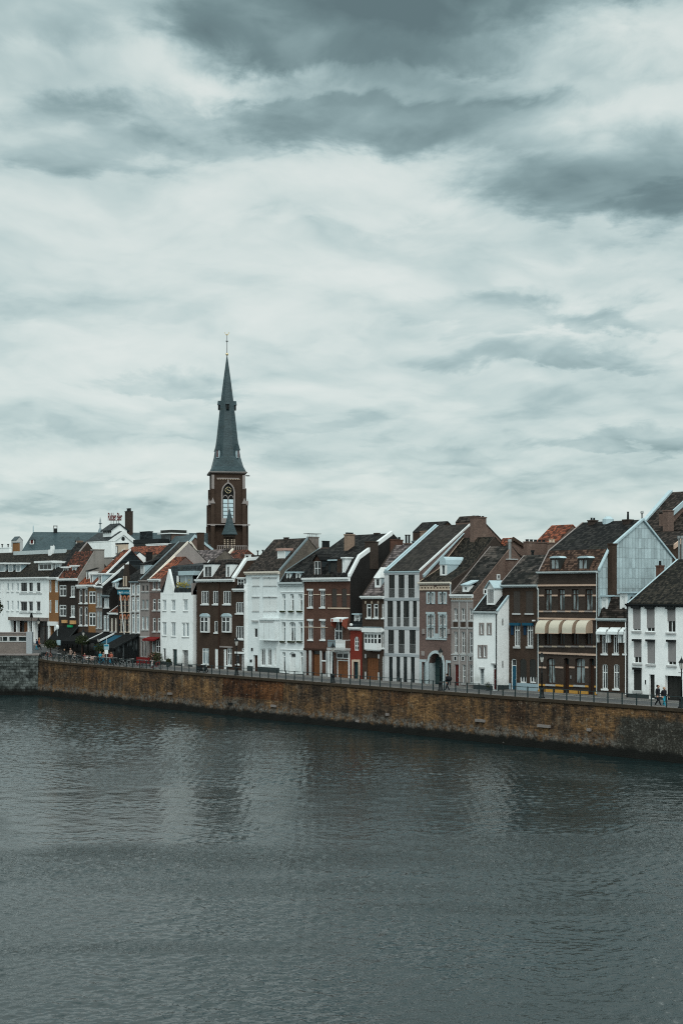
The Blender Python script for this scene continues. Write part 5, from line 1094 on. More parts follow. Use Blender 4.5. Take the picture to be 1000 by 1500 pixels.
def lucarne(ang, y0, y1, r, w_, red, nm='spire_window'):
    m = MB(); z0, z1 = Lz(y1), Lz(y0); hh = z1-z0; zc = z0+hh*.55
    def P(x, y, z): u = math.cos(ang); v = math.sin(ang); return (u*y-v*x, Wd+v*y+u*x, z)
    k = len(m.v)
    for q in ((-w_, r-.9, z0), (w_, r-.9, z0), (w_, r, z0), (-w_, r, z0), (-w_, r-.9, zc), (w_, r-.9, zc), (w_, r, zc), (-w_, r, zc)): m.v.append(P(*q))
    for f in ((0, 1, 2, 3), (4, 5, 6, 7), (0, 1, 5, 4), (1, 2, 6, 5), (2, 3, 7, 6), (3, 0, 4, 7)): m.f.append(f); m.m.append(0)
    k = len(m.v)
    for q in ((-w_*1.4, r+.15, zc), (w_*1.4, r+.15, zc), (w_*1.4, r-1.1, zc), (-w_*1.4, r-1.1, zc), (0, r+.05, z1), (0, r-1.2, z1)): m.v.append(P(*q))
    for f in ((0, 1, 4), (2, 3, 5), (1, 2, 5, 4), (3, 0, 4, 5), (0, 1, 2, 3)): m.f.append(tuple(k+i for i in f)); m.m.append(1)
    o = m.build(nm, ['zinc_plain' if red else 'slate_dark', 'slate'], t, (0, 0, 0))
    m = MB(); k = 0
    for q in ((-w_*.6, r+.02, z0+.1), (w_*.6, r+.02, z0+.1), (w_*.6, r+.02, zc-.05), (-w_*.6, r+.02, zc-.05)): m.v.append(P(*q))
    m.f.append((0, 1, 2, 3)); m.m.append(0); m.build('shutter', 'door_red' if red else 'dark_recess', o, (0, 0, 0))
for a_ in (-135, -45, 45, 135): lucarne(R(a_), 649, 670, Wd*.80+.35, .35, True)
for a_ in (-90, 0, 180, 90): lucarne(R(a_), 584, 598, Wd*.46+.30, .30, False)
m = MB(); m.lathe(0, Wd, [(.07, Lz(518)), (.05, Lz(485))], 6); m.box(-.28, .28, Wd-.03, Wd+.03, Lz(496), Lz(495)); m.lathe(0, Wd, [(.02, Lz(498)), (.12, Lz(496.5)), (.02, Lz(494.5))], 6); m.build('mast', 'black_metal', t, (0, 0, 0))
m = MB(); m.ball((0, Wd, Lz(515)), .30, 10, 6); m.build('finial_ball', 'gold', t, (0, 0, 0))
m = MB(); m.prism([(-.3, Lz(485)), (.05, Lz(485.6)), (.25, Lz(484)), (.42, Lz(481.4)), (.5, Lz(483)), (.3, Lz(485)), (.12, Lz(487)), (-.1, Lz(487)), (-.3, Lz(486)), (-.52, Lz(482.5)), (-.4, Lz(482.2))], Wd-.04, Wd+.04, 'Y'); m.build('weathercock', 'gold', t, (0, 0, 0))
m = MB()
for sx in (-1, 1): m.box(sx*(Wd+.3), sx*(Wd+1.0), -.3, -.1, Lz(697.5), Lz(696)); m.box(sx*(Wd+.2), sx*(Wd+.32), -.3, .1, Lz(697), Lz(695.5))
m.build('gargoyles', 'black_metal', t, (0, 0, 0))
# nave running to the left
zr, zv = Lz(779)-.15, Lz(812); nl = -Wd-.1; nr = -42.3
m = MB(); m.box(nr+1.5, nl, Wd-5.2, Wd+5.2, 0, zv); m.build('nave_wall', 'brick_umber', t, (0, 0, 0))
m = MB(); k = 0
for q in ((nl, Wd-6, zv), (nl, Wd, zr), (nl, Wd+6, zv), (nr, Wd-6, zv), (nr+2.2, Wd, zr), (nr, Wd+6, zv)): m.v.append(q)
for f in ((0, 1, 4, 3), (1, 2, 5, 4), (3, 4, 5), (0, 1, 2), (0, 3, 5, 2)): m.f.append(f); m.m.append(0)
m.build('nave_roof', 'slate', t, (0, 0, 0))
m = MB(); m.lathe(nr+2.2, Wd, [(.12, zr-.2), (.10, zr+1.0), (.03, zr+1.4)], 6); m.build('finial', 'zinc_plain', t, (0, 0, 0))
fxp = (149.5-334.5)*K*1.0; m = MB(); m.lathe(fxp, Wd, [(.6, zr-.3), (.3, zr+.7), (.12, zr+1.0), (.12, zr+2.6), (.02, zr+3.2)], 8); m.lathe(fxp, Wd, [(.1, zr+1.7), (.42, zr+1.9), (.1, zr+2.05)], 8); m.build('finial', 'lead', t, (0, 0, 0))
bx = (81.5-334.5)*K*.985; m = MB(); m.box(bx-.38, bx+.38, Wd-.4, Wd+.4, zr-.2, zr+.75); m.box(bx-.42, bx+.42, Wd-.45, Wd+.45, zr+1.2, zr+1.32); m.box(bx-.38, bx-.28, Wd-.4, Wd+.4, zr+.75, zr+1.2); m.box(bx+.28, bx+.38, Wd-.4, Wd+.4, zr+.75, zr+1.2); m.build('bellcote', 'black_metal', t, (0, 0, 0))
for px in (49, 115):
    x_ = (px-334.5)*K*.985; zz = Lz(799 if px == 49 else 800); y_ = Wd-(zr-zz)*6/(zr-zv)-.3
    m = MB(); m.box(x_-.42, x_+.42, y_, y_+2, zz, zz+1.0); k = len(m.v)
    for q in ((x_-.65, y_-.2, zz+.95), (x_+.65, y_-.2, zz+.95), (x_, y_-.1, zz+1.8), (x_-.65, y_+2.2, zz+.95), (x_+.65, y_+2.2, zz+.95), (x_, y_+2.6, zz+1.8)): m.v.append(q)
    for f in ((0, 1, 2), (0, 2, 5, 3), (1, 2, 5, 4), (3, 4, 5), (0, 1, 4, 3)): m.f.append(tuple(k+i for i in f)); m.m.append(1)
    o = m.build('nave_dormer', ['white_trim', 'slate'], t, (0, 0, 0)); MB().box(x_-.25, x_+.25, y_-.03, y_, zz+.15, zz+.9).build('shutter', 'door_red', o, (0, 0, 0))
# stair turret and balustrade in front of the tower
tx, ty = (332-334.5)*K*.98+.35, -3.0
m = MB(); m.ring([[(tx+r_*math.cos(math.pi*i/4+.39), ty+r_*math.sin(math.pi*i/4+.39), z) for i in range(8)] for r_, z in ((1.75, Lz(784)), (.95, Lz(770)), (.04, Lz(746)))]); m.build('turret_roof', 'slate', t, (0, 0, 0))
m = MB(); m.lathe(tx, ty, [(1.0, Lz(812)), (1.0, Lz(803)), (.7, Lz(803)), (.7, Lz(790)), (1.25, Lz(788)), (1.25, Lz(784.5))], 8); m.build('turret', 'brick_umber', t, (0, 0, 0))
m = MB()
for i in range(8):
    a_ = math.pi*i/4+.39; x_, y_ = tx+1.05*math.cos(a_), ty+1.05*math.sin(a_)
    for k in range(5): m.lathe(x_, y_, [(.15, Lz(803-k*2.6)), (.15, Lz(801.6-k*2.6))], 6)
m.build('turret_columns', 'stone_cream', t, (0, 0, 0))
m = MB(); m.box(-2.6, 3.6, -4.0, -3.85, Lz(801), Lz(800)); 
for i in range(15): c = -2.6+i*.44; m.box(c, c+.12, -4.0, -3.86, Lz(806), Lz(801)-.002)
m.build('balustrade', 'stone_mauve', t, (0, 0, 0)); m = MB(); m.box(-2.8, 3.8, -3.8, -.2, 0, Lz(806)); m.build('porch', 'brick_umber', t, (0, 0, 0))

# brewery-like white gable with roof lettering
o = gabled('white_gabled_hall', 'white gabled hall with a round window, raised lantern roof and red rooftop lettering', (181, 779), 150, (159, 794), (208, 801), 9, 'white_paint', 'slate_dark', 'white_trim', .5, cat='building')
s1 = o['s1']; dd, zz = G(180.6, 789.2, s1); m = MB(); m.ring([[(s1+e, dd+r_*math.cos(math.pi*i/8), zz+r_*math.sin(math.pi*i/8)) for i in range(16)] for e, r_ in ((.005, .38), (.06, .38))]); f = m.build('round_window', 'black_metal', o); 
da, za = o['ap']; zt = Zd(175, 768, da); sA = S(175, da); w_ = 1.75; L = 3.1
m = MB(); m.prism([(da-w_, za-1.2), (da+w_, za-1.2), (da+w_, zt-1.15), (da, zt), (da-w_, zt-1.15)], sA-L, sA, 'X'); m.build('lantern', 'white_paint', o)
m = MB(); 
for sg in (-1, 1): m.prism([(da+sg*(w_+.45), zt-1.42), (da, zt+.01), (da, zt+.2), (da+sg*(w_+.45), zt-1.2)], sA-L-.2, sA+.2, 'X')
m.build('lantern_roof', 'slate_dark', o)
for i in range(4): c = sA-L+.25+i*.75; MB().box(c, c+.4, da-w_-.04, da-w_-.005, za-.25, za+.35).build('lantern_window', 'dark_recess', o)
# lettering on its frame
tc = bpy.data.curves.new('lettering', 'FONT'); tc.body = 'Ridder Bier'; tc.size = 1.45; tc.extrude = .05; tc.bevel_depth = .0; tc.align_x = 'CENTER'; tc.offset = .035; tc.space_character = .94
to = bpy.data.objects.new('lettering', tc); COL.objects.link(to); to.data.materials.append(MATS['sign_red'])
fr = thing('roof_sign', 'red rooftop sign letters on a metal frame above the white hall', 'sign', (sA-L*.5, da, zt+.2))
dg = bpy.context.evaluated_depsgraph_get(); tme = bpy.data.meshes.new_from_object(to.evaluated_get(dg)); bpy.data.objects.remove(to)
lt = bpy.data.objects.new('lettering', tme); COL.objects.link(lt); lt.parent = fr; lt.rotation_euler = (R(90), 0, math.atan2(CN, SN)-R(3)); lt.location = (0, 0, .62); lt.scale = (.40, 1.0, 1)
xs_ = [v.co.x for v in tme.vertices]; wd = (max(xs_)-min(xs_)); lt.scale = (21*T(168, da)/wd, 1.45, 1)
m = MB(); ang = math.atan2(CN, SN)-R(3); ux, uy = math.cos(ang), math.sin(ang)
for k in (-.75, -.3, .3, .75): m.tube((sA-L*.5+ux*k, da+uy*k, zt-.2), (sA-L*.5+ux*k, da+uy*k, zt+.85), .05)
for z_ in (.80, 1.3): m.tube((sA-L*.5-ux*1.05, da-uy*1.05+.08, zt+z_), (sA-L*.5+ux*1.05, da+uy*1.05+.08, zt+z_), .035)
m.build('sign_frame', 'black_metal', fr)
blk('chimney', 'tall square brick chimney stack right of the rooftop letters', 183.2, 748.5, 195, 800, 163, .42, 'brick_umber', group=CH, cat='chimney', pots=2, potm='black_metal', poth=.6, potr=.3)
o, a, b, d_, bk, z1 = blk('white_building', 'blank white box wall in front of the white gabled hall', 121.5, 792, 169, 822, 138, .88, 'white_paint')
blk('render_building', 'low grey building under the blank white wall', 150, 816, 172, 840, 132, .8, 'render_grey')
o, a, b, d_, bk, z1 = blk('rooftop_shed', 'small dark framed rooftop shed with pale panels beside the blank white wall', 169.6, 795, 188.5, 812, 137, .8, 'stone_cream', zb=None, capm='black_metal', cap=.22)
m = MB(); m.box(a+.1, a+.75, d_-.06, d_-.01, z1-1.9, z1-.5); m.build('panel', 'black_metal', o); m = MB(); m.box(a+.2, a+.65, d_-.09, d_-.062, z1-1.8, z1-.6); m.build('panel', 'white_trim', o)
m = MB(); m.box(b-.9, b-.05, d_-.3, d_-.01, z1-2.1, z1-1.2); m.build('cooling_unit', 'white_trim', o); m = MB(); m.box(b-.65, b-.35, d_-.34, d_-.305, z1-1.8, z1-1.5); m.build('fan_grille', 'black_metal', o)
o, a, b, d_, bk, z1 = blk('flat_roofed_house', 'dark flat roofed modern house with a white roof edge behind the orange roofs', 236, 776, 273, 800, 150, .42, 'brick_mixed', capm='shutter_dark', cap=.55)
m = MB(); m.box(a-.5, b+.3, d_-.5, bk+.4, z1-.75, z1-.56); m.build('roof_edge', 'white_trim', o); m = MB(); m.box(a+.05, b-.1, d_-.05, d_-.01, z1-2.6, z1-.8); m.build('window', 'glass', o)
blk('flat_roofed_building', 'long flat black roof with a white fascia right of the white hall', 196, 789, 247, 812, 146, .72, 'shutter_dark', zb=5, capm='black_metal', cap=.7)
blk('flat_roofed_building', 'flat roofed glass box behind the long black roof', 205, 778, 224, 792, 156, .7, 'slate_dark')
o = blk('render_building', 'white fascia strip building below the long black roof', 214, 795.6, 247, 799, 143.6, .80, 'white_trim', zb=None, dep=1.5)
gabled('brick_house', 'weathered orange roofed house behind the white gable', (252, 799.5), 135, (236, 812), (275, 816), 12, 'brick_rubble', 'tile_orange', None)
gabled('white_gabled_house', 'small house with white gable end under a dark roof', (204.5, 809), 131, (194, 818), (216, 818), 6, 'white_paint', 'slate_dark', None)
blk('chimney', 'black square chimney beside the small white gable', 213.6, 808.5, 223.6, 832, 129, .3, 'brick_soot', group=CH, cat='chimney')
blk('chimney', 'dark brown chimney left of the small white gable', 189, 812, 196, 833, 127, .3, 'brick_umber', group=CH, cat='chimney')
o = gabled('brick_house', 'grey brown gable with a cream edge behind the orange skylight roof', (279, 795), 122.5, (276.5, 798), (300, 826), 3.2, 'brick_rubble', 'tile_brown', 'cream_trim', .1)
blk('chimney', 'tall chimney with one brick side and one rendered side', 268, 806, 291, 832, 119.5, .36, 'render_grey', group=CH, cat='chimney', pots=1, potm='white_trim', poth=.4)
blk('brick_building', 'brown brick pier against the rendered chimney', 267.5, 806.6, 279, 833, 118.9, .75, 'brick_umber', dep=.5)
gabled('slate_house', 'slate roofed house with pale ridge left of the church tower', (285, 785), 150, (272, 800), (312, 806), 6, 'brick_mixed', 'slate', 'zinc_plain', .2)
blk('chimney', 'red brown chimney standing left of the church tower', 288.5, 780, 299.2, 802, 147, .4, 'brick_brown', group=CH, cat='chimney')
gabled('brick_house', 'grey brown roofed house in front of the church porch', (330, 806), 129, (312, 822), (345, 822), 12, 'brick_rubble', 'tile_mauve', None)
o = gabled('brick_house', 'house with rust red tiles and cream ridge edge in front of the church tower', (363, 806.5), 136, (349, 822), (382, 822), 3.9, 'brick_red', 'tile_redbrown', None)
m = MB(); m.prism([(o['fp'][0], o['fp'][1]+.1), (o['ap'][0], o['ap'][1]+.1), (o['ap'][0], o['ap'][1]+.45), (o['fp'][0], o['fp'][1]+.45)], o['s0']-.2, o['s0']+.25, 'X'); m.build('verge', 'cream_trim', o)
o, a, b, d_, bk, z1 = blk('cooling_unit', 'white cooling unit with round black fan beside the rust red roof', 358.6, 812, 368, 819, 122.5, .75, 'white_trim', zb=None, cat='cooling unit', group=None, cap=.04, part='casing')
m = MB(); m.ring([[((a+b)/2+r_*math.cos(math.pi*i/7), d_-e, z1-.42+r_*math.sin(math.pi*i/7)) for i in range(14)] for e, r_ in ((.01, .26), (.06, .26))]); m.build('fan', 'black_metal', o)
blk('brick_building', 'low brown brick wall right of the cooling unit', 369, 813, 387, 826, 124, .7, 'brick_umber')
for i, (x, y) in enumerate(((377.5, 808), (385, 807))):
    d_ = 124.6; s_ = S(x, d_); z_ = Zd(x, y, d_); tag(MB().lathe(s_, d_, [(.08, z_-1.2), (.08, z_), (.16, z_+.02), (.16, z_+.16)], 8).build('flue_pipe', 'black_metal', None, (s_, d_, z_)), ('thin flue pipe left on the low brown wall', 'thin flue pipe right on the low brown wall')[i], 'flue pipe', 'flues on the low brown wall')
blk('white_building', 'plain white rooftop block at the left edge carrying two black flues', -14, 801.5, 17.5, 830, 124, .9, 'white_paint', pots=0)
for i, x in enumerate((3.7, 12.4)):
    d_ = 125; s_ = S(x, d_); z_ = Zd(x, 802, d_); tag(MB().lathe(s_, d_, [(.10, z_-.5), (.10, z_+.45), (.2, z_+.47), (.2, z_+.62)], 8).build('flue_pipe', 'black_metal', None, (s_, d_, z_)), ('left black flue on the plain white rooftop block', 'right black flue on the plain white rooftop block')[i], 'flue pipe', 'flues on the white rooftop block')
blk('brick_building', 'brick lift tower with dark gabled top left of the long slate roof', 19, 794.5, 29.5, 812, 140, .7, 'brick_orange', capm='slate', cap=.12)
o = gabled('slate_house', 'small slate roofed turret against the end of the long slate roof', (29, 786.5), 170, (24, 792), (34, 792), 2.4, 'stone_grey', 'slate', None)
blk('chimney', 'brown brick chimney before the blank white wall', 112.4, 792, 122, 826, 126, .35, 'brick_tan', group=CH, cat='chimney')
# ---------------------------------------------------------------- river, ground, quay
def pos_nodes(q):
    oc = q.n('ShaderNodeNewGeometry').outputs['Position']; sx = q.n('ShaderNodeSeparateXYZ'); q.L.new(oc, sx.inputs[0]); return oc, sx.outputs
q, b = newmat('water'); oc, P = pos_nodes(q)
# axes across and along the sight, so the gusts lie as the wind laid them
wx = q.m('ADD', q.m('MULTIPLY', P[0], .62), q.m('MULTIPLY', P[1], .78)); wy = q.m('SUBTRACT', q.m('MULTIPLY', P[1], .62), q.m('MULTIPLY', P[0], .78))
v1 = q.comb(q.m('MULTIPLY', wx, .62), q.m('MULTIPLY', wy, 1.0), 0.0)
a1 = q.noise(v1, 3.6, 2, .6, .4); a2 = q.noise(v1, 9.0, 2, .6, .2)
gust = q.noise(q.comb(q.m('MULTIPLY', wx, .035), q.m('MULTIPLY', wy, .016), 2.0), 1.0, 5, .6, .6)
rough_ = q.m('MULTIPLY', q.ss(gust, .46, .66), .55)
# cat's-paws: patches where a gust roughens and darkens the surface
for px, py, rx, ry in ((80, 1268, 13, 4.5), (330, 1250, 12, 2.6), (610, 1262, 14, 2.6), (420, 1300, 11, 2.2), (880, 1235, 13, 3.6), (760, 1330, 9, 1.6), (200, 1390, 8, 1.1)):
    s0, d0, _ = HZ(px, py, 0); dx = q.m('SUBTRACT', P[0], s0); dy = q.m('SUBTRACT', P[1], d0)
    ac = q.m('DIVIDE', q.m('ADD', q.m('MULTIPLY', dx, SN), q.m('MULTIPLY', dy, CN)), rx); al = q.m('DIVIDE', q.m('SUBTRACT', q.m('MULTIPLY', dy, SN), q.m('MULTIPLY', dx, CN)), ry)
    al = q.m('ADD', al, q.m('MULTIPLY', q.m('SUBTRACT', gust, .5), 4.0))
    rough_ = q.m('ADD', rough_, q.m('MULTIPLY', q.m('SUBTRACT', 1.0, q.ss(q.m('ADD', q.m('MULTIPLY', ac, ac), q.m('MULTIPLY', al, al)), .0, 1.6)), .9))
hgt = q.m('ADD', q.m('MULTIPLY', a1, .50), q.m('MULTIPLY', a2, .42))
bp = q.n('ShaderNodeBump'); bp.inputs['Strength'].default_value = 1.0; q.put(bp.inputs['Distance'], q.m('ADD', .018, q.m('MULTIPLY', rough_, .15)))
q.L.new(hgt, bp.inputs['Height']); q.L.new(bp.outputs[0], b.inputs['Normal'])
b.inputs['Base Color'].default_value = (.007, .017, .0185, 1); b.inputs['Roughness'].default_value = .05; b.inputs['IOR'].default_value = 1.42; b.inputs['Specular IOR Level'].default_value = .5
import numpy as np
def river():
    rs = np.random.RandomState(4); NR0 = 1300
    th = np.concatenate([np.linspace(-R(88), -R(19), 30, endpoint=False), np.linspace(-R(19), R(19), 1240), np.linspace(R(19), R(88), 31)[1:]]); NCc = len(th)
    rr_ = np.concatenate([np.linspace(.5, 38, 25, endpoint=False), 38*np.exp(np.linspace(0, math.log(250/38.0), NR0)), np.linspace(250, 1500, 30)[1:]]); NR = len(rr_)
    RR, TH = np.meshgrid(rr_, th, indexing='ij'); base = math.atan2(SN, -CN)
    X = RR*np.cos(base-TH); Y = RR*np.sin(base-TH); Z = np.zeros_like(X)
    def field(sc, n, seed):
        q_ = np.random.RandomState(seed); o_ = np.zeros_like(X)
        for i in range(n):
            a_ = q_.uniform(0, 6.28); k_ = 2*math.pi/(sc*q_.uniform(.6, 1.8)); o_ += np.sin(k_*((X*.62+Y*.78)*math.cos(a_)*.45+(Y*.62-X*.78)*math.sin(a_)*1.3)+q_.uniform(0, 6.28))
        return o_/math.sqrt(n/2)
    g = field(46, 9, 8)*.65+field(15, 9, 5)*.45; gust = np.clip(.82+.36*g, .2, 1.5)
    WD = math.atan2(.62, -.78)
    for i in range(80):
        L_ = .11*(3.6/.11)**(i/79.0); k_ = 2*math.pi/L_; a_ = WD+rs.normal(0, .7); sl_ = .047*(1.0 if L_ < .7 else .60 if L_ < 1.2 else .34 if L_ < 1.8 else .2)
        att = np.clip((L_/(RR*.0011)-2.2)/2.5, 0, 1); w_ = gust if L_ < 2.0 else .6+.4*gust
        ph = k_*(X*math.cos(a_)+Y*math.sin(a_))+rs.uniform(0, 6.28)+1.2*np.sin(X*rs.uniform(.1, .9)+Y*rs.uniform(.1, .9)+rs.uniform(0, 6.28))
        Z += att*w_*sl_/k_*np.sin(ph)
    e_ = np.clip(np.minimum((TH+R(18.8))/.03, (R(18.8)-TH)/.03), 0, 1)*np.clip((RR-38)/1.5, 0, 1)*np.clip((245-RR)/10, 0, 1); Z *= e_
    Y = np.minimum(Y, DW+1.2+0*Y)
    co = np.stack([X.ravel(), Y.ravel(), Z.ravel()], 1)
    ii = (np.arange(NR-1)[:, None]*NCc+np.arange(NCc-1)[None, :]).ravel(); qd = np.stack([ii, ii+1, ii+NCc+1, ii+NCc], 1)
    me = bpy.data.meshes.new('water'); me.vertices.add(len(co)); me.vertices.foreach_set('co', co.astype(np.float32).ravel()); me.loops.add(qd.size); me.loops.foreach_set('vertex_index', qd.astype(np.int32).ravel())
    me.polygons.add(len(qd)); me.polygons.foreach_set('loop_start', np.arange(0, qd.size, 4, dtype=np.int32)); me.update(calc_edges=True); me.polygons.foreach_set('use_smooth', np.ones(len(qd), dtype=bool)); me.materials.append(MATS['water'])
    o_ = bpy.data.objects.new('water', me); COL.objects.link(o_); tag(o_, 'rippled dark grey green river water', 'water', None, 'structure')
river()
q, b = newmat('paving'); oc, P = pos_nodes(q); n = q.noise(oc, .7, 5, .6); n2 = q.noise(oc, 9, 3, .6)
bt = q.n('ShaderNodeTexBrick'); q.put(bt.inputs['Vector'], oc); bt.inputs['Scale'].default_value = 1; bt.inputs['Brick Width'].default_value = .4; bt.inputs['Row Height'].default_value = .2; bt.inputs['Mortar Size'].default_value = .012
bt.inputs['Color1'].default_value = (1.1, 1.1, 1.1, 1); bt.inputs['Color2'].default_value = (.85, .85, .87, 1); bt.inputs['Mortar'].default_value = (.6, .6, .6, 1)
k = q.m('ADD', .6, q.m('ADD', q.m('MULTIPLY', n, .5), q.m('MULTIPLY', n2, .3))); q.L.new(q.mix(1.0, q.vm('MULTIPLY', (.14, .135, .13), q.comb(k, k, k)), bt.outputs['Color'], 'MULTIPLY'), b.inputs['Base Color']); b.inputs['Roughness'].default_value = .8
plain('asphalt', (.075, .078, .08), .8, .4); plain('kerb_stone', (.30, .29, .27), .8, .3); plain('earth', (.06, .058, .05), .95, .4); plain('deck_dark', (.03, .03, .03), .9, .3)
def strip(name, d0, d1, dz, mat, s0=-74+60, s1=-330, n=90, lab=None, cat=None):
    m = MB(); S_ = [s0+(s1-s0)*i/n for i in range(n+1)]
    for a, c in zip(S_, S_[1:]):
        m.face([(a, d0, zst(a, d0)+dz), (a, d1, zst(a, d1)+dz), (c, d1, zst(c, d1)+dz), (c, d0, zst(c, d0)+dz)])
    return tag(m.build(name, mat), lab, cat, None, 'structure')
strip('ground', DW+.3, DF+8, -.02, 'earth', lab='ground below the paving', cat='ground')
strip('quay_street', DW+1.6, DF-1.5, .0, 'asphalt', lab='narrow grey street along the quay', cat='street')
strip('pavement', DF-1.496, DF+.15, .10, 'paving', lab='pavement in front of the houses', cat='pavement')
strip('quay_promenade', DW+.35, DW+1.596, .08, 'paving', lab='paved edge strip behind the railing', cat='pavement')
m = MB(); S_ = [-14-316*i/90 for i in range(91)]
for d0, d1 in ((DF-1.6, DF-1.5), (DW+1.6, DW+1.7)):
    for a, c in zip(S_, S_[1:]):
        for zz in (.11,): m.face([(a, d0, zst(a, d0)+zz), (a, d1, zst(a, d1)+zz), (c, d1, zst(c, d1)+zz), (c, d0, zst(c, d0)+zz)]); dk = d0 if d0 > 108 else d1; m.face([(a, dk, zst(a, dk)-.05), (a, dk, zst(a, dk)+zz), (c, dk, zst(c, dk)+zz), (c, dk, zst(c, dk)-.05)])
tag(m.build('kerb', 'kerb_stone'), 'pale stone kerbs along the street', 'kerb', None, 'structure')
m = MB(); m.face([(-6000, DF+8, 4.45), (6000, DF+8, 4.45), (6000, 9000, 4.45), (-6000, 9000, 4.45)]); m.face([(-6000, DF+7.9, 4.45), (-300, DF+7.9, 4.45), (-300, DF+8, 4.45), (-6000, DF+8, 4.45)]); tag(m.build('terrain', 'earth'), 'flat town ground reaching the horizon', 'ground', None, 'structure')

# quay wall material: brown brick with orange lichen on top, pale stone courses lower down, black wet foot
def quaymat(name, stone=False):
    q, b = newmat(name); oc, P = pos_nodes(q); h = q.m('ADD', P[0], P[1]) if not stone else q.m('SUBTRACT', q.m('MULTIPLY', P[0], .66), q.m('MULTIPLY', P[1], -.75)); z = P[2]
    hz = q.comb(h, z, 0.0); st = q.noise(q.comb(q.m('MULTIPLY', h, 1.3), q.m('MULTIPLY', z, .16), 0.0), 1.0, 6, .65, .3); big = q.noise(q.comb(q.m('MULTIPLY', h, .16), q.m('MULTIPLY', z, .42), 4.0), 1.0, 5, .62, .4); med = q.noise(hz, .9, 6, .68, .2); fin = q.noise(hz, 5.0, 5, .7)
    spk = q.noise(hz, 3.1, 3, .6)
    if stone:
        bt = q.n('ShaderNodeTexBrick'); q.put(bt.inputs['Vector'], hz); bt.inputs['Scale'].default_value = 1; bt.inputs['Brick Width'].default_value = .95; bt.inputs['Row Height'].default_value = .42; bt.inputs['Mortar Size'].default_value = .03; bt.inputs['Bias'].default_value = -.2
        bt.inputs['Color1'].default_value = (1.25, 1.25, 1.25, 1); bt.inputs['Color2'].default_value = (.5, .52, .5, 1); bt.inputs['Mortar'].default_value = (.4, .4, .38, 1)
        c = q.ramp(med, [(.30, (.012, .015, .014)), (.46, (.045, .052, .050)), (.60, (.11, .125, .122)), (.75, (.22, .24, .23))]); c = q.mix(1.0, c, bt.outputs['Color'], 'MULTIPLY')
        c = q.mix(q.m('MULTIPLY', q.ss(spk, .62, .70), .5), c, (.34, .36, .34))
        wet = q.m('SUBTRACT', 1.0, q.ss(q.m('ADD', z, q.m('MULTIPLY', q.m('SUBTRACT', st, .5), 1.6)), .5, 1.5)); hv = q.m('ADD', q.m('MULTIPLY', fin, .5), bt.outputs['Fac'])
    else:
        a = q.m('ADD', q.m('MULTIPLY', st, .52), q.m('ADD', q.m('MULTIPLY', med, .26), q.m('MULTIPLY', big, .52)))
        c = q.ramp(q.m('ADD', a, q.m('MULTIPLY', q.m('SUBTRACT', fin, .5), .42)), [(.46, (.013, .011, .009)), (.56, (.038, .028, .021)), (.63, (.075, .050, .032)), (.70, (.125, .075, .038)), (.78, (.20, .120, .056)), (.92, (.32, .23, .14))])
        sh = q.ss(big, .46, .50); c = q.mix(q.m('MULTIPLY', sh, .30), c, q.vm('MULTIPLY', c, (.62, .60, .62)))
        # rain streaks and soot running down from the edge
        dk = q.m('MULTIPLY', q.ss(q.noise(q.comb(q.m('MULTIPLY', h, .8), q.m('MULTIPLY', z, .10), 7.0), 1.0, 5, .65), .54, .68), .6); c = q.mix(dk, c, (.018, .015, .012))
        top = q.m('MULTIPLY', q.ss(q.m('ADD', z, q.m('MULTIPLY', q.m('SUBTRACT', med, .5), .8)), 4.05, 4.45), .6); c = q.mix(top, c, (.028, .022, .016))
        bt = q.n('ShaderNodeTexBrick'); q.put(bt.inputs['Vector'], hz); bt.inputs['Scale'].default_value = 1; bt.inputs['Brick Width'].default_value = .42; bt.inputs['Row Height'].default_value = .16; bt.inputs['Mortar Size'].default_value = .02
        bt.inputs['Color1'].default_value = (1.7, 1.6, 1.5, 1); bt.inputs['Color2'].default_value = (.42, .44, .47, 1); bt.inputs['Mortar'].default_value = (1.1, 1.05, 1.0, 1); c = q.mix(.8, c, q.mix(1.0, c, bt.outputs['Color'], 'MULTIPLY'))
        pp_ = q.m('MULTIPLY', q.ss(q.noise(hz, .55, 6, .72, .3), .56, .66), .55); c = q.mix(pp_, c, q.ramp(fin, [(.35, (.07, .055, .04)), (.65, (.24, .19, .135))]))
        # an older, darker rebuilt panel of brickwork
        for x0, x1, zl, am in ((327, 416, 2.3, .85), (560, 600, 2.9, .35), (120, 150, 2.6, .3), (742, 770, 2.4, .4)):
            pm = q.m('MULTIPLY', q.m('MULTIPLY', q.m('GREATER_THAN', q.m('ADD', P[0], q.m('MULTIPLY', q.m('SUBTRACT', fin, .5), .3)), S(x0, DW)), q.m('LESS_THAN', P[0], S(x1, DW))), q.m('GREATER_THAN', q.m('ADD', z, q.m('MULTIPLY', q.m('SUBTRACT', fin, .5), .4)), zl)); c = q.mix(q.m('MULTIPLY', pm, am), c, q.vm('MULTIPLY', c, (.62, .42, .36)))
        # pale patched stone in the lower courses
        edge = q.m('ADD', z, q.m('ADD', q.m('MULTIPLY', q.m('SUBTRACT', q.noise(q.comb(q.m('MULTIPLY', h, .13), 0.0, 1.0), 1.0, 4, .6), .5), 3.2), q.m('MULTIPLY', q.m('SUBTRACT', med, .5), 1.6)))
        low = q.m('MULTIPLY', q.m('SUBTRACT', 1.0, q.ss(edge, 1.25, 1.9)), q.ss(q.noise(hz, 1.6, 5, .7), .42, .58)); sc = q.ramp(fin, [(.3, (.035, .036, .033)), (.5, (.11, .105, .095)), (.68, (.22, .21, .19))]); c = q.mix(q.m('MULTIPLY', low, .85), c, sc)
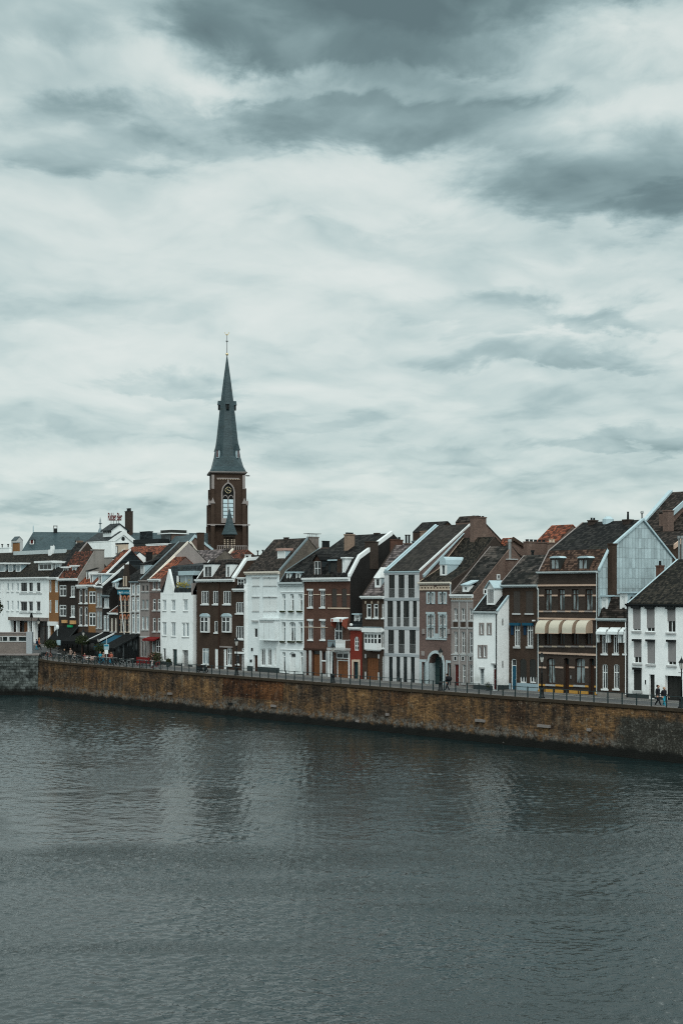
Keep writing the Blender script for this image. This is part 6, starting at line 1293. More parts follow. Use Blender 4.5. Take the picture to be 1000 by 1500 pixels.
        # weathered grey stretch near the viewer
        far = q.ss(q.m('ADD', P[0], q.m('MULTIPLY', q.m('SUBTRACT', med, .5), 5)), -82.5, -81.0); gm = q.m('MULTIPLY', far, q.m('SUBTRACT', 1.0, q.ss(q.m('ADD', z, q.m('MULTIPLY', q.m('SUBTRACT', med, .5), 1.5)), 3.4, 3.9)))
        gc = q.ramp(q.m('ADD', q.m('MULTIPLY', fin, .6), q.m('MULTIPLY', med, .4)), [(.36, (.017, .016, .013)), (.52, (.040, .038, .032)), (.60, (.10, .10, .09)), (.72, (.24, .24, .22))]); c = q.mix(gm, c, gc)
        c = q.mix(q.m('MULTIPLY', q.ss(spk, .635, .70), .5), c, (.30, .27, .225))
        wet = q.m('SUBTRACT', 1.0, q.ss(q.m('ADD', z, q.m('MULTIPLY', q.m('SUBTRACT', med, .5), 1.3)), .62, 1.15)); hv = q.m('ADD', fin, q.m('MULTIPLY', bt.outputs['Fac'], -.3))
    c = q.mix(wet, c, (.0085, .0090, .0080)); q.L.new(c, b.inputs['Base Color']); b.inputs['Roughness'].default_value = .85
    bp = q.n('ShaderNodeBump'); bp.inputs['Strength'].default_value = .7; bp.inputs['Distance'].default_value = .08; q.L.new(hv, bp.inputs['Height']); q.L.new(bp.outputs[0], b.inputs['Normal'])
quaymat('quay_brick'); quaymat('quay_stone', True)
sc_ = S(57, DW)
qw = thing('quay_wall', 'long brown brick quay wall with orange lichen and black waterline', 'quay wall', (sc_, DW, 0)); qw['org'] = [sc_, DW, 0]
m = MB(); n = 150; S_ = [sc_+(-14-sc_)*i/n for i in range(n+1)]
def zq(a): return zst(a, DW)
for a, c in zip(S_, S_[1:]):
    rows = [(-1.2, -.55), (.0, -.50), (1.2, -.28), (2.6, -.14), (4.0, -.04)]
    ja = lambda a_, z_: .05*math.sin(a_*1.7+z_*3)+.04*math.sin(a_*4.1-z_*5)
    for (z0, o0), (z1, o1) in zip(rows, rows[1:]): m.face([(a, DW+o0+ja(a, z0), z0), (c, DW+o0+ja(c, z0), z0), (c, DW+o1+ja(c, z1), z1), (a, DW+o1+ja(a, z1), z1)])
    z0, o0 = rows[-1]; m.face([(a, DW+o0+ja(a, z0), z0), (c, DW+o0+ja(c, z0), z0), (c, DW, zq(c)-.18), (a, DW, zq(a)-.18)])
m.build('brickwork', 'quay_brick', qw)
m = MB()
for a, c in zip(S_, S_[1:]):
    A_, C_ = zq(a), zq(c); m.face([(a, DW-.1, A_-.18), (c, DW-.1, C_-.18), (c, DW-.1, C_+.1), (a, DW-.1, A_+.1)]); m.face([(a, DW-.1, A_+.1), (c, DW-.1, C_+.1), (c, DW+.36, C_+.1), (a, DW+.36, A_+.1)]); m.face([(a, DW-.1, A_-.18), (c, DW-.1, C_-.18), (c, DW+.02, C_-.18), (a, DW+.02, A_-.18)])
m.build('coping', 'quay_coping' if 'quay_coping' in MATS else wallmat('quay_coping', (.055, .042, .030), .9, .9, .3, .5), qw)
rg = random.Random(3)
for x, y, wd_ in ((704, 1055.5, 1.3), (797, 1063.5, 1.5), (339, 1030.8, .9), (568, 1046.5, .4), (863, 1069, .4), (731, 1088, 1.6), (620, 1078, .9), (402, 1034, 1.0), (250, 1016, .8), (525, 1056, .6)):
    s_ = S(x, DW-.2); z_ = Zd(x, y, DW-.2); m = MB(); m.box(s_-wd_*.5, s_+wd_*.5, DW-.42, DW+.1, z_-.13, z_+.13); m.build('projecting_stone', 'stone_mauve' if x != 339 else 'dark_recess', qw)
# railing
rl = thing('railing', 'dark metal railing with posts and two rails along the quay edge', 'railing', (sc_, DW+.2, 5)); 
m = MB(); e = DW+.22
for k in (1.0, .52):
    for a, c in zip(S_, S_[1:]): m.tube((a, e, zq(a)+.1+k), (c, e, zq(c)+.1+k), .032 if k > .9 else .022, 5)
m.build('rails', 'dark_metal', rl)
a = -62.0; i = 0; pm = None
while a > sc_+.5:
    if pm is None:
        m = MB(); m.box(a-.045, a+.045, e-.045, e+.045, zq(a)+.08, zq(a)+1.16); pm = m.build('post', 'dark_metal', rl); pa = a
    else:
        c = pm.copy(); COL.objects.link(c); c.location = (pm.location[0]+(a-pa), pm.location[1], pm.location[2]+zq(a)-zq(pa))
    a -= 1.62; i += 1
# abutment of the old bridge, pale stone, square to the sight line
ang = math.atan2(CN, SN); ux, uy = math.cos(ang), math.sin(ang)         # screen-right direction in plan
cx_, cy_ = sc_+.1, DW-.1
ab = thing('bridge_abutment', 'weathered grey stone abutment at the left end of the quay wall', 'abutment', (cx_, cy_, 0), None, ang, True)
dep0 = (-cx_*CN+cy_*SN); kk = dep0/F; zt = CZ-(957.5-HY)*kk; L = 60*kk*1.9
m = MB(); rows = [(-1.2, -.5), (.6, -.45), (3, -.2), (zt-.25, 0)]
n = 40
for i in range(n):
    x0, x1 = -L+L*i/n, -L+L*(i+1)/n; jj = lambda x, z: .06*math.sin(x*2.1+z*2)+.05*math.sin(x*5-z*3)
    for (z0, o0), (z1, o1) in zip(rows, rows[1:]): m.face([(x0, o0+jj(x0, z0), z0), (x1, o0+jj(x1, z0), z0), (x1, o1+jj(x1, z1), z1), (x0, o1+jj(x0, z1), z1)])
m.face([(0, rows[0][1], -1.2), (0, 9, -1.2), (0, 9, zt-1.2), (0, 0, zt-.25)]); m.build('stonework', 'quay_stone', ab, (0, 0, 0))
m = MB(); m.box(-L, .1, -.12, 1.2, zt-.25, zt); m.build('coping', 'stone_mauve', ab, (0, 0, 0))
m = MB(); m.box(-L, -.2, 1.2, 16, zt-.5, zt-.02); m.box(-.2, .0, 1.2, 10, zt-1.5, zt-.03); m.build('roadway', 'asphalt', ab, (0, 0, 0))
# the parapet standing on it
pp = thing('bridge_parapet', 'brick and grey stone bridge parapet with dark oblong openings', 'parapet', (cx_, cy_, zt), None, ang, True)
x47, x39 = (47.5-57)*kk, (39-57)*kk; zc = (957-925.5)*kk; zb0, zb1 = (957-940)*kk, (957-931.2)*kk
m = MB(); m.box(-L, x39, .25, .75, .002, zb0); m.box(-L, x39, .25, .75, zb1, zc-.18); m.build('brick_panel', 'brick_grey' , pp, (0, 0, 0))
m = MB(); m.box(-L, x39, .18, .8, zc-.178, zc); m.build('coping', 'stone_mauve', pp, (0, 0, 0))
m = MB(); m.box(x39+.01, x47, .1, .95, .002, zc+.05); m.build('stone_pier', 'concrete_dark', pp, (0, 0, 0))
m = MB(); x = -L; gaps = [((a-57)*kk, (b-57)*kk) for a, b in ((-30, -20), (-16, -6), (0.8, 3), (4.5, 10.8), (14, 24.6), (27.8, 38.6))]; xx = -L
for a, c in gaps:
    if a > xx: m.box(xx, a, .2, .8, zb0+.002, zb1-.002)
    m.box(a, c, .2, .8, zb0+.002, zb0+.14); m.box(a, c, .2, .8, zb1-.14, zb1-.002); xx = c
m.box(xx, x39, .2, .8, zb0+.002, zb1-.002); m.build('stone_band', 'stone_grey', pp, (0, 0, 0))
m = MB(); m.box(-L, x39-.05, .55, .6, zb0+.1, zb1-.1); m.build('opening_dark_sheet', 'dark_metal', pp, (0, 0, 0))  # solid dark sheet stands for the darkness inside the openings

# ---------------------------------------------------------------- street lamps
def make_lamp(label, loc, s=1.0, group='heritage street lamps on the quay'):
    t = thing('street_lamp', label, 'street lamp', loc, group, 0, True)
    m = MB(); m.lathe(0, 0, [(.30, 0), (.30, .10), (.22, .14), (.19, .75), (.23, .80), (.13, .95)], 10); m.build('base', 'black_metal', t, (0, 0, 0), True)
    m = MB(); m.lathe(0, 0, [(.085, .9), (.065, 2.4), (.09, 2.45), (.055, 2.5), (.045, 3.35), (.10, 3.42), (.06, 3.46)], 8); m.tube((-.32, 0, 3.1), (.32, 0, 3.1), .022); m.build('pole', 'black_metal', t, (0, 0, 0), True)
    m = MB()
    for i in range(4): a = math.pi/4+i*math.pi/2; m.tube((.11*math.cos(a), .11*math.sin(a), 3.46), (.21*math.cos(a), .21*math.sin(a), 3.98), .018)
    m.ring([[(r_*math.cos(math.pi/4+i*math.pi/2), r_*math.sin(math.pi/4+i*math.pi/2), z) for i in range(4)] for r_, z in ((.29, 3.98), (.24, 4.06), (.10, 4.26), (.10, 4.33), (.04, 4.36), (.01, 4.55))]); m.build('lantern_cap', 'black_metal', t, (0, 0, 0))
    m = MB(); m.ring([[(r_*math.cos(math.pi/4+i*math.pi/2), r_*math.sin(math.pi/4+i*math.pi/2), z) for i in range(4)] for r_, z in ((.10, 3.47), (.20, 3.97))]); m.build('lantern_glass', 'lamp_glass', t, (0, 0, 0))
    t.scale = (s, s, s); return t
plain('lamp_glass', (.62, .60, .56), .3, .1)
lamps = [(997.3, 1038.3, 'street lamp by the garage door of the white painted brick house'), (793, 1021.5, 'street lamp in front of the scalloped awnings'), (644.8, 1011.3, 'street lamp hiding part of the tall stone archway'), (487.5, 1001, 'street lamp before the small white balcony'), (346.5, 989.3, 'street lamp below the low brown brick house')]
l0 = None
for i, (x, y, lab) in enumerate(lamps):
    d_ = DW+1.0; s_ = S(x, d_); loc = (s_, d_, zst(s_, d_)+.08)
    if l0 is None: l0 = make_lamp(lab, loc, 1.0); L_ = l0
    else: L_ = copy_tree(l0); L_.location = loc; L_['label'] = lab
    if i == 4: L_.scale = (1.05, 1.05, 1.05)
for x, y, lab in ((56.8, 943, 'street lamp before the dark shopfront of the white corner building'), (122.3, 958, 'street lamp beside the clipped tree in front of the black awning'), (144.8, 962, 'street lamp by the white edged awning and second clipped tree')):
    d_ = DF-3.4 if x > 60 else DF-2; s_ = S(x, d_); L_ = copy_tree(l0); L_.location = (s_, d_, zst(s_, d_)+.0); L_['label'] = lab; L_['group'] = 'street lamps on the terrace'
    zt_ = Zd(x, {56.8: 903, 122.3: 919, 144.8: 930}[x]+1, d_); L_.scale = (1.1, 1.1, max(.6, (zt_-zst(s_, d_))/4.55))

for h in HS:  # near-black fronts added to carry the deep shade under the awnings
    if 87 <= h.xm <= 204 and h.d == DF:
        zt = Zd(h.xm, 928, DF); m = MB(); m.box(h.sl+.02, h.sr-.02, DF-.06, DF+.02, h.zg-.1, zt-.5); m.box(h.sl+.02, h.sr-.02, DF-.14, DF+.02, zt-.495, zt); sf = m.build('shopfront', 'shutter_dark', h.root)
        m = MB(); n_ = max(1, int((h.sr-h.sl)/1.3))
        for i in range(n_): a_ = h.sl+(h.sr-h.sl)*(i+.1)/n_; m.box(a_, a_+(h.sr-h.sl)*.8/n_, DF-.09, DF-.062, h.zg+.5, zt-.7)
        m.build('pane', 'glass_dark', sf)
# ---------------------------------------------------------------- terrace: awnings, tents, trees, chairs
def awning(label, xa, xb, yt, fx_, fy_, mat, edge=True):
    sa, sb = S(xa, DF), S(xb, DF); zt = Zd(xb, yt, DF); df, zf = G(fx_, fy_, sb)
    o = thing('awning', label, 'awning', (sa, DF, zt), 'sloping terrace awnings')
    m = MB(); m.prism([(DF-.02, zt), (DF-.02, zt-.1), (df, zf-.05), (df, zf+.05)], sa, sb-.16, 'X'); m.box(sa, sb-.16, df-.04, df, zf-.42, zf+.05); m.build('canvas', mat, o)
    if edge: m = MB(); m.prism([(DF-.02, zt+.08), (DF-.02, zt-.14), (df-.05, zf-.12), (df-.05, zf+.10)], sb-.15, sb, 'X'); m.build('edge_bar', 'white_trim' if edge is True else edge, o)
    m = MB(); 
    for s_ in (sa+.1, sb-.25): m.tube((s_, df+.15, zst(s_, df)), (s_, df+.15, zf-.05), .04)
    m.build('poles', 'black_metal', o)
    return o
awning('black terrace awning below the green sign', 87, 116, 918, 97, 941, 'awning_black', 'black_metal')
awning('black awning with white edge below the orange brick house', 117.5, 151.5, 927, 124, 940.5, 'awning_black')
awning('black awning with white edge below the red roofed low house', 152, 168.5, 927.4, 147, 938.4, 'awning_black')
awning('blue terrace awning between the two black awnings', 169, 183, 930.5, 152, 948, 'awning_blue', False)
o = awning('large black awning covering the glazed terrace room', 183.4, 204.5, 929.5, 168, 950, 'awning_black', 'black_metal')
sa, sb = S(184, DF), S(204.4, DF); df = G(168, 950, sb)[0]; tr = thing('terrace_room', 'dark glazed terrace room under the large black awning', 'terrace room', (sa, df, 5))
zb = zst(sb, DF); zf = Zd(184, 952, df); m = MB(); m.prism([(df+.3, zb-.1), (DF-.05, zb-.1), (DF-.05, zf+2.2), (df+.3, zf)], sb-.35, sb-.28, 'X'); m.box(sa-2, sb-.35, df+.3, df+.37, zb-.1, zf); m.build('glazing', 'glass', tr)
m = MB()
for i in range(6): c = df+.3+(DF-.1-df-.3)*i/5; m.box(sb-.28, sb-.22, c-.04, c+.04, zb, zf+2.1*i/5)
m.box(sb-.28, sb-.23, df+.3, DF-.1, zb+1.0, zb+1.08)
for i in range(6): c = sa-2+(sb-.4-sa+2)*i/5; m.box(c-.04, c+.04, df+.24, df+.3, zb, zf)
m.build('mullions', 'black_metal', tr)
def leafball(name, c, r, n, mats, parent, org=(0, 0, 0), sz=.8, seed=1, leaf=.09):
    rr = random.Random(seed); m = MB()
    for i in range(n):
        u = Vector((rr.gauss(0, 1), rr.gauss(0, 1), rr.gauss(0, 1))).normalized(); k = r*(rr.random()**.33)*(1+.12*math.sin(u.x*5+u.z*7)); p = Vector(c)+Vector((u.x*k, u.y*k, u.z*k*sz)); a = Vector((rr.gauss(0, 1), rr.gauss(0, 1), rr.gauss(0, 1))).normalized()*leaf; b_ = a.orthogonal().normalized()*leaf*.6
        m.face([p-a, p-b_, p+a, p+b_], rr.randrange(len(mats)))
    return m.build(name, mats, parent, org)
for i, (x, y, rr_, lab) in enumerate(((74.5, 943.5, 1.0, 'small round clipped tree beside the white shop pillars'), (120.5, 937.5, 1.05, 'round clipped tree in front of the black awning'), (148.5, 948.5, 1.0, 'wide clipped tree in front of the blue awning'))):
    d_ = DF-4.6; s_ = S(x, d_); z0 = zst(s_, d_); zc = Zd(x, y, d_); t = thing('clipped_tree', lab, 'tree', (s_, d_, z0), 'round clipped terrace trees', 0, True)
    m = MB(); m.lathe(0, 0, [(.09, 0), (.06, zc-z0)], 7); m.build('trunk', 'wood_dark', t, (0, 0, 0)); leafball('crown', (0, 0, zc-z0), rr_, 900, ['leaf_green', 'leaf_dark', 'leaf_dark'], t, (0, 0, 0), .68, i)
t = thing('tree', 'dark leafy tree cut off by the left edge above the parapet', 'tree', CP(-9, 957, 196)[:2]+(zt,), None, 0, True); 
m = MB(); m.lathe(0, 0, [(.2, 0), (.12, 3.5)], 7); 
rr = random.Random(5)
for i in range(7): a = rr.random()*6.28; m.tube((0, 0, 1.5+i*.3), (math.cos(a)*1.1, math.sin(a)*1.1, 3+i*.35), .05, 5, 0, .02)
m.build('trunk', 'wood_dark', t, (0, 0, 0)); leafball('crown', (0, 0, 4.2), 1.2, 1300, ['leaf_green', 'leaf_dark', 'leaf_dark'], t, (0, 0, 0), 1.35, 9, .13)
for i, (x, y, lab, mt) in enumerate(((224, 965, 'reddish shrub in front of the storefront with red awning', ['leaf_red', 'leaf_dark']), (230.5, 969, 'dark green shrub beside the wall of the white gabled house', ['leaf_dark', 'leaf_green']), (247, 970.5, 'low dark plant at the foot of the white gabled house', ['leaf_dark', 'leaf_dark']))):
    d_ = DF-1.6; s_ = S(x, d_); t = thing('shrub', lab, 'shrub', (s_, d_, zst(s_, d_)), None, 0, True); m = MB()
    m.lathe(0, 0, [(.28, 0), (.34, .5)], 8); m.build('pot', 'plinth_dark', t, (0, 0, 0)); k = .45 if i == 2 else 1; leafball('foliage', (0, 0, .5+.6*k), .8*k, 500, mt, t, (0, 0, 0), 1.1, i+20, .08)
# red windbreak
d_ = DF-2.9; a, b_ = S(200, d_), S(219, d_); zb = zst(a, d_); o = thing('windbreak', 'red terrace windbreak panel standing behind parked bicycles', 'windbreak', (a, d_, zb))
zt_ = Zd(210, 962.8, d_); z1_ = zt_-.85; m = MB(); m.box(a, b_, d_, d_+.05, z1_, zt_); m.build('panel', 'awning_red', o); m = MB()
for i in range(4): c = a+(b_-a)*i/3; m.box(c-.03, c+.03, d_+.05, d_+.1, zb, zt_)
m.build('posts', 'black_metal', o)
# chairs, tables
def make_chair(label, loc, rz, mat='chair_pink'):
    t = thing('terrace_chair', label, 'chair', loc, 'terrace chairs', rz, True)
    m = MB(); m.box(-.24, .24, -.24, .24, .42, .50); m.build('seat', mat, t, (0, 0, 0)); m = MB(); m.box(-.24, .24, .20, .26, .55, .98); m.build('backrest', mat, t, (0, 0, 0))
    for x in (-.22, .22):
        for y in (-.22, .22): MB().tube((x, y, 0), (x*.95, y*.95, .42 if y < 0 else .98), .018, 5).build('leg', 'steel', t, (0, 0, 0))
    return t
ch = None; rr = random.Random(11)
for i, (x, k) in enumerate(((127.5, 3.6), (130.4, 3.0), (133.2, 3.7), (135.4, 2.6), (137.6, 3.4), (139.6, 2.8))):
    d_ = DF-k-1.2; s_ = S(x, d_); loc = (s_, d_, zst(s_, d_)); lab = 'pale pink terrace chair, number %s from the left near the white edged awning' % ('one', 'two', 'three', 'four', 'five', 'six')[i]
    lab = ('pale pink terrace chair leftmost in the cluster behind the bicycles', 'pale pink terrace chair second from left behind the bicycles', 'pale pink terrace chair third from left behind the bicycles', 'pale pink terrace chair third from right behind the bicycles', 'pale pink terrace chair second from right behind the bicycles', 'pale pink terrace chair rightmost in the cluster behind the bicycles')[i]
    if ch is None: ch = make_chair(lab, loc, rr.uniform(0, 6)); c = ch
    else: c = copy_tree(ch); c.location = loc; c.rotation_euler = (0, 0, rr.uniform(0, 6)); c['label'] = lab
for i, x in enumerate((129, 136.6)):
    d_ = DF-4.6; s_ = S(x, d_); t = thing('terrace_table', ('left round terrace table among the pink chairs', 'right round terrace table among the pink chairs')[i], 'table', (s_, d_, zst(s_, d_)), 'terrace tables', 0, True)
    m = MB(); m.lathe(0, 0, [(.38, .72), (.38, .76)], 14); m.build('tabletop', 'white_trim', t, (0, 0, 0)); m = MB(); m.lathe(0, 0, [(.22, 0), (.22, .03), (.03, .05), (.03, .72)], 8); m.build('pedestal', 'steel', t, (0, 0, 0))
for i, (x, k, mt) in enumerate(((89, 2.6, 0), (93, 3.4, 0), (98, 2.4, 0), (101, 3.8, 0), (107, 2.9, 0), (112, 3.6, 0), (116, 2.5, 0), (143, 3.5, 0), (152, 3.0, 0), (158, 3.8, 0), (164, 3.1, 0), (169, 3.9, 0))):
    d_ = DF-k-.9; s_ = S(x, d_)
    if i == 0: dk = make_chair('dark terrace chair in the shade under the awnings', (s_, d_, zst(s_, d_)), 1.0, 'shutter_dark'); dk['group'] = 'dark terrace chairs'
    else: q_ = copy_tree(dk); q_.location = (s_, d_, zst(s_, d_)); q_.rotation_euler = (0, 0, rr.uniform(0, 6))
# information post, white board, parasol-like sign
d_ = DW+1.6; s_ = S(156.4, d_); z0 = zst(s_, d_); t = thing('sign_post', 'blue information sign on a post among the bicycles', 'sign', (s_, d_, z0), None, 0, True)
m = MB(); m.tube((0, 0, 0), (0, 0, 3.7), .045); m.ball((0, 0, 3.75), .09, 6, 4); m.build('post', 'grey_trim', t, (0, 0, 0))
zz = Zd(156.4, 951.5, d_)-z0; sg = MB(); sg.box(-.38, .38, -.06, -.045+.02, zz, zz+.75); o = sg.build('sign_panel', 'sign_pale', t, (0, 0, 0)); m = MB(); m.box(-.26, .26, -.085, -.062, zz-.6, zz-.03); m.build('sign_panel', 'white_trim', t, (0, 0, 0))
m = MB(); m.box(-.3, .3, -.075, -.062, zz+.45, zz+.68); m.build('blue_band', 'sign_blue', o, (0, 0, 0)); t.rotation_euler = (0, 0, .6)
d_ = DF-3.2; s_ = S(86.5, d_); z0 = zst(s_, d_); t = thing('menu_board', 'pale menu board on a post right of the white shop pillars', 'sign', (s_, d_, z0), None, .6, True)
zz = Zd(86.5, 945, d_)-z0; m = MB(); m.tube((0, 0, 0), (0, 0, zz+.9), .04); m.build('post', 'black_metal', t, (0, 0, 0)); m = MB(); m.box(-.32, .32, -.07, -.04, zz, zz+.75); m.build('board', 'sign_pale', t, (0, 0, 0))
d_ = DF-1.4; s_ = S(84.4, d_); z0 = zst(s_, d_); t = thing('white_urn', 'white round topped shop sign against the white pillars', 'sign', (s_, d_, z0), None, 0, True)
m = MB(); zz = Zd(84.4, 919, d_)-z0; m.tube((0, 0, 0), (0, 0, zz), .05); m.build('post', 'grey_trim', t, (0, 0, 0)); m = MB(); m.ball((0, 0, zz), .42, 10, 6, 0, 1, .5, 1); m.build('disc', 'white_stain', t, (0, 0, 0)); t.name = 'round_sign'
t = None
d_ = DF-2.2; s_ = S(46.4, d_); z0 = zst(s_, d_); o = thing('parasol', 'closed black parasol before the dark shopfront of the white corner building', 'parasol', (s_, d_, z0), None, 0, True)
zz = Zd(46.4, 897.5, d_)-z0; m = MB(); m.lathe(0, 0, [(.04, 0), (.04, zz)], 6); m.build('pole', 'black_metal', o, (0, 0, 0)); m = MB(); m.lathe(0, 0, [(.28, zz-.75), (.20, zz-.3), (.08, zz-.02)], 8); m.tube((-.9, 0, zz-.05), (.9, 0, zz-.05), .03); m.build('canopy', 'awning_black', o, (0, 0, 0))

# ---------------------------------------------------------------- bicycles
def make_bike(label, loc, rz, fm='black_metal'):
    t = thing('bicycle', label, 'bicycle', loc, 'bicycles parked along the railing', rz, True)
    for x in (-.53, .53):
        m = MB(); n = 18
        for i in range(n): a0, a1 = 2*math.pi*i/n, 2*math.pi*(i+1)/n; m.tube((x+.34*math.cos(a0), 0, .35+.34*math.sin(a0)), (x+.34*math.cos(a1), 0, .35+.34*math.sin(a1)), .022, 4)
        wh = m.build('wheel', 'tyre', t, (0, 0, 0)); m = MB()
        for i in range(6): a0 = math.pi*i/3; m.tube((x, 0, .35), (x+.33*math.cos(a0), 0, .35+.33*math.sin(a0)), .006, 3)
        m.build('spokes', 'steel', wh, (0, 0, 0))
    m = MB(); bb = (-.06, 0, .30); st = (-.22, 0, .82); hd = (.33, 0, .85); hb = (.37, 0, .70)
    for p, q_ in ((bb, st), (bb, hb), (st, hd), (hd, hb), (hb, (.53, .0, .35)), (bb, (-.53, 0, .35)), (st, (-.53, 0, .35)), (hd, (.30, 0, 1.02))): m.tube(p, q_, .024, 5)
    m.build('frame', fm, t, (0, 0, 0)); m = MB(); m.tube((.30, -.27, 1.06), (.30, .27, 1.06), .02, 5); m.tube((.30, 0, 1.0), (.30, 0, 1.06), .02, 5); m.tube((.30, -.27, 1.06), (.16, -.29, 1.03), .022, 5); m.tube((.30, .27, 1.06), (.16, .29, 1.03), .022, 5); m.build('handlebar', 'steel', t, (0, 0, 0))
    m = MB(); m.tube((-.22, 0, .82), (-.24, 0, .94), .018, 5); m.prism([(-.38, -.09), (-.38, .09), (-.1, .03), (-.1, -.03)], .94, 1.0, 'Z'); m.build('saddle', 'tyre', t, (0, 0, 0))
    return t
bikes = [(66, 'black_metal', 'black bicycle leftmost by the corner of the quay wall'), (72, 'cloth_orange', 'bicycle with reddish frame near the corner of the quay wall'), (79, 'black_metal', 'dark bicycle third from the left end of the railing'), (87, 'black_metal', 'black bicycle below the pale menu board'), (96, 'steel', 'silver bicycle left of the person in the taupe jacket'), (103.5, 'black_metal', 'black bicycle in front of the person in the taupe jacket'), (110, 'steel', 'silver bicycle just right of the person in the taupe jacket'),
         (117.5, 'black_metal', 'black bicycle under the street lamp with clipped tree'), (124, 'steel', 'silver bicycle left of the pink chairs'), (131, 'black_metal', 'black bicycle in front of the pink chairs'), (138, 'dark_metal', 'dark green bicycle right of the pink chairs'), (149, 'sign_blue', 'blue bicycle beside the person in turquoise'), (155, 'door_teal', 'teal bicycle under the blue information sign'), (161.5, 'sign_blue', 'bright blue bicycle right of the information sign'), (170, 'black_metal', 'black bicycle before the glazed terrace room'),
         (179, 'steel', 'silver bicycle before the glazed terrace room'), (188, 'steel', 'silver bicycle at the right end of the glazed terrace room'), (194, 'dark_metal', 'dark bicycle left of the red windbreak'), (203, 'cloth_red', 'red bicycle before the red windbreak'), (209, 'door_teal', 'teal bicycle before the red windbreak'), (217, 'black_metal', 'black bicycle at the right end of the red windbreak'), (222.5, 'white_trim', 'white bicycle right of the red windbreak'), (231, 'cloth_red', 'dark red bicycle in front of the shrubs')]
rr = random.Random(21); b0 = {}
for x, mt, lab in bikes:
    d_ = DW+.95+rr.uniform(-.1, .45); s_ = S(x, d_); loc = (s_, d_, zst(s_, d_)+.08); rz = rr.choice((0, math.pi))+rr.uniform(-.5, .5)+rr.choice((0, 0, .7))
    if mt not in b0: b0[mt] = make_bike(lab, loc, rz, mt)
    else: c = copy_tree(b0[mt]); c.location = loc; c.rotation_euler = (0, 0, rz); c['label'] = lab
# motor scooter by the brown house
d_ = DW+1.1; s_ = S(296.8, d_); t = thing('motor_scooter', 'black motor scooter parked before the brown brick house with bays', 'scooter', (s_, d_, zst(s_, d_)+.08), None, .35, True)
for x in (-.6, .6):
    m = MB(); n = 14
    for i in range(n): a0, a1 = 2*math.pi*i/n, 2*math.pi*(i+1)/n; m.tube((x+.19*math.cos(a0), 0, .25+.19*math.sin(a0)), (x+.19*math.cos(a1), 0, .25+.19*math.sin(a1)), .06, 6)
    m.build('wheel', 'tyre', t, (0, 0, 0))
m = MB(); m.prism([(-.85, .45), (-.8, .75), (-.1, .72), (-.05, .3), (.3, .26), (.45, 1.0), (.55, 1.0), (.62, .5), (.35, .18), (-.35, .18)], -.17, .17, 'Y'); m.build('body', 'black_metal', t, (0, 0, 0)); m = MB(); m.box(-.78, -.1, -.16, .16, .752, .84); m.build('seat', 'tyre', t, (0, 0, 0))
m = MB(); m.tube((.48, -.32, 1.1), (.48, .32, 1.1), .025); m.tube((.5, 0, .98), (.48, 0, 1.1), .03); m.build('handlebar', 'steel', t, (0, 0, 0)); MB().ball((.60, 0, .85), .09).build('headlight', 'lamp_glass', t, (0, 0, 0))

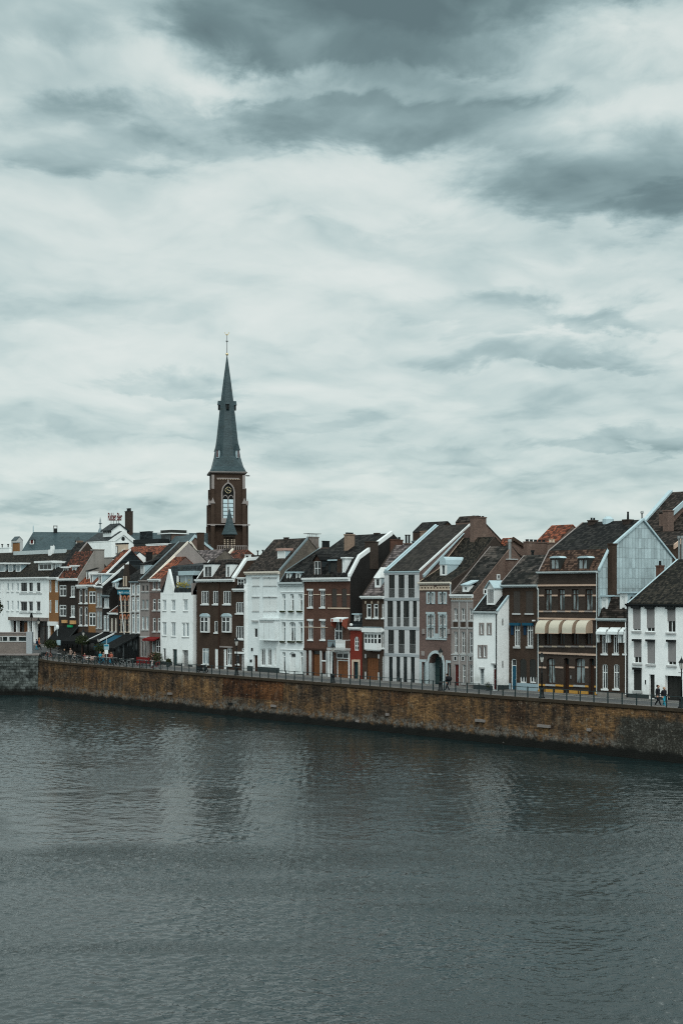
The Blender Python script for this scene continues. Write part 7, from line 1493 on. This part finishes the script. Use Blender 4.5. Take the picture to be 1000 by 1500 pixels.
# ---------------------------------------------------------------- people
def person(label, loc, rz, top, leg, hair, pose='walk', h=1.76, carry=None, coatz=.50):
    t = thing('person', label, 'person', loc, None, rz, True); k = h/1.76
    sp = {'walk': .26, 'stand': .04, 'sit': 0}[pose]
    V = []; E = []; Rr = []
    def a(p, r, q=None):
        V.append((p[0]*k, p[1]*k, p[2]*k)); Rr.append(r*k)
        if q is not None: E.append((q, len(V)-1))
        return len(V)-1
    if pose == 'sit':
        pel = a((0, 0, .52), .155); la = [((-.10, -.42, .52), (-.11, -.45, .10), (-.11, -.60, .04)), ((.10, -.42, .52), (.11, -.45, .10), (.11, -.60, .04))]; dz = -.42
    else:
        pel = a((0, 0, .94), .150); la = [((-.10, -sp*.55, .50), (-.10, -sp, .09), (-.10, -sp-.15, .04)), ((.10, sp*.15, .50), (.10, sp*.95, .11), (.10, sp*.95-.14, .04))]; dz = 0
    for kn, an, to in la:
        hx = a((kn[0]*.9, 0, .90+dz), .105, pel); q1 = a(kn, .068, hx); q2 = a(an, .044, q1); a(to, .040, q2)
    wa = a((0, 0, 1.10+dz), .135, pel); chst = a((0, .01, 1.32+dz), .165, wa); nk = a((0, -.005, 1.49+dz), .062, chst); a((0, -.015, 1.56+dz), .058, nk)
    for sx in (-1, 1):
        sh = a((sx*.17, 0, 1.42+dz), .075, chst); sw = .20 if (sx > 0) == (pose == 'walk') else -.05
        if pose == 'walk': el_, wr = (sx*.25, sw*.4+.03, 1.15+dz), (sx*.25, -.10-sw*.6, .93+dz)
        elif pose == 'sit': el_, wr = (sx*.24, -.12, 1.17+dz), (sx*.14, -.36, 1.18+dz)
        else: el_, wr = (sx*.25, .02, 1.16+dz), (sx*.18, -.20, 1.10+dz)
        e1 = a(el_, .050, sh); w1 = a(wr, .034, e1); hx_, hy_, hz_ = wr
        hd = a((hx_, hy_-.03, hz_-.06), .030, w1)
        for f in range(4): a((hx_+(f-1.5)*.018, hy_-.05, hz_-.15+.01*abs(f-1)), .010, hd)
        a((hx_-sx*.035, hy_-.06, hz_-.09), .011, hd)
    me = bpy.data.meshes.new('body'); me.from_pydata(V, E, []); o = bpy.data.objects.new('tmp', me); COL.objects.link(o)
    md = o.modifiers.new('s', 'SKIN'); 
    for i, sv in enumerate(me.skin_vertices[0].data): sv.radius = (Rr[i], Rr[i]*.82 if i in (pel, wa, chst) else Rr[i]); sv.use_root = (i == 0)
    md.use_smooth_shade = True; o.modifiers.new('b', 'SUBSURF').levels = 1
    dg = bpy.context.evaluated_depsgraph_get(); bm_ = bpy.data.meshes.new_from_object(o.evaluated_get(dg)); bpy.data.objects.remove(o); bm_.name = 'body'
    bm2 = bmesh.new(); bm2.from_mesh(bm_)
    bmesh.ops.create_uvsphere(bm2, u_segments=12, v_segments=8, radius=.105*k, matrix=Matrix.Translation((0, -.03*k, (1.645+dz)*k)) @ Matrix.Diagonal((.82, .98, 1.18, 1)))
    bmesh.ops.create_uvsphere(bm2, u_segments=6, v_segments=4, radius=.022*k, matrix=Matrix.Translation((0, -.135*k, (1.635+dz)*k)))
    bm2.to_mesh(bm_); bm2.free()
    bm_.materials.clear()
    for mt in (top, leg, 'skin', 'cloth_black'): bm_.materials.append(MATS[mt])
    for p in bm_.polygons:
        c = p.center; z = c.z/k-dz; p.use_smooth = True
        hand = abs(c.x)/k > .13 and z < (.945 if pose == 'walk' else 1.12) and z > .74
        if pose == 'sit': hand = abs(c.x)/k < .22 and c.y/k < -.36 and z > 1.05
        p.material_index = 2 if (z > 1.50 or hand) else 3 if c.z/k < .075 else 0 if (z > .93 or (z > coatz+.35 and pose == 'walk')) and not (pose == 'sit' and c.y/k < -.15 and c.z/k < .66) else 1
    bo = bpy.data.objects.new('body', bm_); COL.objects.link(bo); bo.parent = t
    m = MB(); m.ball((0, .0, (1.68+dz)*k), .112*k, 10, 6, 0, .9, 1.0, .98); ho = m.build('hair', hair, t, (0, 0, 0), True)
    m = MB()
    for sx in (-1, 1): m.ball((sx*.032*k, -.126*k, (1.655+dz)*k), .010*k, 6, 4)
    m.build('eyes', 'cloth_black', t, (0, 0, 0)); m = MB(); m.box(-.025*k, .025*k, -.128*k, -.118*k, (1.592+dz)*k, (1.600+dz)*k); m.build('mouth', 'door_red', t, (0, 0, 0))
    if carry: m = MB(); m.box(.20*k, .36*k, -.30*k, .05*k, .42*k, .80*k); m.tube((.27*k, -.12*k, .80*k), (.26*k, -.12*k, .92*k), .012); m.build('carried_bag', carry, t, (0, 0, 0))
    return t
def pl(x, y, d_, dz=.0): s_ = S(x, d_); return (s_, d_, zst(s_, d_)+dz)
person('person in a long black coat walking past the garage of the white brick house', pl(962.6, 1031, DW+1.9), R(100), 'cloth_black', 'cloth_black', 'hair_dark', h=1.90).scale = (1.3, 1.3, 1)
person('person in dark jacket with bright turquoise trousers beside the person in black', pl(971.8, 1030, DW+2.4), R(75), 'cloth_black', 'cloth_teal', 'hair_fair', h=1.70, coatz=.6).scale = (1.3, 1.3, 1)
t = person('person in black with a bulky backpack by the tall stone archway', pl(655, 1007, DW+2.2), R(-80), 'cloth_black', 'cloth_black', 'hair_dark', h=1.80); t.scale = (1.25, 1.25, 1)
m = MB(); m.ball((0, .22, 1.25), .26, 10, 6, 0, .9, .75, 1.1); m.build('backpack', 'cloth_black', t, (0, 0, 0), True)
person('person in a taupe jacket and dark trousers standing behind parked bicycles', pl(104, 958, DW+3.0), R(10), 'cloth_taupe', 'cloth_black', 'hair_dark', 'walk', 1.9)
person('person in an orange top walking near the white corner building', pl(57.8, 943, DF-3.4), R(160), 'cloth_orange', 'cloth_black', 'hair_fair', 'walk', 1.8)
person('person in blue jeans bending along the pavement left of the orange topped person', pl(54.2, 945, DF-3.9), R(-60), 'cloth_navy', 'cloth_teal', 'hair_dark', 'walk', 1.65)
person('person in a turquoise jacket standing left of the information sign', pl(147.2, 965, DW+2.0), R(30), 'cloth_teal', 'cloth_jeans', 'hair_fair', 'stand', 1.78)
person('person in an orange red top standing right of the information sign', pl(160.5, 965, DW+2.2), R(-20), 'cloth_red', 'cloth_jeans', 'hair_dark', 'stand', 1.76)
person('person in a pale top standing between turquoise jacket and information sign', pl(152, 966, DW+2.9), R(60), 'cloth_taupe', 'cloth_jeans', 'hair_fair', 'stand', 1.70)
person('seated person in a dark red top at the terrace near the pink chairs', pl(124.5, 960, DF-4.4), R(40), 'cloth_red', 'cloth_jeans', 'hair_dark', 'sit', 1.76)
person('seated person in a black jacket under the first black awning', pl(95, 955, DF-3.9), R(-50), 'cloth_black', 'cloth_jeans', 'hair_fair', 'sit', 1.76)
person('seated person in a pale top under the first black awning', pl(110, 958, DF-4.2), R(70), 'cloth_taupe', 'cloth_black', 'hair_dark', 'sit', 1.72)
person('standing person in an orange shirt in the shade near the blue awning', pl(163.5, 962, DF-4.6), R(20), 'cloth_orange', 'cloth_black', 'hair_dark', 'stand', 1.78)
person('person in dark clothes standing beside the red windbreak', pl(223.5, 970, DW+2.4), R(-30), 'cloth_black', 'cloth_red', 'hair_dark', 'stand', 1.8)
# small things by the doors
d_ = DF-.6; s_ = S(728.8, d_); o = thing('planter', 'dark planter by the drainpipe of the small white house', 'planter', (s_, d5-.4, zst(s_, d_)), None, 0, True); m = MB(); m.lathe(0, 0, [(.14, 0), (.2, .35)], 8); m.build('pot', 'plinth_dark', o, (0, 0, 0)); leafball('foliage', (0, 0, .55), .26, 160, ['leaf_dark', 'leaf_green'], o, (0, 0, 0), 1.5, 77, .05)
# scalloped dome awnings on the banded house
aw0 = None; d_ = DF-1.05
xs = [783.2, 802.8, 822.3, 842.2]; 
for i, x in enumerate(xs):
    s0 = S(x, d_); s1 = s0+1.28; z1 = Zd(x+20, 908.6, DF); z0 = Zd(x+6, 927.5, d_)
    lab = ('leftmost of the four cream dome awnings on the banded brick house', 'second from left of the four cream dome awnings', 'third from left of the four cream dome awnings', 'rightmost of the four cream dome awnings on the banded brick house')[i]
    t = thing('dome_awning', lab, 'awning', (s0, DF, z0), 'cream dome awnings', 0); n = 10
    prof = [(DF-.02, z1)]+[(DF-.25-.80*math.sin(math.pi/2*j/n), z0+.35+(z1-z0-.35)*math.cos(math.pi/2*j/n)) for j in range(n+1)]+[(d_, z0), (DF-.02, z0)]
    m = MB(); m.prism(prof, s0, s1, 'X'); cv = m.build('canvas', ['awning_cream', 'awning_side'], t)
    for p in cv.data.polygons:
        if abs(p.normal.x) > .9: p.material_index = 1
    MB().box(s0-.02, s1+.02, d_-.02, d_+.02, z0-.05, z0+.0).build('front_bar', 'beige_trim', t); MB().box(s1+.001, s1+.04, DF-.12, DF-.0, z0, z1+.12).build('side_bar', 'beige_trim', t)
# green clumps growing from the quay wall
# (none large enough to read)
for o in bpy.data.objects:
    for k in ('org', 's0', 's1', 'ap', 'fp'):
        if k in o: del o[k]
